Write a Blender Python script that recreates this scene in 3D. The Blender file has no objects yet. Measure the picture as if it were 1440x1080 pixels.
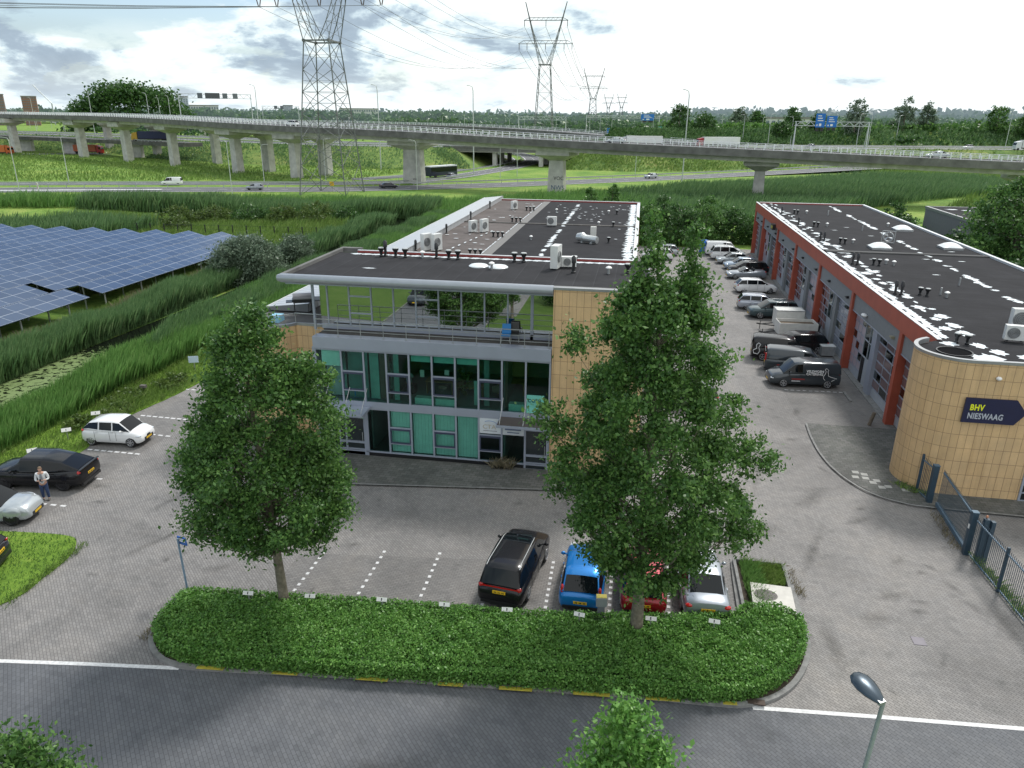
import bpy, bmesh, math, random
import numpy as np
from mathutils import Vector, Matrix
sc = bpy.context.scene
col = bpy.context.collection
rad = math.radians
rng = np.random.default_rng(7)
random.seed(7)

# ------------------------------------------------------------------ materials
def N(nt, t, **kw):
    n = nt.nodes.new(t)
    for k, v in kw.items():
        if k.startswith('i_'):
            n.inputs[k[2:].replace('_', ' ')].default_value = v
        else:
            setattr(n, k, v)
    return n

def newmat(name):
    m = bpy.data.materials.new(name); m.use_nodes = True
    nt = m.node_tree
    b = nt.nodes['Principled BSDF']
    return m, nt, b

def c4(c): return (c[0], c[1], c[2], 1.0)

def ramp(nt, fac, stops):
    r = nt.nodes.new('ShaderNodeValToRGB')
    e = r.color_ramp.elements
    e[0].position = stops[0][0]; e[0].color = c4(stops[0][1])
    e[1].position = stops[-1][0]; e[1].color = c4(stops[-1][1])
    for p, c in stops[1:-1]:
        x = e.new(p); x.color = c4(c)
    nt.links.new(fac, r.inputs[0])
    return r.outputs[0]

def noise(nt, scale, detail=4, rough=.55, vec=None, dist=0.0):
    n = N(nt, 'ShaderNodeTexNoise'); n.inputs['Scale'].default_value = scale
    n.inputs['Detail'].default_value = detail; n.inputs['Roughness'].default_value = rough
    n.inputs['Distortion'].default_value = dist
    if vec is None:
        tc = N(nt, 'ShaderNodeTexCoord'); vec = tc.outputs['Object']
    nt.links.new(vec, n.inputs['Vector'])
    return n.outputs['Fac']

def mixc(nt, fac, a, b, mode='MIX'):
    m = N(nt, 'ShaderNodeMix', data_type='RGBA', blend_type=mode)
    for s, v in ((0, fac), (6, a), (7, b)):
        if isinstance(v, (int, float)): m.inputs[s].default_value = v
        elif isinstance(v, tuple): m.inputs[s].default_value = c4(v)
        else: nt.links.new(v, m.inputs[s])
    return m.outputs[2]

def bump(nt, b, h, s=.3, d=.02):
    n = N(nt, 'ShaderNodeBump'); n.inputs['Strength'].default_value = s; n.inputs['Distance'].default_value = d
    nt.links.new(h, n.inputs['Height']); nt.links.new(n.outputs[0], b.inputs['Normal'])

def mat(name, c, rough=.6, metal=0.0, var=.18, scale=3.0, coat=0.0, emit=None, bmp=0.0, spec=None):
    m, nt, b = newmat(name)
    b.inputs['Roughness'].default_value = rough; b.inputs['Metallic'].default_value = metal
    if coat: b.inputs['Coat Weight'].default_value = coat; b.inputs['Coat Roughness'].default_value = .04
    if spec is not None: b.inputs['Specular IOR Level'].default_value = spec
    f = noise(nt, scale)
    lo = tuple(x * (1 - var) for x in c); hi = tuple(min(1, x * (1 + var)) for x in c)
    nt.links.new(ramp(nt, f, [(.3, lo), (.7, hi)]), b.inputs['Base Color'])
    if bmp: bump(nt, b, noise(nt, scale * 8), bmp, .01)
    if emit: b.inputs['Emission Color'].default_value = c4(emit); b.inputs['Emission Strength'].default_value = 1
    return m

def leafmat(name, stops, trans=.35, rough=.42):
    """random colour per leaf + large clump variation, translucent"""
    m, nt, b = newmat(name)
    g = N(nt, 'ShaderNodeNewGeometry')
    tc = N(nt, 'ShaderNodeTexCoord')
    f2 = noise(nt, 1.1, 4, vec=tc.outputs['Object'])
    ad = N(nt, 'ShaderNodeMath', operation='MULTIPLY_ADD')
    nt.links.new(g.outputs['Random Per Island'], ad.inputs[0]); ad.inputs[1].default_value = .58
    mm = N(nt, 'ShaderNodeMath', operation='MULTIPLY'); nt.links.new(f2, mm.inputs[0]); mm.inputs[1].default_value = .50
    nt.links.new(mm.outputs[0], ad.inputs[2])
    colr = ramp(nt, ad.outputs[0], stops)
    nt.links.new(colr, b.inputs['Base Color']); b.inputs['Roughness'].default_value = rough
    b.inputs['Specular IOR Level'].default_value = .38
    t = N(nt, 'ShaderNodeBsdfTranslucent'); nt.links.new(colr, t.inputs['Color'])
    mx = N(nt, 'ShaderNodeMixShader'); mx.inputs[0].default_value = trans
    nt.links.new(b.outputs[0], mx.inputs[1]); nt.links.new(t.outputs[0], mx.inputs[2])
    nt.links.new(mx.outputs[0], nt.nodes['Material Output'].inputs[0])
    return m

def paver(name, light, dark, mortar, bw=.24, bh=.12, rot=0.0, stain=.5):
    m, nt, b = newmat(name)
    tc = N(nt, 'ShaderNodeTexCoord')
    mp = N(nt, 'ShaderNodeMapping'); mp.inputs['Rotation'].default_value = (0, 0, rad(rot))
    # herringbone feel: shear rows with a slow triangle offset
    nt.links.new(tc.outputs['Object'], mp.inputs[0])
    br = N(nt, 'ShaderNodeTexBrick'); nt.links.new(mp.outputs[0], br.inputs['Vector'])
    br.inputs['Scale'].default_value = 1.0; br.inputs['Brick Width'].default_value = bw; br.inputs['Row Height'].default_value = bh
    br.inputs['Mortar Size'].default_value = .011; br.inputs['Mortar Smooth'].default_value = .5
    br.inputs['Color1'].default_value = c4(light); br.inputs['Color2'].default_value = c4(dark); br.inputs['Mortar'].default_value = c4(mortar)
    big = noise(nt, .16, 6, .6, dist=.6)
    med = noise(nt, 1.3, 5, .6)
    c1 = mixc(nt, 1.0, br.outputs['Color'], ramp(nt, big, [(.3, (1 - stain,) * 3), (.5, (1.0,) * 3), (.72, (1.18, 1.15, 1.1))]), 'MULTIPLY')
    c2 = mixc(nt, 1.0, c1, ramp(nt, med, [(.25, (.72, .73, .72)), (.45, (1.0,) * 3), (.8, (1.08, 1.06, 1.03))]), 'MULTIPLY')
    # sparse dark patches: dirt, moss, old oil
    vo = noise(nt, .55, 8, .7, dist=1.5)
    c3 = mixc(nt, ramp(nt, vo, [(.66, (0,) * 3), (.78, (.75,) * 3)]), c2, (.055, .056, .045))
    nt.links.new(c3, b.inputs['Base Color']); b.inputs['Roughness'].default_value = .78
    bump(nt, b, br.outputs['Fac'], .35, -.01)
    return m

def grassmat(name, stops, s1=.09, s2=1.6):
    m, nt, b = newmat(name)
    f1 = noise(nt, s1, 6, .62, dist=.8); f2 = noise(nt, s2, 6, .65)
    a = N(nt, 'ShaderNodeMath', operation='ADD'); nt.links.new(f1, a.inputs[0]); nt.links.new(f2, a.inputs[1])
    h = N(nt, 'ShaderNodeMath', operation='MULTIPLY'); nt.links.new(a.outputs[0], h.inputs[0]); h.inputs[1].default_value = .5
    nt.links.new(ramp(nt, h.outputs[0], stops), b.inputs['Base Color'])
    b.inputs['Roughness'].default_value = .9; b.inputs['Specular IOR Level'].default_value = .15
    bump(nt, b, noise(nt, 6, 6, .7), .9, .12)
    return m

def roofmat(name, c, spacing, axis, rot=0):
    """bitumen sheets with visible laps"""
    m, nt, b = newmat(name)
    tc = N(nt, 'ShaderNodeTexCoord'); sx = N(nt, 'ShaderNodeSeparateXYZ'); nt.links.new(tc.outputs['Object'], sx.inputs[0])
    d = N(nt, 'ShaderNodeMath', operation='DIVIDE'); nt.links.new(sx.outputs[axis], d.inputs[0]); d.inputs[1].default_value = spacing
    fr = N(nt, 'ShaderNodeMath', operation='FRACT'); nt.links.new(d.outputs[0], fr.inputs[0])
    line = ramp(nt, fr.outputs[0], [(0, (1.35,) * 3), (.045, (1.35,) * 3), (.06, (.9,) * 3), (.2, (1,) * 3), (1, (1.02,) * 3)])
    f = noise(nt, .5, 7, .65, dist=.5)
    base = ramp(nt, f, [(.3, tuple(x * .75 for x in c)), (.55, c), (.8, tuple(x * 1.35 for x in c))])
    c2 = mixc(nt, 1.0, base, line, 'MULTIPLY')
    nt.links.new(c2, b.inputs['Base Color']); b.inputs['Roughness'].default_value = .9; b.inputs['Specular IOR Level'].default_value = .12
    bump(nt, b, noise(nt, 30, 4), .2, .01)
    return m

def glassmat(name, tint, gloss=.25, rough=.02, alpha=1.0):
    """window glass: tinted see-through mixed with mirror reflection"""
    m, nt, b = newmat(name)
    t = N(nt, 'ShaderNodeBsdfTransparent'); t.inputs[0].default_value = c4(tint)
    g = N(nt, 'ShaderNodeBsdfGlossy'); g.inputs['Roughness'].default_value = rough; g.inputs['Color'].default_value = (.92, .96, .95, 1)
    lw = N(nt, 'ShaderNodeFresnel'); lw.inputs[0].default_value = 1.5 if gloss > .08 else 1.33
    ad = N(nt, 'ShaderNodeMath', operation='ADD'); nt.links.new(lw.outputs[0], ad.inputs[0]); ad.inputs[1].default_value = gloss; ad.use_clamp = True
    mx = N(nt, 'ShaderNodeMixShader'); nt.links.new(ad.outputs[0], mx.inputs[0]); nt.links.new(t.outputs[0], mx.inputs[1]); nt.links.new(g.outputs[0], mx.inputs[2])
    nt.links.new(mx.outputs[0], nt.nodes['Material Output'].inputs[0])
    return m

MT = {}
def simple(c, rough=.5, metal=0, **k):
    key = (tuple(c), rough, metal, tuple(sorted(k.items())))
    if key not in MT: MT[key] = mat('surface_%d' % len(MT), c, rough, metal, **{**dict(var=.08), **k})
    return MT[key]

m_conc = mat('concrete', (.48, .47, .45), .8, var=.22, scale=.6, bmp=.3)
m_concd = mat('dark_concrete', (.13, .13, .125), .85, var=.35, scale=.5, bmp=.3)
m_white = mat('white_paint', (.78, .78, .77), .5, var=.06)
m_galv = mat('galvanised_steel', (.42, .44, .45), .4, .6, var=.12)
m_steel = mat('pylon_steel', (.16, .17, .17), .55, .4, var=.3)
m_alu = mat('grey_aluminium', (.34, .375, .455), .38, .25, var=.05, scale=1)
m_aluD = mat('dark_blue_frame', (.055, .065, .11), .4, .1, var=.05)
m_black = mat('black_rubber', (.018, .018, .019), .7, var=.2)
m_dark = mat('black_plastic', (.02, .021, .023), .35, var=.1)
m_red = mat('red_oxide_paint', (.36, .078, .045), .55, var=.10, scale=1.2)
m_redD = mat('red_trim', (.28, .05, .045), .5, var=.1)
m_greyp = mat('grey_panel', (.20, .215, .225), .6, var=.06)
m_doorg = mat('sectional_door_grey', (.40, .43, .475), .45, .1, var=.07)
m_roofw = mat('white_roof_coating', (.60, .65, .68), .5, var=.10, scale=2)
m_bark = mat('bark', (.17, .15, .115), .9, var=.4, scale=6, bmp=.8)
m_kerb = mat('kerb_concrete', (.20, .20, .195), .85, var=.25, scale=4, bmp=.3)
m_yell = mat('yellow_paint', (.42, .36, .05), .55, var=.2, scale=6)
m_mark = mat('worn_white_marking', (.62, .62, .62), .7, var=.2, scale=9)
m_soil = mat('soil', (.07, .055, .04), .95, var=.4, scale=5, bmp=.6)
m_fence = mat('blue_green_fence_paint', (.035, .065, .095), .45, .1, var=.1)
m_steelbar = mat('gate_beam_paint', (.09, .15, .21), .4, .1, var=.1)
m_leafA = leafmat('maple_leaves', [(.0, (0.016, 0.045, 0.014)), (.3, (0.044, 0.113, 0.028)), (.6, (0.099, 0.211, 0.050)), (1, (0.205, 0.348, 0.088))], .35)
m_leafD = leafmat('dark_leaves', [(.0, (0.012, 0.037, 0.012)), (.3, (0.030, 0.082, 0.022)), (.6, (0.065, 0.145, 0.037)), (1, (0.128, 0.233, 0.063))], .3)
m_leafH = leafmat('hedge_leaves', [(.0, (0.035, 0.096, 0.020)), (.3, (0.080, 0.202, 0.039)), (.6, (0.144, 0.318, 0.064)), (1, (0.266, 0.466, 0.118))], .3)
m_leafW = leafmat('willow_leaves', [(.0, (0.053, 0.083, 0.053)), (.4, (0.105, 0.157, 0.100)), (.8, (0.185, 0.246, 0.168)), (1, (0.274, 0.326, 0.239))], .3)
m_leafY = leafmat('yellow_green_leaves', [(.0, (0.033, 0.068, 0.017)), (.4, (0.074, 0.126, 0.031)), (.8, (0.134, 0.195, 0.047)), (1, (0.203, 0.255, 0.072))], .35)
m_reed = leafmat('reed_blades', [(.0, (0.041, 0.092, 0.037)), (.35, (0.093, 0.185, 0.072)), (.7, (0.158, 0.272, 0.105)), (1, (0.282, 0.374, 0.185))], .3)
m_reedB = leafmat('bright_reed_blades', [(.0, (0.057, 0.135, 0.035)), (.35, (0.111, 0.241, 0.059)), (.7, (0.173, 0.329, 0.086)), (1, (0.290, 0.420, 0.150))], .35)
m_grassb = leafmat('grass_blades', [(.0, (0.075, 0.136, 0.031)), (.4, (0.137, 0.233, 0.050)), (.75, (0.207, 0.312, 0.077)), (1, (0.379, 0.396, 0.178))], .3)
m_seed = leafmat('pale_reed_plumes', [(.0, (0.118, 0.110, 0.066)), (.5, (0.216, 0.190, 0.121)), (1, (0.334, 0.291, 0.204))], .3)
m_fieldg = grassmat('field_grass', [(.3, (0.061, 0.128, 0.030)), (.43, (0.108, 0.207, 0.041)), (.52, (0.176, 0.281, 0.054)), (.6, (0.284, 0.342, 0.090)), (.72, (0.121, 0.207, 0.048))])
m_lawn = grassmat('lawn_grass', [(.3, (0.083, 0.156, 0.024)), (.5, (0.150, 0.260, 0.036)), (.7, (0.255, 0.351, 0.066))], .3, 4)
m_slawn = grassmat('south_grass', [(.3, (.05, .095, .02)), (.5, (.085, .15, .03)), (.7, (.13, .18, .05))], .3, 4)
m_bank = grassmat('bank_grass', [(.34, (0.049, 0.106, 0.034)), (.44, (0.105, 0.181, 0.046)), (.53, (0.168, 0.237, 0.058)), (.64, (0.280, 0.275, 0.108))], .06, .8)
m_pave = paver('light_grey_pavers', (.245, .235, .228), (.192, .184, .179), (.108, .104, .100), .21, .105, 45, .28)
m_bay = paver('bay_pavers', (.212, .204, .198), (.168, .161, .157), (.09, .087, .083), .21, .105, 0, .30)
m_street = paver('dark_street_pavers', (.122, .128, .140), (.098, .103, .114), (.062, .065, .072), .24, .12, 48, .3)
m_apron = paver('mossy_apron_pavers', (.135, .135, .128), (.085, .09, .082), (.035, .038, .03), .34, .24, 2, .45)
m_road = mat('asphalt', (.115, .118, .125), .85, var=.12, scale=.4)
m_solar = None

# ------------------------------------------------------------------ mesh builder
class MB:
    def __init__(s): s.v = []; s.f = []; s.m = []; s.cur = 0; s.sm = False
    def mi(s, i): s.cur = i; return s
    def add(s, vs, fs):
        o = len(s.v); s.v += [tuple(p) for p in vs]
        s.f += [tuple(o + i for i in f) for f in fs]; s.m += [s.cur] * len(fs); return s
    def box(s, x0, x1, y0, y1, z0, z1, T=None):
        vs = [(x, y, z) for z in (z0, z1) for y in (y0, y1) for x in (x0, x1)]
        if T is not None: vs = [tuple(T @ Vector(p)) for p in vs]
        return s.add(vs, [(0, 2, 3, 1), (4, 5, 7, 6), (0, 1, 5, 4), (2, 6, 7, 3), (0, 4, 6, 2), (1, 3, 7, 5)])
    def bar(s, a, b, w, h=None, up=(0, 0, 1)):
        a = Vector(a); b = Vector(b); h = h or w; d = (b - a)
        if d.length < 1e-6: return s
        z = Vector(up); d.normalize(); x = d.cross(z)
        if x.length < 1e-3: x = d.cross(Vector((1, 0, 0)))
        x.normalize(); y = x.cross(d)
        q = [(-.5, -.5), (.5, -.5), (.5, .5), (-.5, .5)]
        vs = [a + x * i * w + y * j * h for i, j in q] + [b + x * i * w + y * j * h for i, j in q]
        return s.add(vs, [(0, 1, 2, 3), (7, 6, 5, 4), (0, 4, 5, 1), (1, 5, 6, 2), (2, 6, 7, 3), (3, 7, 4, 0)])
    def tube(s, pts, rs, n=8, caps=True):
        pts = [Vector(p) for p in pts]
        if not hasattr(rs, '__len__'): rs = [rs] * len(pts)
        rings = []; px = None
        for i, p in enumerate(pts):
            d = (pts[min(i + 1, len(pts) - 1)] - pts[max(i - 1, 0)]).normalized()
            if px is None: px = d.cross(Vector((0, 1, 0))) if abs(d.y) < .9 else d.cross(Vector((1, 0, 0)))
            px = (px - d * px.dot(d)).normalized(); py = d.cross(px)
            rings.append([p + (px * math.cos(2 * math.pi * k / n) + py * math.sin(2 * math.pi * k / n)) * rs[i] for k in range(n)])
        vs = [q for r in rings for q in r]; fs = []
        for i in range(len(pts) - 1):
            for k in range(n):
                a = i * n + k; b = i * n + (k + 1) % n
                fs.append((a, b, b + n, a + n))
        if caps: fs += [tuple(range(n))[::-1], tuple(range((len(pts) - 1) * n, len(pts) * n))]
        return s.add(vs, fs)
    def cyl(s, x, y, z0, z1, r, n=16, r2=None):
        return s.tube([(x, y, z0), (x, y, z1)], [r, r if r2 is None else r2], n)
    def lathe(s, x, y, prof, n=20):
        vs = [(x + r * math.cos(2 * math.pi * k / n), y + r * math.sin(2 * math.pi * k / n), z) for r, z in prof for k in range(n)]
        fs = [(i * n + k, i * n + (k + 1) % n, (i + 1) * n + (k + 1) % n, (i + 1) * n + k) for i in range(len(prof) - 1) for k in range(n)]
        return s.add(vs, fs)
    def poly(s, pts, z):
        return s.add([(x, y, z) for x, y in pts], [tuple(range(len(pts)))])
    def prism(s, pts, z0, z1):
        n = len(pts)
        a = sum(pts[i][0] * pts[(i + 1) % n][1] - pts[(i + 1) % n][0] * pts[i][1] for i in range(n))
        if a < 0: pts = pts[::-1]
        return s.add([(x, y, z0) for x, y in pts] + [(x, y, z1) for x, y in pts],
                     [tuple(range(n))[::-1], tuple(range(n, 2 * n))] + [(i, (i + 1) % n, n + (i + 1) % n, n + i) for i in range(n)])
    def ellip(s, c, r, n=12, T=None):
        vs = []; fs = []
        for i in range(n // 2 + 1):
            t = math.pi * i / (n // 2)
            for k in range(n):
                p = (2 * math.pi * k / n)
                q = Vector((c[0] + r[0] * math.sin(t) * math.cos(p), c[1] + r[1] * math.sin(t) * math.sin(p), c[2] + r[2] * math.cos(t)))
                vs.append(T @ q if T is not None else q)
        for i in range(n // 2):
            for k in range(n):
                a = i * n + k; b = i * n + (k + 1) % n
                fs.append((a, a + n, b + n, b))
        return s.add(vs, fs)
    def strip(s, pts, w, z=None):
        """flat ribbon along xy(z) polyline"""
        P = [Vector((p[0], p[1], p[2] if len(p) > 2 else z)) for p in pts]; vs = []
        for i, p in enumerate(P):
            d = P[min(i + 1, len(P) - 1)] - P[max(i - 1, 0)]; d.z = 0; d.normalize(); n = Vector((-d.y, d.x, 0))
            vs += [p - n * w / 2, p + n * w / 2]
        return s.add(vs, [(2 * i, 2 * i + 2, 2 * i + 3, 2 * i + 1) for i in range(len(P) - 1)])
    def build(s, name, mats, parent=None, smooth=False, ang=35):
        me = bpy.data.meshes.new(name); me.from_pydata(s.v, [], s.f)
        if not isinstance(mats, (list, tuple)): mats = [mats]
        for m in mats: me.materials.append(m)
        if len(mats) > 1: me.polygons.foreach_set('material_index', s.m)
        if smooth:
            me.polygons.foreach_set('use_smooth', [True] * len(me.polygons)); me.set_sharp_from_angle(angle=rad(ang))
        me.update()
        o = bpy.data.objects.new(name, me); col.objects.link(o)
        if parent is not None: o.parent = parent
        return o

def npmesh(name, V, F, material, parent=None):
    """V (n,3), F (m,k) constant face size"""
    me = bpy.data.meshes.new(name); n = len(V); m, k = F.shape
    me.vertices.add(n); me.vertices.foreach_set('co', V.astype(np.float32).ravel())
    me.loops.add(m * k); me.loops.foreach_set('vertex_index', F.astype(np.int32).ravel())
    me.polygons.add(m); me.polygons.foreach_set('loop_start', np.arange(0, m * k, k, dtype=np.int32))
    me.polygons.foreach_set('loop_total', np.full(m, k, dtype=np.int32))
    me.update(calc_edges=True); me.materials.append(material)
    o = bpy.data.objects.new(name, me); col.objects.link(o)
    if parent is not None: o.parent = parent
    return o

def tag(o, label=None, cat=None, group=None, kind=None):
    if label: o['label'] = label
    if cat: o['category'] = cat
    if group: o['group'] = group
    if kind: o['kind'] = kind
    return o

def empty(name, loc, rz=0.0, label=None, cat=None, group=None):
    o = bpy.data.objects.new(name, None); col.objects.link(o); o.location = loc; o.rotation_euler = (0, 0, rz)
    o.empty_display_size = .2
    return tag(o, label, cat, group)

def struct(name, mb, mats, smooth=False):
    return tag(mb.build(name, mats, None, smooth), kind='structure')

def copy_tree(o, parent=None):
    c = o.copy(); col.objects.link(c)
    if parent is not None: c.parent = parent
    for ch in list(o.children): copy_tree(ch, c)
    return c

def text_(body, size, parent, loc, rot, material, name='lettering', ext=.004, sx=1.0, align='LEFT', bold=0.0):
    cu = bpy.data.curves.new(name, 'FONT'); cu.body = body; cu.size = size; cu.extrude = ext; cu.align_x = align; cu.offset = bold
    cu.materials.append(material); cu.resolution_u = 3; cu.space_character = 1.0 + bold * 7
    o = bpy.data.objects.new(name, cu); col.objects.link(o); o.parent = parent; o.location = loc; o.rotation_euler = rot; o.scale = (sx, 1, 1)
    return o

def text(*a, **k):
    o = text_(*a, **k); me = bpy.data.meshes.new_from_object(o.evaluated_get(bpy.context.evaluated_depsgraph_get())); me.name = o.name
    n = bpy.data.objects.new(k.get('name', a[6] if False else 'lettering'), me); col.objects.link(n); n.parent = o.parent; n.location = o.location; n.rotation_euler = o.rotation_euler; n.scale = o.scale
    bpy.data.objects.remove(o); return n

# ------------------------------------------------------------------ foliage
def leaves(centres, size, flat=.0, jitter=.35, quad=True):
    """one small pointed leaf (4 verts) per centre, random orientation"""
    n = len(centres)
    a = rng.normal(size=(n, 3)); a[:, 2] *= (1 - flat); a /= np.linalg.norm(a, axis=1)[:, None] + 1e-9
    b = rng.normal(size=(n, 3)); b -= a * (a * b).sum(1)[:, None]; b /= np.linalg.norm(b, axis=1)[:, None] + 1e-9
    s = (size * (1 + jitter * rng.normal(size=n))).clip(size * .4, size * 2)[:, None]
    V = np.empty((n, 4, 3)); V[:, 0] = centres - a * s * .55; V[:, 1] = centres + b * s * .36 - a * s * .05
    V[:, 2] = centres + a * s * .6; V[:, 3] = centres - b * s * .36 - a * s * .05
    return V.reshape(-1, 3), np.arange(n * 4).reshape(n, 4)

def blades(xy, h, w, lean=.35, z0=0.0, wind=(0.15, 0.0), curve=True):
    """grass / reed blades, one tapering 2-segment blade per point"""
    n = len(xy); th = rng.uniform(0, 2 * np.pi, n); d = np.stack([np.cos(th), np.sin(th)], 1)
    h = np.broadcast_to(h, n) * rng.uniform(.65, 1.15, n); w = np.broadcast_to(w, n)
    ln = rng.normal(size=(n, 2)) * lean * h[:, None] * .5 + np.array(wind) * h[:, None]
    z = np.broadcast_to(z0, n)
    V = np.zeros((n, 4, 3))
    V[:, 0, :2] = xy - d * w[:, None] / 2; V[:, 0, 2] = z
    V[:, 1, :2] = xy + ln * .35 - d * w[:, None] * .3; V[:, 1, 2] = z + h * .6
    V[:, 2, :2] = xy + ln; V[:, 2, 2] = z + h
    V[:, 3, :2] = xy + d * w[:, None] / 2 + ln * .1; V[:, 3, 2] = z + h * .25
    return V.reshape(-1, 3), np.arange(n * 4).reshape(n, 4)

def scatter(poly, n):
    """uniform points in polygon"""
    P = np.array(poly, float); lo = P.min(0); hi = P.max(0); out = []; got = 0
    while got < n:
        q = rng.uniform(lo, hi, (n * 2, 2)); x, y = q[:, 0], q[:, 1]; ins = np.zeros(len(q), bool); j = len(P) - 1
        for i in range(len(P)):
            xi, yi = P[i]; xj, yj = P[j]
            c = ((yi > y) != (yj > y)) & (x < (xj - xi) * (y - yi) / (yj - yi + 1e-12) + xi)
            ins ^= c; j = i
        out.append(q[ins]); got += ins.sum()
    return np.concatenate(out)[:n]

def lumpy(xy, s, seed=0):
    """cheap smooth noise 0..1"""
    x = xy[:, 0] * s + seed * 1.7; y = xy[:, 1] * s - seed * .9
    return .5 + .22 * np.sin(x * 1.3 + 1.7 * np.sin(y * .9)) + .18 * np.sin(y * 2.1 + 1.3 * np.sin(x * 1.7 + 2)) + .10 * np.sin(x * 4.3 + y * 3.7)

def crown_points(prof, n_clump, per, clump_r, cx=0, cy=0, seed=0, lobes=.22, inner=.35, topbias=0.0, gapth=None):
    """prof: list of (z, radius); returns leaf centres clumped in an uneven shell"""
    r_ = np.random.default_rng(seed)
    prof = sorted(prof); zs = np.array([p[0] for p in prof])
    asym = len(prof[0]) == 3
    rs = np.array([(p[2] - p[1]) / 2 for p in prof]) if asym else np.array([p[1] for p in prof])
    oc = np.array([(p[2] + p[1]) / 2 for p in prof]) if asym else np.zeros(len(prof))
    zz = np.linspace(zs[0], zs[-1], 200); rr = np.interp(zz, zs, rs)
    w = rr + .15; w = w / w.sum()
    z = r_.choice(zz, n_clump, p=w) + r_.normal(size=n_clump) * .1
    th = r_.uniform(0, 2 * np.pi, n_clump)
    R = np.interp(z, zs, rs)
    lob = 1 + lobes * (np.sin(3 * th + z * 1.1 + seed) + .7 * np.sin(5 * th - z * 1.9 + seed * 2)) * .6
    u = np.sqrt(r_.uniform(inner ** 2, 1, n_clump))
    c = np.stack([cx + np.interp(z, zs, oc) + R * lob * u * np.cos(th), cy + R * lob * u * np.sin(th), z], 1)
    if gapth:                                   # pull clumps towards a few dozen boughs so that gaps open between them
        nb = gapth; ga = 2.399963 * np.arange(nb) + seed; gz = np.interp(np.linspace(.02, .98, nb), np.cumsum(w), zz)
        gr_ = np.interp(gz, zs, rs) * r_.uniform(.62, 1.04, nb); G = np.stack([cx + np.interp(gz, zs, oc) + gr_ * np.cos(ga), cy + gr_ * np.sin(ga), gz + r_.normal(size=nb) * .15], 1)
        k = np.argmin(((c[:, None] - G[None]) ** 2 * np.array([1, 1, 1.8])).sum(2), 1); pull = r_.uniform(.10, .60, n_clump)[:, None]
        c = c * (1 - pull) + G[k] * pull
    cr = clump_r * r_.uniform(.55, 1.25, n_clump)
    P = c[:, None, :] + r_.normal(size=(n_clump, per, 3)) * cr[:, None, None] * np.array([.55, .55, .38])
    return P.reshape(-1, 3), c

def tree(name, label, cat, loc, prof, n_clump, per, clump_r, leaf, mleaf, trunk_r, seed=0, group=None, limbs=60, lobes=.22, trunk_top=.9, extra=None, bark=None, inner=.35, bend=(0, 0), boughs=None):
    t = empty(name, (loc[0], loc[1], loc[2] if len(loc) > 2 else 0), 0, label, cat, group)
    P, c = crown_points(prof, n_clump, per, clump_r, seed=seed, lobes=lobes, inner=inner, gapth=boughs)
    if extra:
        for (ex, ey, eprof, en, ep) in extra:
            P2, c2 = crown_points(eprof, en, ep, clump_r * .8, ex, ey, seed + 11, lobes)
            P = np.concatenate([P, P2]); c = np.concatenate([c, c2])
    V, F = leaves(P, leaf)
    npmesh('crown', V, F, mleaf, t)
    prof = sorted(prof); zt = prof[-1][0]; mb = MB()
    tp = [(0, 0, -.1), (.02 + bend[0] * .2, bend[1] * .2, zt * .15), (bend[0] * .5, .03 + bend[1] * .5, zt * .4), (bend[0], bend[1], zt * .7), (bend[0], bend[1], zt * trunk_top)]
    mb.tube(tp, [trunk_r * 1.25, trunk_r, trunk_r * .75, trunk_r * .4, trunk_r * .12], 9)
    if limbs:
        r_ = np.random.default_rng(seed + 3)
        idx = []
        for i in r_.permutation(len(c)):
            if len(idx) < limbs and all((c[i][0] - c[j][0]) ** 2 + (c[i][1] - c[j][1]) ** 2 + (c[i][2] - c[j][2]) ** 2 > (zt * .052) ** 2 for j in idx): idx.append(i)
        for i in idx:
            p = c[i]; zb = max(prof[0][0] * .8, p[2] - .9 * math.hypot(p[0], p[1]) - .3); zb = min(zb, zt * .85)
            bx, by = bend[0] * min(1, zb / zt / .7), bend[1] * min(1, zb / zt / .7); q1, q2 = r_.normal(size=3) * .12, r_.normal(size=3) * .14
            mid = (bx + (p[0] - bx) * .38 + q1[0], by + (p[1] - by) * .38 + q1[1], zb + (p[2] - zb) * .22 + q1[2]); mid2 = (bx + (p[0] - bx) * .75 + q2[0], by + (p[1] - by) * .75 + q2[1], zb + (p[2] - zb) * .66 + q2[2])
            k = max(.25, 1 - zb / zt)
            mb.tube([(bx, by, zb), mid, mid2, (p[0], p[1], p[2])], [trunk_r * .38 * k, trunk_r * .24 * k, trunk_r * .12 * k, .008], 5, False)
    mb.build('trunk', bark or m_bark, t, True, 60)
    return t
# ================================================================== SETTING
def ribbon(A, B):
    mb = MB(); n = len(A)
    mb.add(list(A) + list(B), [(i, i + 1, n + i + 1, n + i) for i in range(n - 1)])
    return mb
def off(pl, d):
    """offset xy polyline sideways by d (left positive)"""
    out = []
    for i, p in enumerate(pl):
        a = Vector(pl[max(i - 1, 0)][:2]); b = Vector(pl[min(i + 1, len(pl) - 1)][:2]); t = (b - a).normalized()
        out.append((p[0] - t.y * d, p[1] + t.x * d, p[2] if len(p) > 2 else 0))
    return out
def smooth(pl, k=6):
    """Catmull-Rom resample"""
    P = [Vector(p) for p in pl]; out = []
    for i in range(len(P) - 1):
        p0 = P[max(i - 1, 0)]; p1 = P[i]; p2 = P[i + 1]; p3 = P[min(i + 2, len(P) - 1)]
        for j in range(k):
            t = j / k
            out.append(tuple(.5 * ((2 * p1) + (-p0 + p2) * t + (2 * p0 - 5 * p1 + 4 * p2 - p3) * t * t + (-p0 + 3 * p1 - 3 * p2 + p3) * t ** 3)))
    out.append(tuple(P[-1])); return out

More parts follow.
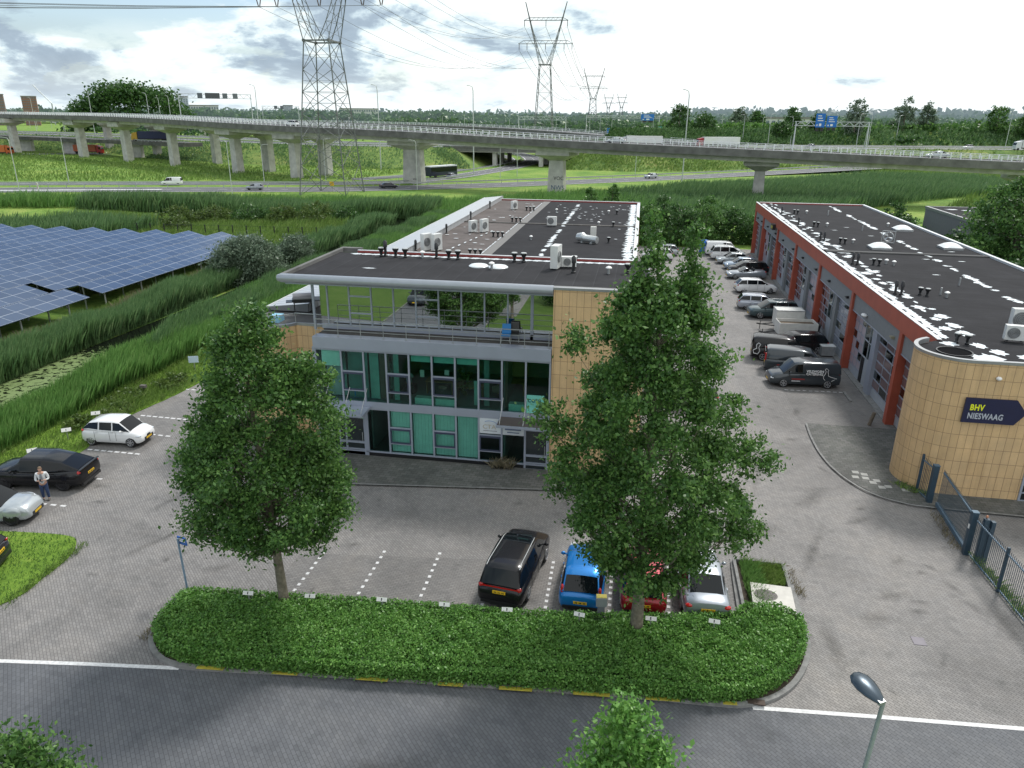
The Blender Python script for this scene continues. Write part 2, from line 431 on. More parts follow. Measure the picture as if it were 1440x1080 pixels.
g = MB(); g.box(-7000, 7000, -600, 12000, -.6, -.012)
struct('ground', g, m_fieldg)

# paved yard
plaza = [(-60, 13.2), (-20.9, 17.53), (-14.75, 18.27), (-13, 18.5), (4.6, 19.93), (13, 20.55), (45, 23), (45, 112), (-30.2, 112), (-29.9, 45.6), (-30.3, 41.2), (-30.8, 39), (-31.0, 36.6), (-30.1, 33.6), (-30.0, 32.2), (-31.2, 30.9), (-33.6, 29), (-60, 26.5)]
struct('yard_paving', MB().poly(plaza, 0.0), m_pave)
street = [(-90, 2), (-22.6, 11.2), (-22.6, -60), (-13.2, -60), (-13.2, 11.6), (60, 15.5), (60, 24.2), (13, 20.55), (4.6, 19.93), (-13, 18.5), (-14.75, 18.27), (-20.9, 17.53), (-90, 9)]
struct('street', MB().poly(street, 0.004), m_street)
mk = MB()
mk.strip([(-60, 12.75), (-20.9, 17.53), (-17.9, 17.92), (-14.6, 18.3)], .17, .012)
mk.strip([(4.7, 19.93), (8.7, 20.24), (13, 20.52), (45, 22.9)], .17, .012)
struct('street_edge_line', mk, m_mark)
# darker parking strips
bay = MB()
bay.poly([(-13.6, 22.2), (2.4, 23.4), (4.6, 23.7), (4.9, 28.0), (-2.6, 27.05), (-12.6, 25.85), (-13.6, 25.6)], .006)
bay.poly([(-33.4, 24.5), (-26.9, 25.5), (-26.6, 42), (-30.4, 42), (-30.9, 36.8), (-30.0, 32.4), (-33.2, 29.2)], .006)
bay.poly([(10.9, 45.0), (16.4, 45.0), (16.4, 104), (10.9, 104)], .006)
struct('parking_bay_paving', bay, m_bay)
# dashed block markings
ds = MB()
def dash(x0, y0, x1, y1, n, s=.13, l=.16):
    for i in range(n):
        t = (i + .5) / n; x = x0 + (x1 - x0) * t; y = y0 + (y1 - y0) * t
        a = math.atan2(y1 - y0, x1 - x0); T = Matrix.Translation((x, y, 0)) @ Matrix.Rotation(a, 4, 'Z')
        ds.add([tuple(T @ Vector(q)) for q in ((-l / 2, -s / 2, .014), (l / 2, -s / 2, .014), (l / 2, s / 2, .014), (-l / 2, s / 2, .014))], [(0, 1, 2, 3)])
dash(-12.67, 22.6, -12.6, 26.1, 9); dash(-10.06, 22.8, -10.03, 26.7, 9); dash(-7.55, 23.1, -7.61, 27.0, 9); dash(-5.04, 23.4, -5.1, 27.2, 9)
dash(-2.58, 23.7, -2.64, 27.2, 9); dash(-.12, 23.9, -.13, 27.4, 9); dash(2.15, 24.2, 2.24, 27.7, 9)
dash(-30.06, 33.45, -26.65, 33.42, 8, .14, .3); dash(-30.3, 38.55, -26.9, 38.45, 8, .14, .3); dash(-27.9, 36.02, -26.4, 35.94, 3, .14, .3); dash(-30.5, 30.2, -26.6, 30.35, 7, .14, .3); dash(-29.6, 27.5, -26.4, 27.5, 6, .14, .3); dash(-30.3, 43.4, -27, 43.3, 7, .14, .3)
dash(10.9, 51.25, 15.0, 51.45, 10, .09, .25); dash(11, 57.3, 15.2, 57.4, 9, .09, .25); dash(11, 80, 15.2, 80, 9, .09, .25)
struct('bay_marking', ds, m_mark)
# raised paved aprons along both buildings
ap = MB()
ap.prism([(-16.9, 31.75), (-13.5, 32.15), (-3.3, 33.4), (3.2, 34.15), (3.2, 35.5), (-21, 35.5), (-21, 33.2)], 0, .10)
struct('front_apron', ap, m_apron)
ap = MB()
ap.prism([(11.25, 45.0), (11.15, 43.4), (11.12, 41.8), (11.18, 40.3), (11.45, 38.6), (12.0, 37.1), (12.8, 35.95), (13.9, 35.3), (15.2, 35.05), (20, 34.9), (40, 36.4), (40, 37.4), (17, 37.4), (17, 45.0)], 0, .09)
struct('side_apron', ap, m_apron)
kb = MB()
kb.strip([(-16.9, 31.72), (-13.5, 32.12), (-3.3, 33.37), (3.2, 34.12)], .10, .104)
kb.strip(smooth([(11.22, 45.0), (11.1, 43.4), (11.07, 41.8), (11.13, 40.3), (11.4, 38.6), (11.95, 37.05), (12.75, 35.9), (13.87, 35.24), (15.2, 34.99), (20, 34.85)], 3), .12, .094)
struct('apron_kerb', kb, m_kerb)
# lighter tiles in the side apron
tl = MB()
for (x, y) in ((12.3, 38.2), (12.7, 38.0), (12.65, 37.55), (13.15, 37.35), (12.9, 37.1), (13.55, 36.75), (13.2, 36.6), (12.15, 37.6), (14.3, 36.5)):
    tl.box(x, x + .33, y, y + .30, .088, .096)
struct('light_tile', tl, simple((.33, .33, .31), .8))
# threshold strip at the garage doors
th = MB(); th.box(16.16, 16.75, 46.6, 109.3, 0, .07); struct('door_threshold', th, m_kerb)
# manhole / gully
mh = tag(MB().box(10.95, 11.4, 24.15, 24.6, .002, .016).build('drain_cover', simple((.16, .15, .17), .6, .3)), 'square metal drain cover set in the light pavers', 'drain')
# lawn island on the left and verge
lawn = smooth([(-60, 21.5), (-40, 23.6), (-29, 24.75), (-26.2, 25.05), (-24.4, 25.1), (-23.7, 24.7), (-23.2, 23.6), (-23.15, 22.1), (-23.25, 20.6), (-25, 18.6), (-30, 17.2), (-60, 14)], 4)
lawn = [p[:2] for p in [(q[0], q[1]) for q in lawn]]
struct('lawn', MB().prism(lawn, 0, .05), m_lawn)
verge = [(-30.2, 112), (-29.95, 45.6), (-30.35, 41.2), (-30.85, 39), (-31.05, 36.6), (-30.15, 33.6), (-30.05, 32.2), (-31.25, 30.85), (-33.6, 28.9), (-60, 26.4), (-60, 34), (-34.2, 30), (-34, 60), (-34.5, 112)]
struct('verge', MB().prism(verge, 0, .03), m_lawn)
# south side grass (mirrored in the top floor glass)
struct('south_lawn', MB().poly([(-22.75, 11.15), (-90, 1.9), (-90, -60), (-22.75, -60)], .01), m_slawn)
struct('south_verge', MB().poly([(-13.05, 11.6), (-13.05, -60), (60, -60), (60, 15.4)], .01), m_slawn)
struct('south_path', MB().poly([(-12.6, 7), (-12.6, -60), (-10.6, -60), (-10.9, 7)], .016), m_pave)
sk = MB()
sk.strip([(-22.68, -60), (-22.68, 11.2)], .14, .05); sk.strip([(-13.12, -60), (-13.12, 11.6)], .14, .05)
struct('south_kerb', sk, m_kerb)
# ditch water
def lilymat():
    m, nt, b = newmat('ditch_water')
    f = noise(nt, 2.2, 6, .7, dist=.7)
    tc = N(nt, 'ShaderNodeTexCoord'); sx = N(nt, 'ShaderNodeSeparateXYZ'); nt.links.new(tc.outputs['Object'], sx.inputs[0])
    mr = N(nt, 'ShaderNodeMapRange'); nt.links.new(sx.outputs[1], mr.inputs[0]); mr.inputs[1].default_value = 48; mr.inputs[2].default_value = 58; mr.inputs[3].default_value = .0; mr.inputs[4].default_value = .5
    sb = N(nt, 'ShaderNodeMath', operation='SUBTRACT'); nt.links.new(f, sb.inputs[0]); nt.links.new(mr.outputs[0], sb.inputs[1])
    k = ramp(nt, sb.outputs[0], [(.44, (0,) * 3), (.49, (1,) * 3)])
    nt.links.new(mixc(nt, k, (.006, .008, .006), (.15, .21, .075)), b.inputs['Base Color'])
    nt.links.new(ramp(nt, sb.outputs[0], [(.44, (.06,) * 3), (.49, (.7,) * 3)]), b.inputs['Roughness'])
    return m
wt = MB(); wt.poly([(-44.2, 10), (-38.6, 10), (-39.2, 38), (-39.6, 60), (-37.6, 95), (-37, 126), (-36.5, 133), (-46, 133), (-46, 100), (-42.4, 88), (-43.6, 45)], .006)
struct('ditch_water', wt, lilymat())
# low kerb round the planted island
isl = smooth([(-16.1, 20.9), (-16.55, 20.2), (-16.5, 19.5), (-15.75, 18.75), (-14.9, 18.42), (-13.6, 18.42), (-8.96, 18.92), (-3.15, 19.43), (.16, 19.7), (3.4, 19.85), (4.3, 19.93), (5.3, 20.36), (6.1, 21.1), (6.7, 22.1), (7.05, 23.2), (7.12, 24.4), (7.1, 28.2), (6.6, 28.45), (5.2, 28.4), (4.95, 28.0), (4.85, 24.3)], 4)
isl2 = [(p[0], p[1]) for p in isl]
kk = MB()
A = off([(p[0], p[1], .12) for p in isl2], -.09); B = off([(p[0], p[1], .12) for p in isl2], .09)
lo = [(x, y, 0) for x, y, z in A]; lo2 = [(x, y, 0) for x, y, z in B]
n = len(A)
kk.add(A + B, [(i, i + 1, n + i + 1, n + i) for i in range(n - 1)])
kk.add(lo + A, [(i, i + 1, n + i + 1, n + i) for i in range(n - 1)]); kk.add(B + lo2, [(i, i + 1, n + i + 1, n + i) for i in range(n - 1)])
struct('island_kerb', kk, m_kerb)
yk = MB()
for i, (a, b) in enumerate(((-13.95, -13.0), (-8.4, -7.3), (-5.6, -4.75), (-3.55, -2.45), (-1.1, .1), (1.25, 2.4), (3.75, 4.2), (-11.3, -10.4))):
    Y = lambda x: 18.42 + (x + 13.6) * .0845
    a_ = Vector((a, Y(a), 0)); b_ = Vector((b, Y(b), 0))
    yk.add([(a, Y(a) - .105, .10), (b, Y(b) - .105, .10), (b, Y(b) - .105, .126), (a, Y(a) - .105, .126), (a, Y(a) + .04, .126), (b, Y(b) + .04, .126)], [(0, 1, 2, 3), (3, 2, 5, 4)])
struct('yellow_kerb_paint', yk, m_yell)
struct('island_soil', MB().poly([p for p in isl2[:-1]] + [(4.75, 23.8), (-16.1, 21.3)], .05), m_soil)
gl = tag(MB().box(4.55, 5.1, 19.97, 20.2, .1, .135, None).build('gully_grate', simple((.07, .05, .04), .7, .3)), 'rusty street gully grate in the kerb at the right end of the hedge', 'drain')

# ------------------------------------------------------------------ far roads and banks
R1 = smooth([(-330, 95, .05), (-200, 143, .05), (-150, 163, .05), (-105, 176, .05), (-78, 184, .05), (-58, 195, .05), (-36, 210, .05), (-9, 232, .05), (13, 251, .05), (40, 273, .3), (83, 303, 1.2), (130, 325, 2.6), (220, 345, 5), (400, 370, 6.5)])
R2 = smooth([(-330, 125, .05), (-200, 165, .05), (-150, 182, .05), (-110, 194, .05), (-85, 200, .05), (-70, 208, .05), (-60, 225, .05), (-54, 250, .05), (-48, 285, .05), (-47, 335, .05), (-66, 398, .05), (-110, 480, .05), (-200, 560, .05)])
R3 = smooth([(-84, 214, .05), (-70, 240, .05), (-60, 290, .05), (-59, 335, .05), (-82, 398, .05), (-130, 470, .05)])
R4 = smooth([(-620, 220, .05), (-400, 262, .05), (-290, 300, .05), (-210, 345, .05), (-120, 400, .05)])
for nm, R, w in (('ring_road', R1, 13), ('slip_road', R2, 9.0), ('curved_slip_road', R3, 8.0), ('under_road', R4, 14)):
    struct(nm, MB().strip(R, w), m_road)
lm = MB()
for R, w in ((R1, 13), (R2, 9), (R3, 8), (R4, 14)):
    for s in (-1, 1):
        lm.strip([(x, y, z + .03) for x, y, z in off(R, s * (w / 2 - .7))], .28)
for R in (R1, R2):
    Pp = [Vector(p) for p in R]
    for i in range(0, len(Pp) - 1):
        a, b = Pp[i], Pp[i + 1]; L = (b - a).length; k = max(1, int(L / 9))
        for j in range(k):
            lm.strip([tuple(a.lerp(b, j / k) + Vector((0, 0, .03))), tuple(a.lerp(b, (j + .38) / k) + Vector((0, 0, .03)))], .22)
lm.strip([(-178, 151.5, .09), (-118, 172.2, .09)], 1.5)
struct('road_marking', lm, m_white)

crestW = smooth([(-430, 400, 6.5), (-330, 372, 6.5), (-235, 335, 6.5), (-190, 312, 6.5), (-150, 296, 6.5), (-115, 286, 6.5), (-72, 288, 6.5)], 4)
crestE = smooth([(-22, 288, 6.5), (0, 290, 6.5), (35, 307, 6.5), (70, 330, 6.5), (150, 352, 6.5), (320, 385, 6.5), (800, 470, 6.5)], 4)
gapL = [(-72, 288, 6.5), (-47, 288, 6.5), (-22, 288, 6.5)]
footW = [(x + (12 if i > 15 else 2), y - (27 if x > -215 else 20) + (8 if i > 22 else 0), 0) for i, (x, y, z) in enumerate(crestW)]
footE = [(x - (8 if i < 2 else 0) + .1 * i, y - 17 + (4 if i < 3 else 0), 0) for i, (x, y, z) in enumerate(crestE)]
bk = ribbon(footW, crestW)
k = crestW[-1]; bk.add([footW[-1], k, (k[0], k[1] + 46, 6.5), (k[0] + 14, k[1] + 46, 0)], [(0, 1, 2, 3)])
struct('embankment', bk, m_bank)
bk = ribbon(footE, crestE); k = crestE[0]
bk.add([footE[0], k, (k[0], k[1] + 46, 6.5), (k[0] - 14, k[1] + 46, 0)], [(0, 1, 2, 3)])
# back slope with noise barrier bank behind the motorway (right)
bA = off(crestE, 47); n = len(bA)
bB = [(x, y + 14, 12.6 if i > 3 else 6.5 + 2 * i) for i, (x, y, z) in enumerate(bA)]
bC = [(x, y + 40, 0) for x, y, z in bA]
bk.add([(x, y, 6.5) for x, y, z in bA] + bB, [(i, i + 1, n + i + 1, n + i) for i in range(n - 1)])
bk.add(bB + bC, [(i, i + 1, n + i + 1, n + i) for i in range(n - 1)])
struct('east_embankment', bk, m_bank)
belt_src = [(x, y, z) for x, y, z in bB]
HW = off(crestW, 0) + gapL[1:2] + off(crestE, 0)
mw = MB(); a = [(x, y, 6.53) for x, y, z in HW]; b = [(x, y, 6.53) for x, y, z in off(HW, 47)]
n = len(a); mw.add(a + b, [(i, i + 1, n + i + 1, n + i) for i in range(n - 1)])
struct('motorway', mw, m_road)
ml = MB()
for d in (3, 6.6, 10.2, 14, 27, 31, 34.6, 38.2, 42):
    ml.strip([(x, y, 6.57) for x, y, z in off(HW, d)], .3)
struct('motorway_marking', ml, m_white)
gm = MB(); gm.strip([(x, y, 6.56) for x, y, z in off(HW, 20.5)], 11); struct('median_grass', gm, m_bank)
sh = MB(); sh.strip([(x, y, 6.56) for x, y, z in off(HW, .9)], 2.0); struct('shoulder_grass', sh, m_bank)
# underpass bridge carrying the motorway over the slip roads
br = empty('road_bridge', (-47, 289, 0), 0, 'long grey concrete road bridge over the curving slip road', 'bridge')
mb = MB(); mb.box(-29, 29, -.6, 47.4, 5.0, 6.45); mb.build('deck', m_conc, br)
mb = MB(); mb.box(-29, 29, -.9, -.62, 5.3, 7.2); mb.build('parapet', m_concd, br)
for x in (-9, 9):
    for dy in (1, 16, 34):
        MB().box(x - .8, x + .8, dy, dy + 2.2, 0, 5).build('pier', m_conc, br)
mb = MB(); mb.add([(-29, -.5, 5.2), (-22, -.5, 0), (-22, 0.8, 0), (-31, .8, 5.2), (-33, -.5, 0), (-33, .8, 0)], [(0, 1, 2, 3), (0, 4, 1), (3, 2, 5)]); mb.build('wing_wall', m_conc, br)
# left: lower bridge in front of the trucks
br = empty('lower_bridge', (0, 0, 0), 0, 'low concrete bridge deck at far left with trucks driving beneath', 'bridge')
Q = [(-430, 385, 0), (-345, 352, 0), (-270, 322, 0), (-215, 300, 0), (-178, 284, 0)]
for i in range(len(Q) - 1):
    pass
mb = MB()
for i in range(len(Q) - 1): mb.bar((Q[i][0], Q[i][1], 6.2), (Q[i + 1][0], Q[i + 1][1], 6.2), 9, 1.5)
mb.build('deck', m_concd, br)
mb = MB()
for i in range(len(Q) - 1):
    mb.bar((Q[i][0] + 1.6, Q[i][1] - 4.6, 7.5), (Q[i + 1][0] + 1.6, Q[i + 1][1] - 4.6, 7.5), .2, .25)
    for j in range(16):
        t = j / 16; x = Q[i][0] * (1 - t) + Q[i + 1][0] * t + 1.6; y = Q[i][1] * (1 - t) + Q[i + 1][1] * t - 4.6
        mb.box(x - .1, x + .1, y - .1, y + .1, 6.9, 7.5)
mb.build('railing', m_galv, br)
for (x, y) in ((-345, 352), (-298, 334), (-262, 319), (-215, 300)):
    MB().box(x - 3, x + 3, y - 1, y + 1, 0, 5.5).build('pier', m_conc, br)

# ------------------------------------------------------------------ reeds, meadow and verge plants
def reed_field(name, poly, n, h, w, m, seeds=0, z0=0, lean=.3, hvar=.5, ns=.25, plume=None):
    xy = scatter(poly, n); k = lumpy(xy, ns, len(name)); keep = rng.uniform(size=n) < (.45 + .55 * np.clip(k * 1.6, 0, 1)); xy = xy[keep]; k = k[keep]
    V, F = blades(xy, h * (1 - hvar / 2 + hvar * k), w, lean, z0)
    o = npmesh(name, V, F, m); tag(o, kind='stuff')
    return o
reed_field('bank_reeds', [(-43.2, 16), (-46.4, 16), (-46.9, 60), (-47, 93), (-43.2, 93)], 110000, 1.95, .042, m_reed, lean=.22)
reed_field('ditch_reeds', [(-34.3, 22), (-37.0, 22), (-37.8, 46), (-39.8, 60), (-38.8, 95), (-37.3, 130), (-33, 134), (-33.2, 70), (-34.0, 45)], 120000, 1.6, .038, m_reedB, hvar=.5, lean=.25)
reed_field('water_edge_reeds', [(-37.0, 22), (-38.6, 22), (-39.4, 46), (-39.8, 60), (-37.8, 46)], 12000, .8, .04, m_reedB)
reed_field('ditch_reeds_tall', [(-36.2, 48), (-39.6, 56), (-38.6, 95), (-37.3, 130), (-34, 134), (-34.6, 70)], 60000, 2.0, .05, m_reed, lean=.22)
reed_field('verge_grass', verge[:9] + [(-44, 28), (-34.5, 26.5), (-34.3, 30), (-34.6, 112)], 46000, .42, .035, m_grassb, hvar=1.0, lean=.6)
reed_field('lawn_grass', lawn, 26000, .12, .03, m_leafA, lean=.8, z0=.04)
reed_field('bank_grass', [(-46.2, 20), (-50.2, 20), (-50.2, 96), (-46.8, 96)], 34000, .95, .045, m_grassb, lean=.5)
reed_field('pale_reeds', [(-46.6, 38), (-49.0, 38), (-48.6, 80), (-47.0, 80)], 9000, 1.35, .04, m_seed, lean=.4)
reed_field('meadow_reeds', [(-38, 134), (-60, 126), (-110, 134), (-150, 122), (-190, 122), (-150, 136), (-105, 145), (-60, 152), (-40, 160), (-10, 182), (10, 170), (10, 112), (-19, 112), (-33, 134)], 60000, 2.2, .2, m_reedB, ns=.08)
reed_field('dark_reed_band', [(-38, 133), (-62, 127), (-110, 132), (-112, 139), (-60, 136), (-38, 142)], 22000, 3.0, .16, m_reed, ns=.1)
reed_field('field_reeds', [(-78, 99), (-110, 93), (-150, 70), (-160, 78), (-112, 104), (-78, 112)], 20000, 2.6, .16, m_reed, ns=.1)
reed_field('meadow_grass', [(-51, 98), (-46, 96), (-43, 126), (-62, 126), (-110, 124), (-76, 108), (-76, 98)], 26000, 1.1, .12, m_grassb, lean=.5, ns=.2)
reed_field('meadow_plumes', [(-46, 98), (-43.6, 98), (-43, 124), (-60, 118), (-56, 108)], 5000, 1.6, .09, m_grassb, lean=.3, ns=.2)
reed_field('meadow_reed_edge', [(-45.8, 96), (-43, 93), (-42, 126), (-46, 127)], 9000, 2.4, .1, m_reed, lean=.3, ns=.2)
reed_field('east_reeds', [(2, 122), (28, 150), (75, 200), (125, 240), (105, 268), (58, 255), (12, 212), (-8, 190)], 70000, 2.4, .22, m_reed, ns=.06)
reed_field('east_meadow', [(60, 165), (150, 215), (190, 280), (120, 320), (70, 300), (110, 260)], 20000, 1.6, .25, m_grassb, ns=.05)
reed_field('roadside_grass', [(-200, 172), (-150, 189), (-100, 205), (-84, 214), (-78, 240), (-84, 262), (-150, 262), (-230, 300), (-330, 320), (-400, 240), (-330, 135)], 40000, .9, .3, m_grassb, ns=.05, lean=.5)
# broad-leaved weeds on the verge
P_, _ = crown_points([(.0, .9), (.5, .7)], 30, 40, .25, seed=4)
for (x, y, s) in ((-31.8, 38.4, 1.0), (-32.6, 40.6, 1.3), (-31.6, 44.0, 1.2), (-32.8, 36.2, .8)):
    V, F = leaves(P_ * np.array([s, s * 1.3, .8]) + np.array([x, y, 0]), .16, .5)
    tag(npmesh('weed_patch', V, F, m_leafY), kind='stuff')
# hedge ground cover on the island
hed = [(-16.45, 20.9), (-16.35, 19.7), (-15.6, 18.9), (-14.6, 18.55), (-13.0, 18.5), (-9, 18.85), (-3.15, 19.4), (.16, 19.66), (3.3, 19.85), (4.7, 20.25), (5.7, 21.1), (6.45, 22.2), (6.85, 23.2), (6.9, 24.2), (6.2, 24.75), (5.0, 24.55), (4.55, 23.95), (2.56, 23.45), (1, 23.2), (-1.6, 22.8), (-4.2, 22.55), (-6.3, 22.45), (-9.6, 22.25), (-12.4, 22.0), (-15.9, 21.75), (-16.4, 21.5)]
def hedge_h(xy):
    """height field: rises within .5 m of the outline"""
    P = np.array(hed); d = np.full(len(xy), 9.)
    for i in range(len(P)):
        a = P[i]; b = P[(i + 1) % len(P)]; ab = b - a; t = np.clip(((xy - a) @ ab) / (ab @ ab), 0, 1)
        d = np.minimum(d, np.linalg.norm(xy - a - t[:, None] * ab, axis=1))
    return .12 + .60 * np.clip(d / .30, 0, 1) ** .5 + .20 * (lumpy(xy, 2.6) - .5) + .16 * (lumpy(xy, .9, 3) - .5) + .07 * (lumpy(xy, 7, 5) - .5)
hg = empty('hedge', (0, 0, 0), 0, 'long low green ground-cover hedge filling the kerbed island by the street', 'hedge')
mbh = MB()
P = [(x * .985 - .07, y + (.12 if y < 21.3 else -.12)) for x, y in hed]; mbh.prism(P, .05, .55); mbh.build('dark_core', simple((.012, .03, .008), .9), hg)  # solid near-black core, painted shade behind the leaf shell
xy = scatter(hed, 150000); h_ = hedge_h(xy)
z = h_ + rng.normal(size=len(xy)) * .045 - np.abs(rng.normal(size=len(xy))) * .06 + (rng.uniform(size=len(xy)) < .02) * rng.uniform(0, .16, len(xy))
side = []
for i in range(len(hed)):
    a = np.array(hed[i]); b = np.array(hed[(i + 1) % len(hed)]); L = np.linalg.norm(b - a); m_ = int(L * 1100)
    t = rng.uniform(size=m_)[:, None]; q = a + (b - a) * t; c_ = np.array([-5, 21.5]); 
    q = q + rng.normal(size=q.shape) * .07
    side.append(np.column_stack([q, rng.uniform(.08, .75, m_)]))
C_ = np.concatenate([np.column_stack([xy, z])] + side)
V, F = leaves(C_, .074, .35); npmesh('foliage', V, F, m_leafH, hg)
# weeds in the concrete-edged bed at the right end of the island
reed_field('bed_grass', [(5.35, 24.9), (5.95, 24.9), (5.9, 28.1), (5.2, 28.3)], 2600, .42, .025, m_reedB, lean=.5)
reed_field('dry_bed_grass', [(5.9, 26.8), (6.9, 26.8), (6.95, 28.3), (5.2, 28.45)], 1500, .32, .02, m_grassb, lean=.6)
bd = MB()
for a, b in (((5.0, 24.6), (5.0, 28.3)), ((5.0, 28.35), (7.0, 28.35)), ((7.0, 28.3), (7.0, 24.4))):
    bd.bar((a[0], a[1], .13), (b[0], b[1], .13), .12, .26)
tag(bd.build('bed_edging', m_kerb), 'weathered concrete edging round the weedy bed beside the silver car', 'edging')
sl = empty('concrete_slab', (6.15, 25.6, .26), rad(-3), 'off white concrete cover slab with a rough oval patch', 'slab')
MB().box(-.78, .78, -.95, .8, -.26, .16).build('slab', simple((.52, .5, .46), .7, var=.12), sl)
mb = MB(); mb.prism([(.45 * math.cos(t) - .25, .36 * math.sin(t) + .05) for t in [i * math.pi / 9 for i in range(18)]], .158, .172); mb.build('rough_patch', mat('rubble', (.16, .15, .14), .95, var=.6, scale=18, bmp=.8), sl)
# tufts along the kerbs and in paver joints
for k_, (poly, n_) in enumerate((([(-16.95, 19.4), (-16.5, 19.3), (-16.2, 21.3), (-16.75, 21.3)], 260), ([(15.25, 30.8), (15.55, 30.8), (16.1, 25), (15.5, 25)], 700), ([(14.9, 34.6), (15.3, 34.5), (15.2, 31.2), (14.7, 31.2)], 200), ([(14.0, 37.3), (14.5, 36.5), (15.6, 36.1), (15.3, 36.6), (14.5, 37.5)], 260), ([(-7, 35.1), (-5.8, 35.1), (-5.8, 35.5), (-7, 35.5)], 160), ([(-23.4, 20), (-23.0, 20), (-23.0, 24.6), (-23.4, 24.6)], 320), ([(7.05, 26.5), (7.6, 26.3), (7.4, 28.3), (7.1, 28.6)], 160))):
    reed_field('kerb_weeds', poly, n_, .28 if k_ != 4 else .7, .03, m_grassb if k_ % 2 else m_seed, lean=.8)

# worn, dirty spots on the pavers
def stainmat():
    m, nt, b = newmat('paving_dirt'); b.inputs['Base Color'].default_value = (.04, .04, .036, 1); b.inputs['Roughness'].default_value = .9
    uv = N(nt, 'ShaderNodeUVMap'); uv.uv_map = 'disc'; ln = N(nt, 'ShaderNodeVectorMath', operation='LENGTH'); nt.links.new(uv.outputs[0], ln.inputs[0])
    f = noise(nt, 2.6, 7, .7, dist=1.0); a = N(nt, 'ShaderNodeMath', operation='MULTIPLY_ADD'); nt.links.new(ln.outputs['Value'], a.inputs[0]); a.inputs[1].default_value = -.55; nt.links.new(f, a.inputs[2])
    al = ramp(nt, a.outputs[0], [(.06, (0,) * 3), (.30, (.12,) * 3), (.60, (.30,) * 3)])
    t = N(nt, 'ShaderNodeBsdfTransparent'); mx = N(nt, 'ShaderNodeMixShader'); nt.links.new(al, mx.inputs[0]); nt.links.new(t.outputs[0], mx.inputs[1]); nt.links.new(b.outputs[0], mx.inputs[2]); nt.links.new(mx.outputs[0], nt.nodes['Material Output'].inputs[0])
    return m
V = []; F = []; U = []
def spot(x, y, rx, ry, a):
    o = len(V); z = .018 + .0005 * (len(F) % 12)
    for u, v in ((-1, -1), (1, -1), (1, 1), (-1, 1)):
        V.append((x + u * rx * math.cos(a) - v * ry * math.sin(a), y + u * rx * math.sin(a) + v * ry * math.cos(a), z)); U.append((u, v))
    F.append((o, o + 1, o + 2, o + 3))
for q in ((11.3, 33.1, 1.1, .35, .6), (13.3, 29.5, .5, .25, -.9), (13.7, 28.2, .9, .3, -1.2), (13.95, 27.0, .8, .28, -1.0), (12.0, 26.9, .7, .3, 0), (11.1, 27.1, 1.2, .5, .4), (10.9, 38.4, 1.2, .25, -1.1), (9.9, 42.4, .8, .4, 0), (-11.5, 26.8, .55, .2, .2), (-16.6, 24, 1.0, .35, .4), (12.1, 29.8, .8, .3, 1), (10.1, 25.5, 1.1, .6, 0), (-26.4, 29.6, .8, .5, .5), (-25.2, 28.2, .6, .3, .2), (11.7, 26.2, .6, .3, 0), (10.4, 55.6, 1.4, .5, 0), (11.0, 47, 1.3, .4, 1.2), (-28, 31.6, 1.6, .7, .2), (-3.6, 24.2, 1.2, .5, 0), (-1, 24.6, 1.2, .5, 0), (1.2, 24.8, 1.2, .5, 0), (3.5, 25, 1.2, .5, 0), (-6.5, 15.6, 2.6, .5, .3), (8, 17.2, 3, .6, .1), (11.4, 16.5, 1.2, .7, .5), (13.2, 59, 1.5, 2, 0), (12.5, 64, 1.4, 2, 0), (15.6, 29, .35, 2.2, 0), (15.0, 33, .4, 1.4, 0), (8.0, 23.5, .5, 2.2, .1), (14.8, 26.2, .7, 2.4, .1), (6.6, 31.5, 1.8, .9, .3), (9.5, 35, 2.5, .8, 1.0), (8.6, 30, 3.5, .35, 1.2), (7.4, 38, 4.5, .35, 1.35), (-20, 26, 3.5, .35, 1.1), (-21.6, 30, 4, .35, 1.3)): spot(*q)
r_ = random.Random(77)
for i in range(60): spot(r_.uniform(-22, 15), r_.uniform(19, 45) if i % 3 else r_.uniform(45, 100), .15 + .4 * r_.random(), .1 + .3 * r_.random(), r_.random() * 3)
me = bpy.data.meshes.new('paving_stain'); me.from_pydata(V, [], F); uv = me.uv_layers.new(name='disc')
for p_ in me.polygons:
    for li, vi in zip(p_.loop_indices, p_.vertices): uv.data[li].uv = U[vi]
me.materials.append(stainmat()); o_ = bpy.data.objects.new('paving_stain', me); col.objects.link(o_); o_['kind'] = 'structure'

def slope_tufts(name, A, B, n, h, w, m):
    k = rng.integers(0, len(A) - 1, n); t = rng.uniform(size=n)[:, None]; u = rng.uniform(size=n)[:, None]; A = np.array([p[:3] for p in A]); B = np.array([p[:3] for p in B])
    P = (A[k] * (1 - t) + A[k + 1] * t) * (1 - u) + (B[k] * (1 - t) + B[k + 1] * t) * u
    q = lumpy(P[:, :2], .07, n % 7); P = P[rng.uniform(size=n) < q * 1.5]
    V, F = blades(P[:, :2], h, w, .8, P[:, 2]); tag(npmesh(name, V, F, m), kind='stuff')
slope_tufts('slope_grass', footW, crestW, 16000, .8, .45, m_reed); slope_tufts('slope_grass', footE, crestE, 16000, .8, .5, m_grassb)
slope_tufts('slope_scrub', [(x, y, 6.5) for x, y, z in bA], bB, 26000, 1.6, .8, m_reed); slope_tufts('slope_scrub', [(x, y, 6.5) for x, y, z in bA], bB, 9000, 1.8, 1.2, m_leafD)
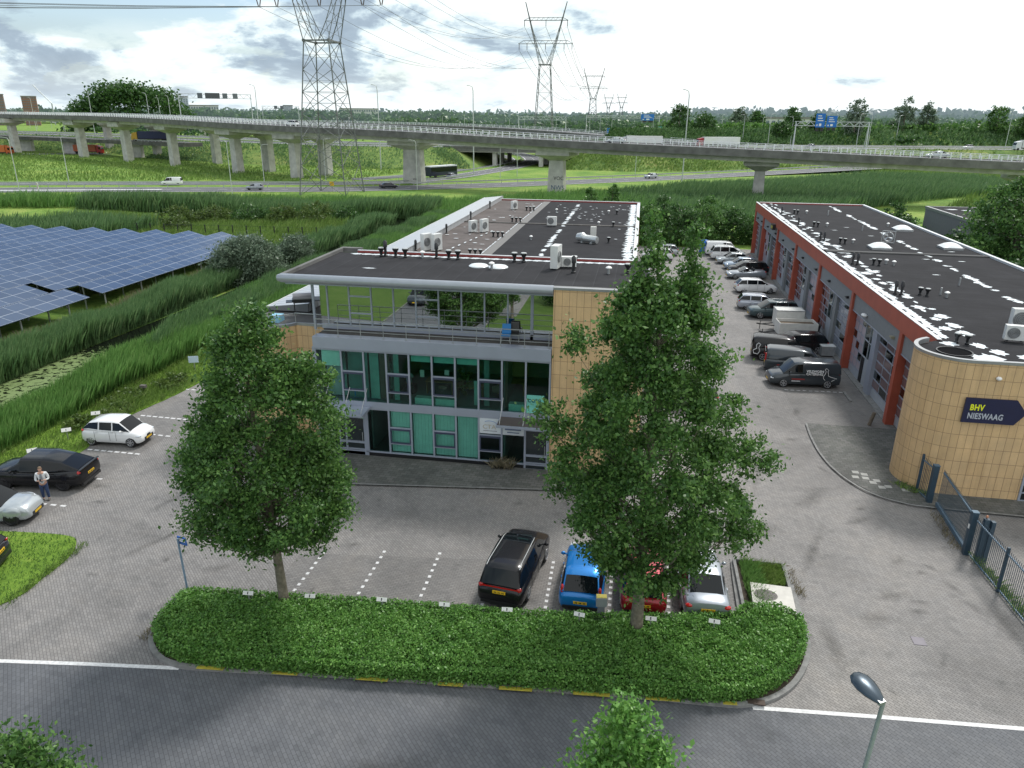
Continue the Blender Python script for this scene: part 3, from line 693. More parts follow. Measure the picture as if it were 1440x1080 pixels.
# ================================================================== BUILDINGS
def tilemat():
    m, nt, b = newmat('beige_tiles')
    uv = N(nt, 'ShaderNodeUVMap'); uv.uv_map = 'wall'
    br = N(nt, 'ShaderNodeTexBrick'); nt.links.new(uv.outputs[0], br.inputs['Vector'])
    br.inputs['Scale'].default_value = 1; br.inputs['Brick Width'].default_value = .36; br.inputs['Row Height'].default_value = .72
    br.offset = 0.0; br.inputs['Mortar Size'].default_value = .010; br.inputs['Mortar Smooth'].default_value = .2
    br.inputs['Color1'].default_value = (.64, .45, .245, 1); br.inputs['Color2'].default_value = (.585, .405, .215, 1); br.inputs['Mortar'].default_value = (.26, .165, .09, 1)
    f = noise(nt, .9, 5, .6); sp = noise(nt, 60, 2)
    c = mixc(nt, 1.0, br.outputs['Color'], ramp(nt, f, [(.3, (.86, .86, .88)), (.7, (1.08, 1.06, 1.03))]), 'MULTIPLY')
    c = mixc(nt, 1.0, c, ramp(nt, sp, [(.3, (.9,) * 3), (.7, (1.06,) * 3)]), 'MULTIPLY')
    mp = N(nt, 'ShaderNodeMapping'); mp.inputs['Scale'].default_value = (3.2, .22, 1); nt.links.new(uv.outputs[0], mp.inputs[0])
    c = mixc(nt, 1.0, c, ramp(nt, noise(nt, 1.0, 5, .65, vec=mp.outputs[0]), [(.32, (.86, .84, .82)), (.5, (1,) * 3), (.8, (1.04,) * 3)]), 'MULTIPLY')
    nt.links.new(c, b.inputs['Base Color']); b.inputs['Roughness'].default_value = .6
    bump(nt, b, br.outputs['Fac'], .6, -.012)
    return m
m_tile = tilemat()
def wall_sheet(name, path, z0, z1, parent, m=None, closed_top=None):
    """wall along an xy path with a continuous running uv"""
    n = len(path); V = [(x, y, z0) for x, y in path] + [(x, y, z1) for x, y in path]
    F = [(i, i + 1, n + i + 1, n + i) for i in range(n - 1)]
    me = bpy.data.meshes.new(name); me.from_pydata(V, [], F); me.materials.append(m or m_tile)
    uv = me.uv_layers.new(name='wall'); s = [0]
    for i in range(n - 1): s.append(s[-1] + math.hypot(path[i + 1][0] - path[i][0], path[i + 1][1] - path[i][1]))
    for p in me.polygons:
        for li, vi in zip(p.loop_indices, p.vertices):
            uv.data[li].uv = (s[vi % n], V[vi][2] + .2)
    o = bpy.data.objects.new(name, me); col.objects.link(o); o.parent = parent
    me.polygons.foreach_set('use_smooth', [True] * len(me.polygons)); me.set_sharp_from_angle(angle=rad(30))
    return o
def arc(cx, cy, r, a0, a1, n):
    return [(cx + r * math.cos(rad(a0 + (a1 - a0) * i / n)), cy + r * math.sin(rad(a0 + (a1 - a0) * i / n))) for i in range(n + 1)]

m_roofR = roofmat('bitumen_roof_dark', (.028, .028, .031), 1.0, 1)
m_roofF = roofmat('bitumen_roof_front', (.033, .033, .036), 1.03, 0)
m_roofB = roofmat('bitumen_roof_brownish', (.125, .11, .105), 1.0, 1)
m_coping = mat('coping_metal', (.30, .31, .32), .4, .5, var=.1)
m_copw = mat('white_coping', (.62, .64, .66), .4, .2, var=.08)
g_teal = glassmat('teal_glass', (.84, .96, .94), .0)
g_dark = glassmat('dark_glass', (.66, .86, .83), .0)
g_mirror = glassmat('reflective_glass', (.10, .15, .15), .55, .012)
g_pane = glassmat('clear_pane', (.45, .60, .62), .12)
m_blind = mat('teal_blind', (.36, .66, .58), .7, var=.08, scale=2)

def blobs(poly_pts, z, name, parent, m=None, seed=1):
    """irregular flat paint patches; poly_pts: (x,y,rx,ry)"""
    mb = MB(); r_ = random.Random(seed)
    for i, (x, y, rx, ry) in enumerate(poly_pts):
        k = 18; ph = r_.random() * 6; rx *= .8
        zz = z + i * .0004
        mb.add([(x + rx * math.cos(2 * math.pi * j / k) * (1 + .3 * math.sin(1.7 * j + ph) + .15 * math.sin(4.1 * j)), y + ry * math.sin(2 * math.pi * j / k) * (1 + .25 * math.cos(2.3 * j + ph)), zz) for j in range(k)], [tuple(range(k))])
    return tag(mb.build(name, m or m_roofw, parent), kind='stuff') if False else mb.build(name, m or m_roofw, parent)

# ---------------- right building: garage hall with beige nose
hall = empty('garage_hall', (16.7, 45, 0), 0, 'long single-storey garage hall with red fascia, black roof and rounded beige tiled end', 'building')
hall_inv = Matrix.Translation((-16.7, -45, 0))
class HB(MB):
    def build(s, name, mats, parent=None, smooth=False, ang=35):
        o = MB.build(s, name, mats, parent, smooth, ang); o.matrix_parent_inverse = hall_inv; return o
def adopt(o, inv=hall_inv): o.matrix_parent_inverse = inv; return o
X1 = 30.2; YE = 109.4
HB().box(16.72, X1, 37.0, YE, 0, 6.7).build('wall', m_greyp, hall)
HB().box(16.31, X1 - .2, 40.6, YE - .3, 6.72, 6.92).build('roof', m_roofR, hall)
mb = HB(); mb.box(16.1, 16.3, 40.9, YE, 5.95, 7.05); mb.build('fascia', m_red, hall)
mb = HB(); mb.box(16.07, 16.30, 40.75, YE + .03, 7.052, 7.09); mb.box(X1 - .2, X1 + .1, 38.5, YE + .03, 6.6, 7.1); mb.box(16.56, X1 - .2, YE - .3, YE + .03, 6.6, 7.09); mb.build('coping', m_copw, hall)
mb = HB(); mb.box(16.56, X1 - .22, YE - .42, YE - .31, 6.9, 7.05); mb.build('back_upstand', m_redD, hall)
mb = HB(); mb.box(16.6, X1 - .25, 69.1, 69.75, 6.925, 7.02); mb.box(16.6, 18.5, 68.9, 69.9, 6.93, 7.05); mb.build('roof_joint', roofmat('joint_felt', (.10, .10, .10), 1, 1), hall)
cols = [45.9 + 11.1 * k for k in range(6)] + [YE - .55]
for y in cols:
    HB().box(16.1 if y < 109 else 16.11, 16.7, y, y + .5, 0, 5.94).build('column', m_red, hall)
def panel_door(y0, y1, z1, X, rows, glass_rows, window_m, parent, pattern):
    """sectional door: frame rows with panes"""
    d = HB(); d.box(X, X + .06, y0, y1, .07, z1); dm = d.build('sectional_door', m_doorg, parent)
    fr = HB(); ph = (z1 - .07) / rows
    for r in range(1, rows + 1): fr.box(X - .03, X - .002, y0, y1, .07 + r * ph - .045, .07 + r * ph + (.045 if r < rows else 0))
    for r in range(glass_rows[0], glass_rows[1]):
        for j in range(1, 3): fr.box(X - .028, X - .003, y0 + (y1 - y0) * j / 3 - .03, y0 + (y1 - y0) * j / 3 + .03, .07 + r * ph + .045, .07 + (r + 1) * ph - .045)
    o = fr.build('door_frame', m_alu, dm); o.matrix_parent_inverse = Matrix.Identity(4)
    w = HB(); w2 = HB()
    for r in range(glass_rows[0], glass_rows[1]):
        for j in range(3):
            q = (w if (r * 3 + j + pattern) % 4 else w2)
            q.box(X - .014, X - .006, y0 + (y1 - y0) * j / 3 + .05, y0 + (y1 - y0) * (j + 1) / 3 - .05, .07 + r * ph + .06, .07 + (r + 1) * ph - .06)
    for q, mm, nm in ((w, window_m, 'door_glazing'), (w2, g_pane, 'door_glazing')):
        if q.v: o = q.build(nm, mm, dm); o.matrix_parent_inverse = Matrix.Identity(4)
    return dm
winmats = [simple((.17, .115, .12), .18, spec=.8), simple((.26, .28, .33), .2, spec=.8), simple((.42, .36, .40), .3), simple((.2, .13, .13), .2, spec=.8)]
XD = 16.74 - .14
HBk = HB()
for k in range(6):
    y0 = cols[k] + .5; y1 = cols[k + 1] if k < 5 else YE - .55
    L = y1 - y0
    # grey panel above the doors
    HB().box(16.26, 16.71, y0, y1, 4.66, 5.94).build('panel', m_greyp, hall)
    HB().box(16.23, 16.258, y0, y1, 4.62, 4.69).build('trim_strip', m_alu, hall)
    a = y0 + L * .44; b_ = a + L * .085; c_ = b_ + L * .22
    panel_door(y0 + .05, a, 4.6, XD, 7, (1, 7), winmats[k % 4], hall, k)
    HB().box(16.36, 16.712, a, b_, 0, 4.62).build('pilaster', m_greyp if k else m_alu, hall)
    # glazed unit above personnel door
    gd = HB(); gd.box(16.60, 16.66, b_, c_, .07, 2.0); dm = gd.build('door', m_doorg, hall)
    if k == 0:
        o = HB().box(16.57, 16.598, c_ - .75, c_ - .08, .1, 1.97).build('dark_doorway', simple((.008, .008, .009), .6), hall)
    gw = HB(); gw.box(16.60, 16.63, b_ + .06, c_ - .06, 2.06, 4.56); wn = gw.build('window', g_pane, hall)
    fr = HB()
    for (yy0, yy1, zz0, zz1) in ((b_, b_ + .06, 2, 4.6), (c_ - .06, c_, 2, 4.6), (b_, c_, 1.98, 2.06), (b_, c_, 4.54, 4.61), ((b_ + c_) / 2 - .03, (b_ + c_) / 2 + .03, 2.06, 4.54), (b_ + .06, c_ - .06, 3.2, 3.26)):
        fr.box(16.565, 16.64, yy0, yy1, zz0, zz1)
    o = fr.build('window_frame', m_doorg, wn); o.matrix_parent_inverse = Matrix.Identity(4)
    bx = HB(); bx.box(16.69, 16.715, b_ + .05, c_ - .05, 2.0, 4.6); bx.build('window_backing', simple((.10, .16, .17), .4), hall)
    panel_door(c_ + .02, y1 - .02, 4.6, XD, 7, (1, 7), winmats[(k + 2) % 4], hall, k + 2)
    for i, yy in enumerate((y0 + 1.2, y0 + L * .68)):
        lt = HB(); lt.box(16.08, 16.255, yy - .12, yy + .12, 5.12, 5.3); lt.box(16.0, 16.1, yy - .16, yy + .16, 5.22, 5.27)
        if k == 0 and i == 1: lt = HB(); lt.ellip((16.08, yy, 5.1), (.2, .35, .12)); lt.build('wall_lamp', m_white, hall, True); continue
        lt.build('wall_lamp', m_dark if k else simple((.3, .28, .2), .5), hall)
# first bay in front of the nose
HB().box(16.26, 16.71, 40.5, 45.9, 4.66, 5.94).build('panel', m_greyp, hall)
HB().box(16.23, 16.258, 40.5, 45.9, 4.62, 4.69).build('trim_strip', m_alu, hall)
panel_door(41.2, 45.85, 4.6, XD, 7, (1, 7), winmats[0], hall, 1)
HB().box(16.0, 16.25, 42.6, 42.85, 5.1, 5.35).build('wall_lamp', m_dark, hall)
# yellow/black small sign at far end of fascia
sg = HB(); sg.box(15.75, 16.09, 92.1, 93.3, 5.6, 6.25); sg.mi(1); sg.box(15.73, 15.75, 92.15, 93.25, 5.75, 6.05); sg.build('hanging_sign', [m_dark, m_yell], hall)
# nose
nose = arc(16.4, 38.62, 2.06, 118, 270, 26) + [(18.5, 36.56), (19.68, 36.56)]
adopt(wall_sheet('tiled_wall', nose, 0, 7.2, hall))
adopt(wall_sheet('tiled_wall', [(19.68, 36.56), (20.95, 36.56)], 3.0, 7.2, hall)); adopt(wall_sheet('tiled_wall', [(20.95, 36.56), (30.3, 36.56), (30.3, 45)], 0, 7.2, hall))
cap = arc(16.4, 38.62, 2.1, 118, 270, 26) + [(30.35, 36.52)]; capi = arc(16.4, 38.62, 1.9, 118, 270, 26) + [(30.1, 36.72)]
mb = HB(); n = len(cap)
mb.add([(x, y, 7.26) for x, y in cap] + [(x, y, 7.26) for x, y in capi] + [(x, y, 7.12) for x, y in cap] + [(x, y, 7.0) for x, y in capi], [(i, i + 1, n + i + 1, n + i) for i in range(n - 1)] + [(2 * n + i, 2 * n + i + 1, i + 1, i) for i in range(n - 1)] + [(n + i, n + i + 1, 3 * n + i + 1, 3 * n + i) for i in range(n - 1)])
mb.build('coping', m_coping, hall)
mb = HB(); mb.poly(capi[::-1] + [(15.6, 40.5), (16.6, 41.2), (30.1, 41.2)][::1] if False else [(x, y) for x, y in capi] + [(30.1, 41.0), (16.3, 41.0), (15.5, 40.4)], 6.99); mb.build('nose_roof', m_roofR, hall)
# sunken round well in the nose roof
mb = HB(); mb.lathe(16.2, 38.75, [(.84, 7.0), (.84, 7.05), (.78, 7.05), (.77, 6.995)], 28); mb.build('roof_well', m_dark, hall)
mb = HB(); mb.prism([(16.2 + .77 * math.cos(t), 38.75 + .77 * math.sin(t)) for t in [i * math.pi / 12 for i in range(24)]], 6.991, 7.0); mb.build('well_floor', simple((.006, .006, .007), .95, spec=.05), hall)
# entrance in the nose building
mb = HB(); 
for (x0, x1, z0, z1) in ((19.68, 19.78, 0, 3.0), (20.85, 20.95, 0, 3.0), (19.68, 20.95, 2.92, 3.0), (19.78, 20.85, 2.05, 2.12), (19.78, 20.85, .0, .12), (19.78, 20.85, .95, 1.02), (19.78, 20.85, .5, .55)): mb.box(x0, x1, 36.5, 36.6, z0, z1)
mb.build('door_frame', m_alu, hall)
HB().box(19.78, 20.85, 36.57, 36.59, .1, 2.95).build('glass_door', simple((.012, .014, .016), .1, spec=1.0), hall)
HB().ellip((17.45, 36.45, 6.45), (.13, .13, .1)).build('wall_lamp', m_white, hall, True)
# sign
bs = empty('wall_sign', (16.2, 36.5, 4.14), 0, 'dark blue arrow-shaped company sign with yellow and grey letters on the beige wall', 'sign')
bs.parent = None
mb = MB(); P = [(0, 0), (2.36, 0), (2.82, .62), (2.30, 1.27), (0.02, 1.27)]
mb.add([(x, -.10, z) for x, z in P] + [(x, -.02, z) for x, z in P], [(4, 3, 2, 1, 0)[::-1], tuple(range(5, 10))[::-1]] + [(i, 5 + i, 5 + (i + 1) % 5, (i + 1) % 5) for i in range(5)])
mb.build('board', simple((.008, .010, .05), .45), bs)
text('BHV', .42, bs, (.26, -.108, .66), (rad(90), 0, 0), simple((.75, .80, .02), .5), sx=.76, bold=.014)
text('NIESWAAG', .42, bs, (.22, -.108, .22), (rad(90), 0, 0), simple((.42, .45, .52), .5), sx=.71, bold=.011)
# white paint patches on the hall roof
r_ = random.Random(3); P = []
y = 42
while y < 108:
    P.append((16.72 + r_.random() * .2, y, .18 + .24 * r_.random(), .40 + .1 * r_.random())); 
    if r_.random() < .72: P.append((17.5 + r_.random() * .9, y + .3, .12 + .45 * r_.random(), .25 + .3 * r_.random()))
    if r_.random() < .25: P.append((18.1 + r_.random() * .5, y, .3, .2))
    y += .72
adopt(blobs(P, 6.93, 'roof_paint_stain', hall, seed=2))
P = []; y = 47
while y < 107:
    if r_.random() < .72: P.append((24.9 + (y - 76) * .014 + r_.random() * .25, y, .16 + .26 * r_.random(), .25 + .35 * r_.random()))
    y += .62 + (1.6 if r_.random() < .14 else 0)
for q in ((20.6, 83.5), (22.4, 86), (23.3, 80), (24.9, 64), (24.2, 67), (26.8, 66.5), (19.7, 66), (22.6, 60), (27.8, 71.5)): P.append((q[0], q[1], .35, .12))
adopt(blobs(P, 6.93, 'roof_paint_stain', hall, seed=5))
P = [(16.7 + .55 * math.cos(a), 37.6 + .4 * a, .35, .5) for a in (.2, 1.0)] + [(17.6, 37.9, .7, .75), (18.4, 39.1, .45, .5), (17.9, 40.2, .4, .5), (19.4, 38.4, .5, .4), (16.5, 40.3, .5, .4)]
adopt(blobs(P, 6.996, 'roof_paint_stain', hall, seed=9))

# roof furniture ------------------------------------------------------
def chimney_pot(loc, label, group, s=1.0):
    t = empty('roof_vent', loc, 0, label, 'roof vent', group)
    MB().lathe(0, 0, [(.16 * s, 0), (.17 * s, .10 * s), (.12 * s, .16 * s), (.12 * s, .42 * s), (.26 * s, .62 * s), (.27 * s, .74 * s), (.0, .78 * s)], 16).build('pipe', m_dark, t, True)
    MB().lathe(0, 0, [(.24 * s, .745 * s), (.22 * s, .80 * s), (0, .81 * s)], 16).build('cap', simple((.45, .47, .47), .4), t, True)
    return t
def mushroom(loc, label, group, s=1.0):
    t = empty('mushroom_vent', loc, 0, label, 'roof vent', group)
    MB().lathe(0, 0, [(.09 * s, 0), (.09 * s, .34 * s)], 12).build('pipe', m_galv, t, True)
    MB().lathe(0, 0, [(.10 * s, .33 * s), (.20 * s, .36 * s), (.19 * s, .42 * s), (.06 * s, .50 * s), (0, .50 * s)], 14).build('cap', m_white, t, True)
    return t
def flue(loc, label, group, h=1.0):
    t = empty('flue_pipe', loc, 0, label, 'flue', group)
    MB().lathe(0, 0, [(.13, 0), (.13, .08), (.085, .12), (.085, h)], 12).build('pipe', m_dark, t, True)
    MB().lathe(0, 0, [(.11, h - .3), (.12, h - .28), (.12, h), (.05, h + .1), (0, h + .1)], 12).build('cap', simple((.03, .031, .035), .5), t, True)
    return t
def copy_at(o, loc, label=None):
    c = copy_tree(o); c.location = loc
    if label: c['label'] = label
    return c
ords = ['farthest', 'second farthest', 'third farthest', 'fourth farthest', 'fifth farthest', 'nearest']
ys = [96.6, 86.4, 75.5, 63.5, 52.5]
f0 = None
for i, y in enumerate(ys):
    two = i >= 2
    for j in range(2 if two else 1):
        lab = '%s%s tall black flue on the hall roof behind the red fascia' % (ords[i] if i < 4 else 'nearest', (' pair left' if j == 0 else ' pair right') if two else '')
        lab = lab.replace('pair left', "pair's left").replace('pair right', "pair's right")
        if f0 is None: f0 = flue((17.37, y, 6.92), lab, 'black flues along the red fascia', .85)
        else: copy_at(f0, (17.45 + .32 * j, y - .22 * j, 6.92), lab)
pv0 = None
for i, y in enumerate([97.7, 86.2, 74.5, 63.5, 52.6, 40.6]):
    for j in range(2):
        x = 19.05 + .36 * j if i < 5 else 16.95 + .42 * j
        lab = '%s black funnel vent of the %s pair on the hall roof' % (('left', 'right')[j], ords[i])
        if pv0 is None: pv0 = chimney_pot((x, y, 6.92), lab, 'black funnel vents on the hall roof', .66)
        else: copy_at(pv0, (x, y - .28 * j, 6.92 if i < 5 else 7.0), lab)
mv0 = None
for i, (x, y) in enumerate(((20.6, 98.1), (20.5, 86.5), (20.3, 74.8), (20.2, 64.1), (20.6, 63.5), (20.55, 52.1), (27.2, 88))):
    lab = ['farthest small white mushroom vent on the hall roof', 'second farthest small white mushroom vent on the hall roof', 'white mushroom vent level with the near skylight dome', 'left white mushroom vent just in front of the roof joint', 'right white mushroom vent just in front of the roof joint', 'nearest white mushroom vent beside black funnels', 'small white mushroom vent beyond the far dome'][i]
    if mv0 is None: mv0 = mushroom((x, y, 6.92), lab, 'white mushroom vents on the hall roof', .85)
    else: copy_at(mv0, (x, y, 6.92), lab)
for i, (x, y, h) in enumerate(((22.9, 56.4, .55), (23.5, 84, .5), (22.9, 97, .6), (20.45, 52.9, .5))):
    tag(MB().cyl(x, y, 6.92, 6.92 + h, .06, 10).build('vent_pipe', m_galv, None, True), ['slim pale pipe standing between roof joint and air conditioners', 'slim pale pipe left of the white ridge patches', 'slim pale pipe near the far end of the hall roof', 'slim pipe beside the nearest mushroom vent'][i], 'pipe', 'slim pipes on the hall roof')
def dome(loc, label, s=1.0, rz=0):
    t = empty('skylight_dome', loc, rz, label, 'skylight', 'white skylight domes on the hall roof')
    MB().box(-.85 * s, .85 * s, -.85 * s, .85 * s, 0, .2).build('kerb', m_galv, t)
    mb = MB(); k = 8; vs = []
    for i in range(k + 1):
        for j in range(k + 1):
            u = -1 + 2 * i / k; v = -1 + 2 * j / k
            vs.append((u * .88 * s, v * .88 * s, .2 + .38 * (1 - abs(u) ** 2.6) * (1 - abs(v) ** 2.6)))
    mb.add(vs, [(i * (k + 1) + j, (i + 1) * (k + 1) + j, (i + 1) * (k + 1) + j + 1, i * (k + 1) + j + 1) for i in range(k) for j in range(k)])
    mb.build('dome', simple((.74, .77, .78), .25), t, True); return t
dome((27.8, 85.1, 6.92), 'farthest white skylight dome near the right roof edge'); dome((21.9, 72.1, 6.92), 'white skylight dome in front of the fan unit'); dome((28.4, 73.5, 6.92), 'white skylight dome at the right roof edge beside the joint')
def ac_unit(loc, rz, label, s=(.85, .32, .62), group='air conditioning units', frame=True):
    t = empty('air_conditioner', loc, rz, label, 'air conditioner', group)
    w, d, h = s
    MB().box(-w / 2, w / 2, -d / 2, d / 2, .08, .08 + h).build('housing', simple((.66, .67, .66), .45), t)
    fr = min(w, h) * .38
    mb = MB(); mb.tube([(-w * .12, -d / 2 - .004, .08 + h / 2), (-w * .12, -d / 2 - .03, .08 + h / 2)], fr, 20); mb.build('fan_grille', simple((.16, .165, .17), .5), t)
    mb = MB()
    for k in range(4): 
        r1 = fr * (k + 1) / 4.2; mb.tube([(-w * .12 + r1 * math.cos(a), -d / 2 - .04, .08 + h / 2 + r1 * math.sin(a)) for a in [i * math.pi / 8 for i in range(17)]], .006, 4, False)
    mb.build('grille_ring', m_galv, t)
    mb = MB(); mb.box(-w * .38, -w * .3, -d / 2, d / 2, 0, .08); mb.box(w * .3, w * .38, -d / 2, d / 2, 0, .08); mb.build('foot', m_dark, t)
    return t
ac_unit((21.6, 44.3, 6.92), rad(0), 'larger white air conditioner with dark grille behind another on the hall roof', (1.1, .42, 1.15))
ac_unit((20.1, 41.5, 7.0), rad(-8), 'white air conditioner with round fan near the beige nose roof', (1.0, .36, .78))
fu = empty('fan_unit', (23.6, 75.6, 6.92), rad(-20), 'open round metal fan frame behind the near skylight dome', 'fan')
mb = MB(); mb.tube([(.42 * math.cos(a), 0, .6 + .42 * math.sin(a)) for a in [i * math.pi / 10 for i in range(21)]], .06, 6, False); mb.build('ring', m_galv, fu)
mb = MB()
for a, b in (((-.55, 0, 0), (-.55, 0, 1.15)), ((.55, 0, 0), (.55, 0, 1.15)), ((-.55, 0, 1.15), (.55, 0, 1.15)), ((-.55, 0, .08), (.55, 0, .08)), ((-.55, 0, .5), (-.55, .6, 0)), ((.55, 0, .5), (.55, .6, 0))): mb.bar(a, b, .06)
mb.build('frame', m_galv, fu)
mb = MB()
for k in range(4):
    a = k * math.pi / 2 + .4; mb.add([(0, .02, .6), (.36 * math.cos(a), .05, .6 + .36 * math.sin(a)), (.36 * math.cos(a + .6), -.03, .6 + .36 * math.sin(a + .6))], [(0, 1, 2)])
mb.build('blade', m_galv, fu)
gb = empty('grey_building', (41.2, 116, 0), 0, 'grey industrial building with flat roof half hidden behind trees at right', 'building')
MB().box(0, 40, -28, 2, 0, 5.9).build('wall', simple((.17, .17, .18), .6), gb)
MB().box(-.1, 40.1, -28.1, 2.1, 5.9, 6.25).build('parapet', m_coping, gb)
MB().box(.25, 39.7, -27.8, 1.7, 6.252, 6.262).build('roof', m_roofR, gb)
blobs([(2 + 1.7 * i, -2 - .9 * (i % 5), .9, .5) for i in range(15)], 6.27, 'roof_paint_stain', gb)

# ---------------- left building: office with long low wing
off_ = empty('office_building', (-3.95, 35.54, 0), 0, 'three-storey glass-fronted office building with beige tiled corner and long black-roofed wing', 'building')
oinv = Matrix.Translation((3.95, -35.54, 0))
class OB(MB):
    def build(s, name, mats, parent=None, smooth=False, ang=35):
        o = MB.build(s, name, mats, parent, smooth, ang)
        if parent is off_: o.matrix_parent_inverse = oinv
        return o
P = 1.2555; XR = -3.95; YF = 35.54
mx = lambda k: XR - P * k
# core behind interior (dark room shells)
OB().box(-19.5, -.1, 41.6, 43.2, 0, 6.8).build('core_wall', simple((.10, .19, .18), .8), off_)
OB().box(-16.9, 0, 35.9, 41.6, 3.0, 3.2).build('floor_slab', simple((.12, .20, .19), .8), off_)
OB().box(-16.9, 0, 35.9, 41.6, .0, .12).build('ground_floor', simple((.05, .06, .06), .8), off_)
OB().box(-16.75, .75, 35.62, 43.2, 6.25, 6.8).build('terrace_slab', m_concd, off_)
OB().box(-16.9, -16.7, 35.6, 41.6, 0, 6.25).build('side_wall', m_alu, off_)
mb = OB()
for k in (2, 5.6, 8):  mb.box(mx(k) - .05, mx(k) + .05, 36.3, 41.5, .13, 2.98); 
for k in (2.02, 6.98): mb.box(mx(k) - .05, mx(k) + .05, 36.5, 41.5, 3.21, 6.24)
mb.build('partition', simple((.16, .20, .19), .8), off_)
# beige right part, right side and terrace drum
adopt(wall_sheet('tiled_wall', [(-3.88, 36.9), (-3.88, YF), (.78, YF), (.78, 43.3)], 0, 9.98, off_), oinv)
adopt(wall_sheet('tiled_wall', arc(-20.35, 38.45, 2.1, 180, 330, 22) + [(-16.9, 37.3)], 0, 6.9, off_), oinv)
dr = OB(); c1 = arc(-20.35, 38.45, 2.14, 180, 330, 22) + [(-16.9, 37.26)]; c2 = arc(-20.35, 38.45, 1.95, 180, 330, 22) + [(-16.9, 37.5)]; n = len(c1)
dr.add([(x, y, 7.02) for x, y in c1] + [(x, y, 7.02) for x, y in c2] + [(x, y, 6.88) for x, y in c1], [(i, i + 1, n + i + 1, n + i) for i in range(n - 1)] + [(2 * n + i, 2 * n + i + 1, i + 1, i) for i in range(n - 1)]); dr.build('terrace_coping', m_coping, off_)
OB().poly(c2 + [(-16.9, 44), (-22.3, 44)], 6.86).build('terrace_floor', simple((.10, .10, .10), .8), off_)
OB().box(-22.4, -19.1, 38.6, 43.3, 0, 6.8).build('west_block', m_greyp, off_)
rl = OB(); c3 = arc(-20.35, 38.45, 2.03, 180, 330, 18) + [(-16.95, 37.4)]
c3 = c3[6:]; rl.tube([(x, y, 7.55) for x, y in c3], .03, 6); 
for i in range(0, len(c3), 4): rl.tube([(c3[i][0], c3[i][1], 7.0), (c3[i][0], c3[i][1], 7.55)], .02, 5)
rl.build('terrace_rail', m_galv, off_)
# facade frame --------------------------------------------------------
fr = OB(); D0, D1 = YF - .03, YF + .11
fr.box(-16.75, XR + .04, YF - .12, YF + .5, 6.25, 6.88)                                   # balcony band
fr.box(-16.75, XR, YF - .04, YF + .3, 2.97, 3.26)
fr.box(-16.75, XR, YF - .05, YF + .12, .30, .37)
fr.build('facade_band', m_alu, off_)
OB().box(-16.75, -5.3, YF + .02, YF + .14, 0, .30).build('plinth', simple((.012, .013, .015), .5), off_)
fr = OB()
for k in range(11):
    x = mx(k) if k < 10 else -16.7
    fr.box(x - .045, x + .045, YF - .045, YF + .10, .37, 6.22)
fr.box(-16.75, XR, YF - .035, YF + .09, 6.14, 6.25); fr.box(-16.75, XR, YF - .035, YF + .09, 2.86, 2.97); fr.box(mx(9) + .05, mx(0), YF - .036, YF + .09, 3.26, 3.31)
fr.build('mullion_frame', m_alu, off_)
op = {0: None}
def light(k, z0, z1, name='window', gm=None, split=False):
    """one glazed bay between mullion k and k+1"""
    x1, x0 = mx(k) - .045, mx(k + 1) + .045
    w = OB(); w.box(x0, x1, YF + .02, YF + .032, z0, z1); o = w.build(name, gm or g_teal, off_)
    if split:
        h = z1 - z0; a = z0 + h * .22; b = z0 + h * .60
        f = OB()
        for zz in (a, b): f.box(x0, x1, YF - .03, YF + .07, zz - .035, zz + .035)
        q = f.build('transom', m_alu, o); q.matrix_parent_inverse = Matrix.Identity(4)
        f = OB()
        for (xa, xb, za, zb) in ((x0, x0 + .07, a + .035, b - .035), (x1 - .07, x1, a + .035, b - .035), (x0 + .07, x1 - .07, a + .035, a + .10), (x0 + .07, x1 - .07, b - .14, b - .035)): f.box(xa, xb, YF - .055, YF + .01, za, zb)
        f.build('opening_sash', m_aluD, o)
    return o
for k in range(10):
    up_split = k in (2, 4, 6, 8); lo_split = k in (2, 4, 6)
    light(k, 3.30, 6.15, split=up_split, gm=g_dark if k != 9 else g_teal)
    if k == 0: continue
    if k >= 8 and k < 10: continue
    light(k, .37, 2.87, split=lo_split, gm=g_dark if k in (1, 2, 7) else g_teal)
# blinds and interior things seen through the glass
for k in (3, 4, 5, 6):
    mb = OB(); x1, x0 = mx(k) - .06, mx(k + 1) + .06
    for j in range(12):
        xa = x0 + (x1 - x0) * j / 12; mb.box(xa, xa + (x1 - x0) / 12 - .006, YF + .2 + .008 * (j % 2), YF + .215 + .008 * (j % 2), .38, 2.85)
    mb.build('blind', m_blind, off_)
for k in (3, 4, 5, 9):
    mb = OB(); mb.box(mx(k + 1) + .06, mx(k) - .06, YF + .2, YF + .22, 5.72 if k < 9 else 5.2, 6.2); mb.build('blind', m_blind, off_)
m_wood = simple((.28, .17, .06), .5)
mb = OB(); mb.box(mx(5) + .05, mx(4) - .1, YF + .35, YF + .75, 3.22, 3.62); mb.box(mx(6) + .15, mx(5) - .05, YF + .35, YF + .75, 3.22, 3.60); mb.box(mx(2) + .3, mx(1) - .05, YF + .35, YF + .75, 3.22, 3.62); mb.build('low_cabinet', simple((.50, .80, .70), .5), off_)
mb = OB()
for (x, y) in ((mx(5) - .2, 38.0), (mx(4) + .4, 37.4), (mx(7.6), 38.4), (mx(2), 38.6)):
    mb.box(x - .8, x + .8, y - .4, y + .4, 3.92, 3.96); mb.box(x - .75, x - .7, y - .35, y + .35, 3.2, 3.92); mb.box(x + .7, x + .75, y - .35, y + .35, 3.2, 3.92)
mb.build('desk', m_wood, off_)
mb = OB(); mb.box(mx(7.6), mx(7.1), 37.9, 38.3, 3.2, 4.1); mb.box(mx(7.65), mx(7.05), 38.2, 38.4, 4.0, 4.7); mb.build('office_chair', simple((.5, .75, .68), .6), off_)
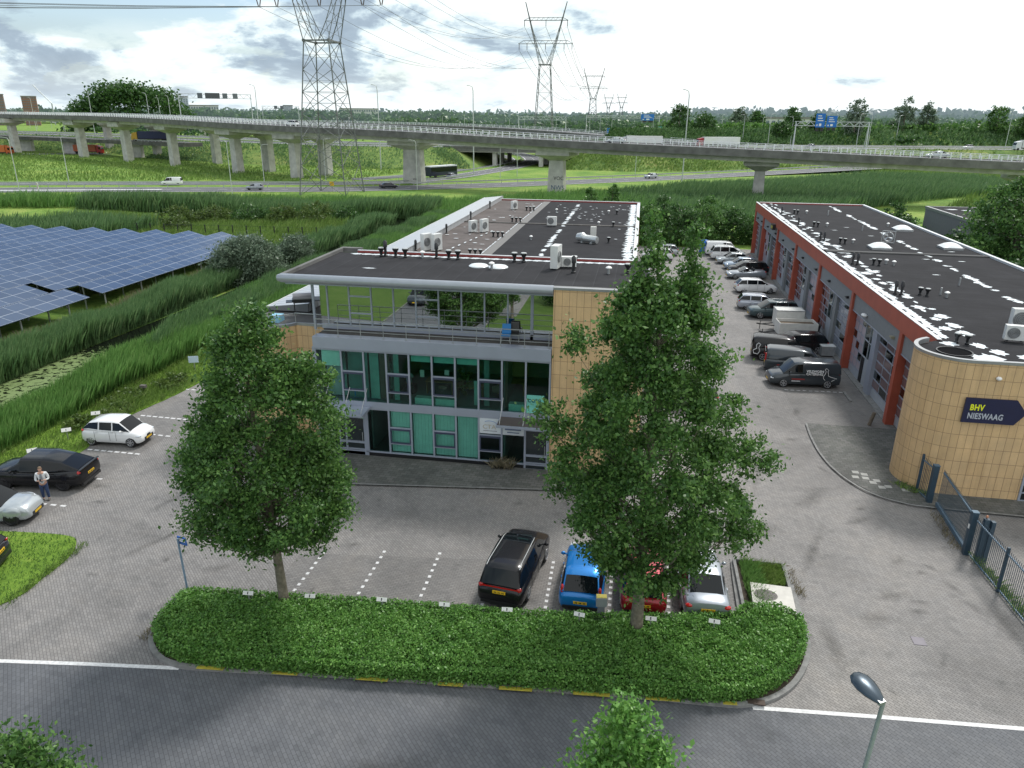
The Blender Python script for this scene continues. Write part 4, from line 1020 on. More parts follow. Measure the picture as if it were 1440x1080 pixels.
mb = OB(); mb.lathe(mx(8.7), 36.5, [(0, 3.2), (.22, 3.2), (.26, 3.35), (.26, 3.75), (.2, 3.9), (0, 3.92)], 12); mb.build('blue_bin', simple((.01, .22, .55), .5), off_, True)
mb = OB(); mb.prism([(mx(1.9) + .8 * math.cos(t), 38.9 + .25 * math.sin(t)) for t in [i * math.pi / 8 for i in range(16)]], 4.2, 5.3); mb.build('round_screen', simple((.20, .15, .05), .8), off_)
mb = OB(); mb.box(mx(9.6), mx(8.35), 40.2, 40.3, 3.2, 6.2); mb.build('brown_cabinet', simple((.09, .055, .05), .6), off_)
mb = OB(); mb.box(mx(8) + .3, mx(7) - .1, 38.9, 39.0, .13, 2.6); mb.build('brown_door', simple((.08, .04, .03), .6), off_)
pl = OB(); P_, _c = crown_points([(3.6, .15), (4.2, .5), (4.8, .2)], 18, 12, .2, mx(4) + .1, 37.2, 5)
V, F = leaves(P_, .16); q = npmesh('office_plant', V, F, m_leafY, off_); adopt(q, oinv)
mb = OB()
for (k, f0_, f1_, z0_, z1_, c) in ((8, 0, 1, 3.25, 6.1, 0), (7, 0, .45, 3.25, 6.1, 1), (6, .1, .35, 3.25, 6.1, 1), (3, .72, 1, 3.3, 4.7, 1), (2, .1, .35, 3.3, 6.1, 0), (9, 0, 1, 3.3, 6.1, 0), (1, 0, .12, 3.25, 6.1, 2), (7, .5, .98, 3.3, 6.0, 2), (5, .3, .5, 4.7, 5.1, 3), (4, .4, .62, 4.9, 5.2, 3), (4, .1, .5, 4.1, 4.3, 2), (2, .5, .9, 4.1, 4.5, 2)):
    xa = mx(k + 1) + .06; mb.mi(c); mb.box(xa + (P - .12) * f0_, xa + (P - .12) * f1_, YF + .55 + .02 * k, YF + .6 + .02 * k, z0_, z1_)
mb.build('interior_panel', [simple((.17, .29, .27), .7), simple((.30, .52, .47), .7), simple((.12, .085, .06), .7), simple((.6, .6, .55), .7)], off_)
# ceta board in first-floor window and white signs at the ground floor
cb = empty('window_board', (mx(1) + .06, YF - .012, 3.32), 0, 'turquoise board with dark lettering standing inside the right first-floor window', 'sign')
MB().box(0, .92, 0, .02, 0, 1.02).build('board', simple((.16, .50, .43), .4), cb)
MB().box(0, .92, -.012, -.002, 0, .32).build('ledge', simple((.20, .58, .50), .4), cb)
text('ceta', .40, cb, (.06, -.006, .62), (rad(90), 0, 0), simple((.02, .10, .09), .5), sx=1.02, bold=.008)
wb = empty('facade_sign', (mx(3) + .05, YF + .0, 1.98), 0, 'white sign panel with golden arc and thin letters left of the right canopy', 'sign')
MB().box(0, P - .1, -.03, .01, 0, .88).build('board', simple((.62, .66, .70), .4), wb)
text('CTA', .34, wb, (.16, -.036, .28), (rad(90), 0, 0), simple((.45, .40, .30), .5), sx=1.1)
mb = MB(); mb.tube([(.55 + .42 * math.cos(a), -.04, .50 + .24 * math.sin(a)) for a in [.2 + i * .17 for i in range(13)]], .012, 5); mb.build('arc_emblem', simple((.10, .22, .5), .5), wb)
mb = MB(); mb.box(.2, .95, -.034, -.031, .14, .18); mb.build('small_print', simple((.25, .26, .3), .6), wb)
wb2 = empty('facade_sign', (mx(2) + .05, YF + .0, 1.98), 0, 'white sign panel half hidden under the right entrance canopy', 'sign')
MB().box(0, P - .1, -.03, .01, 0, .88).build('board', simple((.62, .66, .70), .4), wb2)
mb = MB(); mb.box(.12, 1.0, -.034, -.031, .28, .40); mb.box(.25, .9, -.034, -.031, .12, .18); mb.build('small_print', simple((.14, .18, .28), .6), wb2)
# entrance doors
def entrance(x0, x1, nm):
    d = OB(); d.box(x0 + .1, x1 - .1, YF + .02, YF + .05, .05, 2.3); o = d.build('door', simple((.018, .026, .03), .08, spec=1.0), off_)
    f = OB()
    for (a, b, z0, z1) in ((x0, x0 + .1, 0, 2.42), (x1 - .1, x1, 0, 2.42), (x0 + .1, x1 - .1, 2.3, 2.42), (x0 + .1, x1 - .1, .80, .92), (x0 + .1, x1 - .1, .40, .46), (x0 + .1, x1 - .1, 0, .08)): f.box(a, b, YF - .04, YF + .08, z0, z1)
    f.build('door_frame', m_alu, o)
    OB().tube([(x1 - .17, YF - .09, .95), (x1 - .17, YF - .09, 1.5)], .02, 6).build('handle', m_galv, o)
entrance(mx(1) - .04, XR, 'r'); 
OB().box(mx(1) - .04, XR, YF + .02, YF + .04, 2.42, 2.87).build('fanlight', g_dark, off_)
entrance(mx(9.35), mx(8.1), 'l'); OB().box(mx(10), mx(8.1), YF + .02, YF + .04, 2.42, 2.87).build('fanlight', g_dark, off_); OB().box(-16.7, mx(9.35), YF + .02, YF + .05, .05, 2.42).build('window', g_dark, off_)
OB().box(mx(8.1), mx(8.0), YF - .05, YF + .1, 0, 2.9).build('door_post', m_alu, off_)
for (x0, x1, c, lab) in ((-6.5, -3.7, simple((.085, .07, .065), .6), 'r'), (-16.2, -13.75, m_alu, 'l')):
    cn = OB(); cn.box(x0, x1, YF - 1.3, YF - .06, 2.98, 3.03); o = cn.build('canopy', c, off_)
    e = OB(); e.box(x0 - .03, x1 + .03, YF - 1.36, YF - 1.30, 2.93, 3.06); e.box(x0 - .03, x0, YF - 1.3, YF - .06, 2.93, 3.06); e.box(x1, x1 + .03, YF - 1.3, YF - .06, 2.93, 3.06)
    e.build('canopy_edge', m_alu, o)
    r = OB()
    for x in (x0 + .12, x0 + 1.35, x1 - .12): r.tube([(x, YF - 1.2, 3.05), (x, YF - .05, 4.1)], .018, 5)
    r.build('tie_rod', m_galv, o)
# balcony railing
ra = OB()
for k in range(11):
    x = -4.06 - 1.2555 * k
    if k == 10: x = -16.62
    ra.tube([(x, YF + .1, 6.88), (x, YF + .1, 7.80)], .018, 6); ra.cyl(x, YF + .1, 6.88, 6.93, .05, 8)
for z in (7.8, 7.5, 7.2): ra.tube([(-16.62, YF + .1, z), (-3.92, YF + .1, z)], .026 if z == 7.8 else .016, 6)
ra.build('balcony_railing', m_galv, off_)
bf = OB(); bf.box(-16.7, XR, YF + .3, 37.1, 6.801, 6.86); bf.build('balcony_floor', paver('balcony_tiles', (.10, .095, .09), (.07, .066, .062), (.025, .025, .025), .5, .5, 0, .3), off_)
# top floor glazing (mirror-like)
YG = 37.2
tg = OB(); tg.box(-16.9, XR, YG + .01, YG + .03, 7.1, 9.55); tg.build('top_window', g_mirror, off_)
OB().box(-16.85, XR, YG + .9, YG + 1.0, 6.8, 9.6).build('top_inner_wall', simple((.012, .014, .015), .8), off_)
f = OB()
for k in range(11):
    x = mx(k) if k else XR - .04
    f.box(x - .04, x + .04, YG - .04, YG + .06, 6.86, 9.6)
f.box(mx(1) - .04, mx(1) + .12, YG - .045, YG + .065, 6.86, 9.6); f.box(-16.9, XR, YG - .045, YG + .06, 6.86, 7.12); f.box(-16.9, XR, YG - .03, YG + .06, 9.45, 9.6)
f.box(-17.25, -17.13, YG - .35, YG - .23, 6.86, 9.9)
for k in (4, 8):
    x1, x0 = mx(k) + 1.2555 * 0 - .04, mx(k + 1) + .04
    if k == 4: x1, x0 = mx(5) - .04, mx(6) + .04
    if k == 8: x1, x0 = mx(8) - .04, mx(9) + .04
    f.box(x0, x1, YG - .03, YG + .05, 8.7, 8.78); f.box(x0, x1, YG - .03, YG + .05, 7.75, 7.83)
f.build('top_frame', m_alu, off_)
# glass of west side of top floor
OB().box(-16.93, -16.9, YG, 43.2, 6.86, 9.6).build('top_side_window', g_mirror, off_)
# roof of the front block with cylinder gutter
OB().box(-18.15, .80, 35.75, 43.45, 9.6, 9.97).build('front_roof_slab', m_alu, off_)
OB().box(-18.1, .75, 35.8, 43.35, 9.972, 9.99).build('front_roof', m_roofF, off_)
gt = OB(); gt.tube([(-18.5, 35.66, 9.93), (-18.3, 35.66, 9.93), (XR + .05, 35.66, 9.93)], [.16, .235, .235], 20); gt.build('gutter', mat('gutter_metal', (.36, .385, .42), .33, .35, var=.04), off_, True)
cp = OB(); cp.box(-18.35, -18.12, 35.7, 44.3, 9.9, 10.16); cp.box(-18.12, .9, 35.82, 35.96, 9.99, 10.10); cp.box(-18.12, -17.0, 43.9, 44.3, 9.9, 10.16); cp.build('coping', m_concd, off_)
OB().box(XR, .82, 35.5, 35.82, 9.982, 10.10).build('front_coping', m_coping, off_)
cp = OB(); cp.box(-17.0, .1, 43.36, 43.5, 9.9, 10.12); cp.build('back_parapet', m_redD, off_)
cp = OB(); cp.box(-17.0, .1, 43.352, 43.52, 10.122, 10.15); cp.build('white_capping', m_copw, off_)
OB().box(.1, .85, 43.3, 44.0, 9.9, 10.14).build('corner_upstand', m_concd, off_)
adopt(blobs([(-16.9 + .62 * i, 42.95, .42, .22) for i in range(27)], 9.995, 'roof_paint_stain', off_), oinv)
adopt(blobs([(-14.6, 38.8, .45, .12)], 9.995, 'roof_paint_stain', off_), oinv)
# wing
WL, WR, WY = -19.0, 0.0, 104.2
OB().box(WL, WR, 43.5, WY, 0, 6.75).build('wing_wall', m_greyp, off_)
OB().box(-12.95, WR - .05, 43.5, WY - .1, 6.752, 6.95).build('wing_roof', m_roofR, off_)
OB().box(WL, -12.95, 43.5, WY - .1, 6.752, 6.95).build('wing_roof_brown', m_roofB, off_)
OB().box(-13.0, -12.1, 43.6, WY - .2, 6.952, 6.962).build('roof_lap', simple((.15, .145, .14), .7), off_)
mb = OB(); mb.box(-.25, .12, 43.5, WY, 6.75, 7.08); mb.build('right_coping', m_copw, off_)
mb = OB(); mb.box(WL, .12, WY - .35, WY, 6.75, 7.12); mb.build('back_coping', m_redD, off_)
mb = OB(); mb.box(WL, .12, WY - .36, WY + .02, 7.122, 7.15); mb.build('back_capping', m_copw, off_)
mb = OB(); mb.box(WL, -.3, 80.7, 81.2, 6.962, 7.03); mb.build('roof_joint', roofmat('joint_felt2', (.11, .105, .10), 1, 0), off_)
# ribbed metal roof strip on the west side
def ribmat():
    m, nt, b = newmat('ribbed_metal'); tc = N(nt, 'ShaderNodeTexCoord'); sx = N(nt, 'ShaderNodeSeparateXYZ'); nt.links.new(tc.outputs['Object'], sx.inputs[0])
    d = N(nt, 'ShaderNodeMath', operation='FRACT'); mu = N(nt, 'ShaderNodeMath', operation='MULTIPLY'); mu.inputs[1].default_value = 1.6
    nt.links.new(sx.outputs[1], mu.inputs[0]); nt.links.new(mu.outputs[0], d.inputs[0])
    nt.links.new(ramp(nt, d.outputs[0], [(0, (.20, .21, .22)), (.10, (.22, .23, .24)), (.16, (.48, .50, .52)), (1, (.52, .54, .56))]), b.inputs['Base Color'])
    b.inputs['Metallic'].default_value = .3; b.inputs['Roughness'].default_value = .4
    bump(nt, b, d.outputs[0], .4, .03); return m
mb = OB(); mb.add([(-21.6, 40, 7.15), (-21.6, 104.9, 7.15), (-19.0, 104.9, 7.45), (-19.0, 40, 7.45), (-21.6, 40, 6.95), (-21.6, 104.9, 6.95), (-19.0, 40, 6.95), (-19, 104.9, 6.95)], [(0, 3, 2, 1), (0, 4, 6, 3), (0, 1, 5, 4), (3, 6, 7, 2), (1, 2, 7, 5)]); mb.build('ribbed_roof', ribmat(), off_)
mb = OB(); mb.tube([(-21.66, 40, 7.12), (-21.66, 104.9, 7.12)], .07, 8); mb.box(-19.1, -18.95, 44.4, 104.2, 7.455, 7.5); mb.build('roof_edge', m_galv, off_)
OB().box(-21.5, -19.02, 43.4, 104.6, 0, 6.94).build('west_wall', m_greyp, off_)
# wing patches
r_ = random.Random(8); PP = []; y = 60
while y < 101:
    if r_.random() < .85: PP.append((-8.03 + r_.random() * .15, y, .22 + .16 * r_.random(), .16 + .22 * r_.random()))
    y += .55 + (1.2 if r_.random() < .1 else 0)
y = 58
while y < 102: PP.append((-.75 + r_.random() * .1, y, .42 + .2 * r_.random(), .62)); y += .9 + r_.random() * .5
y = 59
while y < 101: PP.append((-12.98, y, .07, .55)); y += 1.05 + (r_.random() * .8 if r_.random() < .3 else 0)
for i in range(46): PP.append((-11.5 + 10.4 * r_.random(), 82 + 19 * r_.random(), .1 + .14 * r_.random(), .06 + .12 * r_.random()))
for i in range(26): PP.append((-18.5 + 5.0 * r_.random(), 60 + 40 * r_.random(), .12 + .2 * r_.random(), .07 + .1 * r_.random()))
for i in range(9): PP.append((-16.2 + .5 * i * .4, 62 + i * 1.5, .1, .4))
for i in range(10): PP.append((-2.0 + r_.random(), 60 + 40 * r_.random(), .2, .12))
adopt(blobs(PP, 6.966, 'roof_paint_stain', off_, seed=6), oinv)
# low box vents / AC units on wing
A = 'air conditioners on the office wing roof'
ac_unit((-16.4, 73.5, 6.95), rad(62), 'left white air conditioner of the middle pair on the brown roof strip', (.95, .4, 1.1), A)
ac_unit((-15.3, 73.7, 6.95), rad(62), 'right white air conditioner of the middle pair on the brown roof strip', (.95, .4, 1.25), A)
ac_unit((-15.5, 93.4, 6.95), rad(62), 'farthest white air conditioner near the end of the brown roof strip', (.9, .4, 1.0), A)
ac_unit((-9.1, 79.6, 7.0), 0, 'white air conditioner with dark fan on the roof joint', (1.0, .4, .9), A)
ac_unit((-18.0, 62.0, 6.95), rad(62), 'left air conditioner of the near pair beside the metal roof', (1.0, .42, 1.4), A)
ac_unit((-17.1, 62.1, 6.95), rad(62), 'right air conditioner of the near pair beside the metal roof', (1.0, .42, 1.4), A)
ac_unit((-4.38, 40.8, 9.99), rad(80), 'tall white double air conditioner on the front roof', (.85, .42, 1.25), A)
ac_unit((-3.7, 41.3, 9.99), rad(8), 'low cream air conditioner beside the tall one on the front roof', (.85, .4, .55), A)
c0 = chimney_pot((-13.8, 70.9, 6.95), 'left black funnel vent of the middle row of three on the wing', 'black funnel vents on the office wing', .68)
for j, (row, y) in enumerate((('near', 60.6), ('middle', 70.9), ('far', 81.9), ('farthest', 92.6))):
    for i, (nm, x) in enumerate((('left', -13.8), ('middle', -13.35), ('right', -12.9))):
        if row == 'middle' and nm == 'left': continue
        copy_at(c0, (x, y, 6.95), '%s black funnel vent in the %s row of three on the wing' % (nm, row))
for (x, y, lab) in ((-2.6, 69.7, 'nearest'), (-2.6, 80.6, 'middle'), (-2.6, 91.6, 'farthest')): copy_at(c0, (x, y, 6.95), '%s single black funnel vent along the right side of the wing' % lab)
names = {-15.1: 'leftmost', -14.2: 'second from left', -13.6: 'third from left', -10.93: 'fourth from left', -10.37: 'fifth from left', -6.98: 'sixth from left', -6.43: 'seventh from left', -3.44: 'eighth from left', -.38: 'rightmost'}
for x, nm in names.items():
    c = copy_at(c0, (x, 42.3 if x < -3.5 else (41.9 if x < -3 else 40.2), 9.99), '%s black funnel vent along the back edge of the front roof' % nm); c.scale = (1.05, 1.05, 1.05); c['group'] = 'black funnel vents on the front roof'
for i, (x, y, z) in enumerate(((-18.72, 93.9, 6.95), (-18.72, 82.8, 6.95), (-18.8, 72.1, 6.95), (-18.9, 61.8, 6.95), (-11.7, 42.4, 9.99), (-14.9, 42.5, 9.99), (-3.3, 39.8, 9.99))):
    copy_at(f0, (x, y, z), ['farthest slim flue beside the metal roof strip', 'third slim flue beside the metal roof strip', 'second slim flue beside the metal roof strip', 'nearest slim flue beside the metal roof strip', 'slim flue at the left middle of the front roof', 'slim flue near the left end of the front roof', 'dark blue-black flue in front of the cream air conditioner'][i])['group'] = 'slim flues on the office roofs'
for i, (x, y, z) in enumerate(((-1.4, 40.0, 9.99), (-7.86, 39.9, 9.99), (-12.6, 42.5, 9.99), (-4.2, 81.5, 6.95), (-3.6, 92, 6.95), (-9.95, 69.9, 6.95), (-10, 92.2, 6.95))):
    copy_at(mv0, (x, y, z), ['white capped vent near the right end of the front roof', 'small pale vent between two round skylights', 'pale vent at the back left of the front roof', 'white mushroom vent just behind the wing roof joint', 'white mushroom vent in the far right of the wing roof', 'pale pipe vent in the near middle of the wing roof', 'pale pipe vent in the far middle of the wing roof'][i])['group'] = 'small vents on the office roofs'
for i, (x, y) in enumerate(((-8.75, 40.6), (-7.6, 40.5))):
    tag(MB().lathe(x, y, [(.56, 9.99), (.56, 10.03), (.45, 10.10), (.2, 10.14), (0, 10.15)], 24).build('round_skylight', simple((.72, .76, .78), .25), None, True), ['left round white skylight on the front roof', 'right round white skylight on the front roof'][i], 'skylight', 'round skylights')
sd = empty('air_duct', (-4.5, 69.2, 6.95), rad(-28), 'fat silver ventilation duct lying on the wing roof', 'duct')
MB().tube([(-1.1, 0, .45), (-.55, 0, .52), (-.3, 0, .42), (1.0, 0, .38)], [.36, .44, .34, .32], 16).build('pipe', simple((.55, .57, .57), .3, .6), sd, True)
MB().box(-.6, -.4, -.3, .3, 0, .2).box(.4, .6, -.3, .3, 0, .15).build('foot', m_galv, sd)
tag(MB().box(-4.5, -3.95, 72.5, 72.9, 6.95, 8.0).build('vent_box', simple((.6, .6, .57), .5), None), 'upright cream vent box behind the silver duct', 'vent')
# terrace furniture --------------------------------------------------
bq = empty('barbecue', (-19.1, 39.6, 6.87), rad(25), 'dark barbecue with half-round grey hood on the roof terrace', 'barbecue')
mb = MB(); mb.tube([(-.55, 0, 1.02), (.55, 0, 1.02)], .3, 16); mb.build('hood', simple((.22, .22, .24), .35, .4), bq, True)
MB().box(-.6, .6, -.32, .32, .85, 1.0).box(-.95, -.6, -.3, .3, .84, .88).build('body', m_dark, bq)
for x in (-.5, .5):
    for y in (-.25, .25): MB().bar((x, y, 0), (x, y, .85), .05).build('leg', m_dark, bq)
tb = empty('terrace_table', (-18.3, 40.9, 6.87), rad(25), 'dark rectangular table on the roof terrace', 'table')
MB().box(-.9, .9, -.5, .5, .72, .77).build('tabletop', simple((.09, .10, .11), .6), tb)
for x in (-.8, .8):
    for y in (-.4, .4): MB().bar((x, y, 0), (x, y, .72), .05).build('leg', m_dark, tb)
kg = empty('kamado_grill', (-17.5, 41.9, 6.87), 0, 'dark green egg-shaped grill on the roof terrace', 'grill')
MB().lathe(0, 0, [(.2, .3), (.42, .5), (.5, .9), (.46, 1.2), (.3, 1.45), (.1, 1.52), (0, 1.52)], 18).build('body', simple((.015, .05, .03), .2), kg, True)
MB().box(-.4, .4, -.4, .4, .0, .35).build('stand', m_dark, kg)
tag(MB().box(-20.3, -19.7, 37.6, 38.3, 6.87, 7.25).build('cool_box', simple((.25, .5, .65), .5), None), 'light blue box by the curved terrace railing', 'box')
# blue chair on the balcony
ch = empty('balcony_chair', (-6.4, 36.35, 6.86), rad(4), 'blue chair with pale metal legs on the office balcony', 'chair')
MB().box(-.24, .24, -.24, .22, .42, .47).build('seat', simple((.02, .19, .48), .5), ch)
mb = MB(); mb.add([(-.24, .2, .47), (.24, .2, .47), (.22, .3, .95), (-.22, .3, .95), (-.24, .24, .47), (.24, .24, .47), (.22, .34, .95), (-.22, .34, .95)], [(0, 1, 2, 3), (7, 6, 5, 4), (0, 3, 7, 4), (1, 5, 6, 2), (3, 2, 6, 7)]); mb.build('backrest', simple((.02, .19, .48), .5), ch)
for x in (-.22, .22):
    for y in (-.22, .2): MB().tube([(x, y, .42), (x * 1.15, y * 1.2, 0)], .016, 6).build('leg', m_galv, ch)
ch2 = copy_at(ch, (-6.02, 36.75, 6.86), 'dark chair tucked behind the blue chair on the balcony')
for c in ch2.children:
    if c.name.startswith(('seat', 'back')): c.data = c.data.copy(); c.data.materials[0] = m_dark
# garage side of the office wing facing the shared yard
for k in range(5):
    y0 = 46 + 11.6 * k
    OB().box(.0, .16, y0, y0 + .5, 0, 6.7).build('column', m_red, off_)
    for (a, b_) in ((y0 + .8, y0 + 4.8), (y0 + 7.0, y0 + 11.2)):
        d = OB().box(.0, .06, a, b_, .05, 4.4).build('sectional_door', m_doorg, off_); d.name = 'sectional_door'
        g_ = OB()
        for r in range(1, 6): g_.box(.061, .075, a + .15, b_ - .15, .35 + r * .62, .80 + r * .62)
        g_.build('door_glazing', winmats[(k + 1) % 4], off_)
    OB().box(.0, .05, y0 + 5.3, y0 + 6.4, .05, 2.1).build('door', m_doorg, off_)
    OB().box(.0, .04, y0 + 5.2, y0 + 6.5, 2.2, 4.4).build('window', g_pane, off_)
# ================================================================== VEHICLES
def paintmat(name, c, metal=.0, rough=.28):
    m, nt, b = newmat(name)
    b.inputs['Base Color'].default_value = c4(c); b.inputs['Metallic'].default_value = metal; b.inputs['Roughness'].default_value = rough
    b.inputs['Specular IOR Level'].default_value = .25; b.inputs['Coat Weight'].default_value = .75 if max(c) > .02 else .35; b.inputs['Coat Roughness'].default_value = .03
    nt.links.new(ramp(nt, noise(nt, .8, 3), [(.3, tuple(x * .94 for x in c)), (.7, tuple(min(1, x * 1.03) for x in c))]), b.inputs['Base Color'])
    return m
m_carglass = newmat('car_glass'); _b = m_carglass[2]; _b.inputs['Base Color'].default_value = (.005, .007, .009, 1); _b.inputs['Roughness'].default_value = .03; _b.inputs['Specular IOR Level'].default_value = .35; m_carglass = m_carglass[0]
m_tyre = mat('tyre_rubber', (.015, .015, .016), .8, var=.2)
m_rim = mat('alloy_rim', (.40, .41, .43), .3, .7, var=.05)
m_rimd = mat('dark_rim', (.04, .04, .045), .3, .5, var=.05)
m_head = simple((.62, .66, .70), .1, .1, coat=.6)
m_tail = simple((.45, .012, .012), .2, 0, coat=.6)
m_plate = mat('yellow_plate', (.72, .45, .02), .45, var=.03)
m_plinth = simple((.03, .03, .032), .6)
P_ = {}
paint = lambda k, c, metal=0, rough=.25: P_.setdefault(k, paintmat(k + '_car_paint', c, metal, rough))

def body_section(w, zb, zt, shoulder=.72, crown=.03, n=1):
    h = zt - zb
    return [(0, zb), (w * .72, zb), (w * .92, zb + .05 * h), (w * .985, zb + .22 * h), (w, zb + .48 * h), (w * .985, zb + shoulder * h), (w * .93, zb + .90 * h), (w * .82, zt - .012), (w * .42, zt + crown * .8), (0, zt + crown)]

def vehicle(name, label, cat, loc, ang, low, green, L, W, wheels, wr, body, group=None, rim=None, roof=None, detail=True, lights=True, plate=True, windows=None, pillars=(), tail=None, face=None, glass=None, hub=5, no_mirror=False, rails=False):
    """low: [(x, zbottom, ztop, width factor)] rear->front ; green: dict(x=[...], z=[...], w=[...], belt=[...]) greenhouse stations rear->front.
    intervals of the greenhouse listed in pillars are body coloured on the sides."""
    t = empty(name, loc, ang, label, cat, group)
    hw = W / 2
    # lower body
    mb = MB(); rings = []
    for (x, zb, zt, wf) in low:
        s = body_section(hw * wf, zb, zt)
        ring = [(x, y, z) for y, z in s] + [(x, -y, z) for y, z in s[-2:0:-1]]
        rings.append(ring)
    n = len(rings[0]); vs = [p for r in rings for p in r]; fs = []
    for i in range(len(rings) - 1):
        for k in range(n): a = i * n + k; b = i * n + (k + 1) % n; fs.append((a, a + n, b + n, b))
    fs += [tuple(range(n)), tuple(range((len(rings) - 1) * n, len(rings) * n))[::-1]]
    mb.add(vs, fs)
    o = mb.build('body', body, t, True, 50)
    # wheel arches
    if detail:
        cut = MB()
        for wx in wheels:
            for sy in (-1, 1):
                cut.tube([(wx, sy * (hw - .30), wr), (wx, sy * (hw + .3), wr)], wr + .055, 20)
        co = cut.build('cut', m_tyre)
        md = o.modifiers.new('a', 'BOOLEAN'); md.object = co; md.operation = 'DIFFERENCE'; md.solver = 'EXACT'
        dg = bpy.context.evaluated_depsgraph_get(); me = bpy.data.meshes.new_from_object(o.evaluated_get(dg))
        o.modifiers.clear(); me.set_sharp_from_angle(angle=rad(42)); o.data = me; bpy.data.objects.remove(co)
        w = MB()
        for wx in wheels: w.box(wx - wr - .02, wx + wr + .02, -hw + .32, hw - .32, .16, wr * 2 + .02)
        w.build('wheel_well', m_plinth, t)
    # greenhouse
    X, Z, Wt, B, Wb = green['x'], green['z'], green['w'], green['belt'], green.get('wb', [.9] * len(green['x']))
    cols_ = []
    for i in range(len(X)):
        b, z = B[i], Z[i]; hh = z - b; wb = hw * Wb[i]; wt = hw * Wt[i]
        top = b + hh * .86
        xs = X[i]
        pts = [(wb, b - .03), (wb + (wt - wb) * .1, b + .03 * (hh > .05)), (wt + .012, top), (wt * .93, b + hh * .965), (wt * .55, z), (0, z + .012)]
        if hh < .05:
            pts = [(wb, b - .03), (wb, b - .005), (wb * .985, b), (wb * .9, b + .012), (wb * .5, b + .03), (0, b + .035)]
        cols_.append([(xs, y, zz) for y, zz in pts] + [(xs, -y, zz) for y, zz in pts[-2::-1]])
    n = len(cols_[0]); V = [p for c in cols_ for p in c]
    gb_, gg = MB(), MB(); gb_.v = list(V); gg.v = []
    m = len(X)
    for i in range(m - 1):
        for k in range(n - 1):
            q = (i * n + k, (i + 1) * n + k, (i + 1) * n + k + 1, i * n + k + 1)
            side = k in (1, n - 3); screen = (i == 0 or i == m - 2) and 3 <= k <= n - 5
            rearclosed = green.get('rear') == 'closed' and i == 0
            isg = (side and i not in pillars and (windows is None or i in windows)) or (screen and not rearclosed)
            if green.get('sunroof') is not None and i in green['sunroof'] and 3 <= k <= n - 5: isg = True
            if isg:
                vs = [Vector(V[j]) for j in q]; c = sum(vs, Vector()) / 4
                nn = (vs[1] - vs[0]).cross(vs[3] - vs[0]);
                if nn.length < 1e-9: nn = (vs[2] - vs[1]).cross(vs[3] - vs[2])
                nn.normalize(); 
                if nn.dot(c - Vector((0, 0, .8))) < 0: nn = -nn
                outv = [tuple(v + nn * .004) for v in vs]
                gg.add(outv, [(0, 1, 2, 3)])
            gb_.f.append(q); gb_.m.append(0)
    o2 = gb_.build('roof', roof or body, t, True, 50)
    if gg.v:
        # weld neighbouring panes so reflections run smoothly
        ob = gg.build('window_glass', glass or m_carglass, t, True, 60)
        bm_ = bmesh.new(); bm_.from_mesh(ob.data); bmesh.ops.remove_doubles(bm_, verts=bm_.verts, dist=.012); bm_.to_mesh(ob.data); bm_.free(); ob.data.set_sharp_from_angle(angle=rad(60))
    # wheels
    for wx in wheels:
        for sy in (-1, 1):
            wh = MB(); y0 = sy * (hw - .22); y1 = sy * (hw - .015)
            wh.tube([(wx, y0, wr), (wx, y0 + sy * .01, wr), (wx, y1 - sy * .025, wr), (wx, y1, wr)], [wr * .93, wr, wr, wr * .93], 22)
            w_ = wh.build('wheel', m_tyre, t, True, 40)
            if detail:
                r = MB(); yy = y1 + sy * .006
                r.tube([(wx, y1 - sy * .01, wr), (wx, y1 + sy * .001, wr)], wr * .70, 22)
                r.mi(1)
                for k in range(hub):
                    a = 2 * math.pi * k / hub + .3
                    r.bar((wx + .04 * math.cos(a), yy, wr + .04 * math.sin(a)), (wx + wr * .66 * math.cos(a), yy, wr + wr * .66 * math.sin(a)), .055, .018, (0, 1, 0))
                r.tube([(wx, y1, wr), (wx, y1 + sy * .02, wr)], .06, 10)
                ringp = [(wx + wr * .67 * math.cos(a), yy, wr + wr * .67 * math.sin(a)) for a in [i * math.pi / 10 for i in range(21)]]
                r.tube(ringp, .018, 5, False)
                r.build('rim', [m_rimd, rim or m_rim], w_)
    xf = max(l[0] for l in low); xr = min(l[0] for l in low)
    if lights:
        zl = face or .66; zt_ = tail or .9
        for sy in (-1, 1):
            a = MB(); a.ellip((xf - .24, sy * hw * .74, zl), (.20, .17, .075), 10); a.build('headlight', m_head, t, True)
            a = MB(); a.ellip((xr + .13, sy * hw * .80, zt_), (.10, .11, .085 if tail is None else .11), 10); a.build('tail_light', m_tail, t, True)
    if detail:
        a = MB(); a.box(xf - .13, xf + .012, -hw * .5, hw * .5, .30, .50); a.build('grille', m_dark, t)
        a = MB(); a.box(xr - .012, xr + .1, -hw * .78, hw * .78, .26, .40); a.build('rear_bumper_trim', m_dark, t)
        if not no_mirror:
            xm = green.get('mirror', X[-1] - .42)
            for sy in (-1, 1):
                a = MB(); a.ellip((xm, sy * (hw + .07), B[-2] + .05), (.07, .10, .075), 10); a.box(xm - .02, xm + .03, min(sy * (hw - .10), sy * (hw + .05)), max(sy * (hw - .10), sy * (hw + .05)), B[-2] + .0, B[-2] + .04); a.build('mirror', roof or body, t, True)
        # door seams and handles
        a = MB(); 
        for xs in green.get('doors', []):
            for sy in (-1, 1): a.box(xs - .006, xs + .006, sy * (hw * 1.002) - .004, sy * (hw * 1.002) + .004, .38, B[1] - .10)
        if a.v: a.build('door_seam', m_dark, t)
        a = MB()
        for xs in green.get('doors', [])[:-1]:
            for sy in (-1, 1): a.box(xs + .06, xs + .22, sy * hw * .985 - .02, sy * hw * .985 + .02, B[1] - .17, B[1] - .14)
        if a.v: a.build('door_handle', body, t)
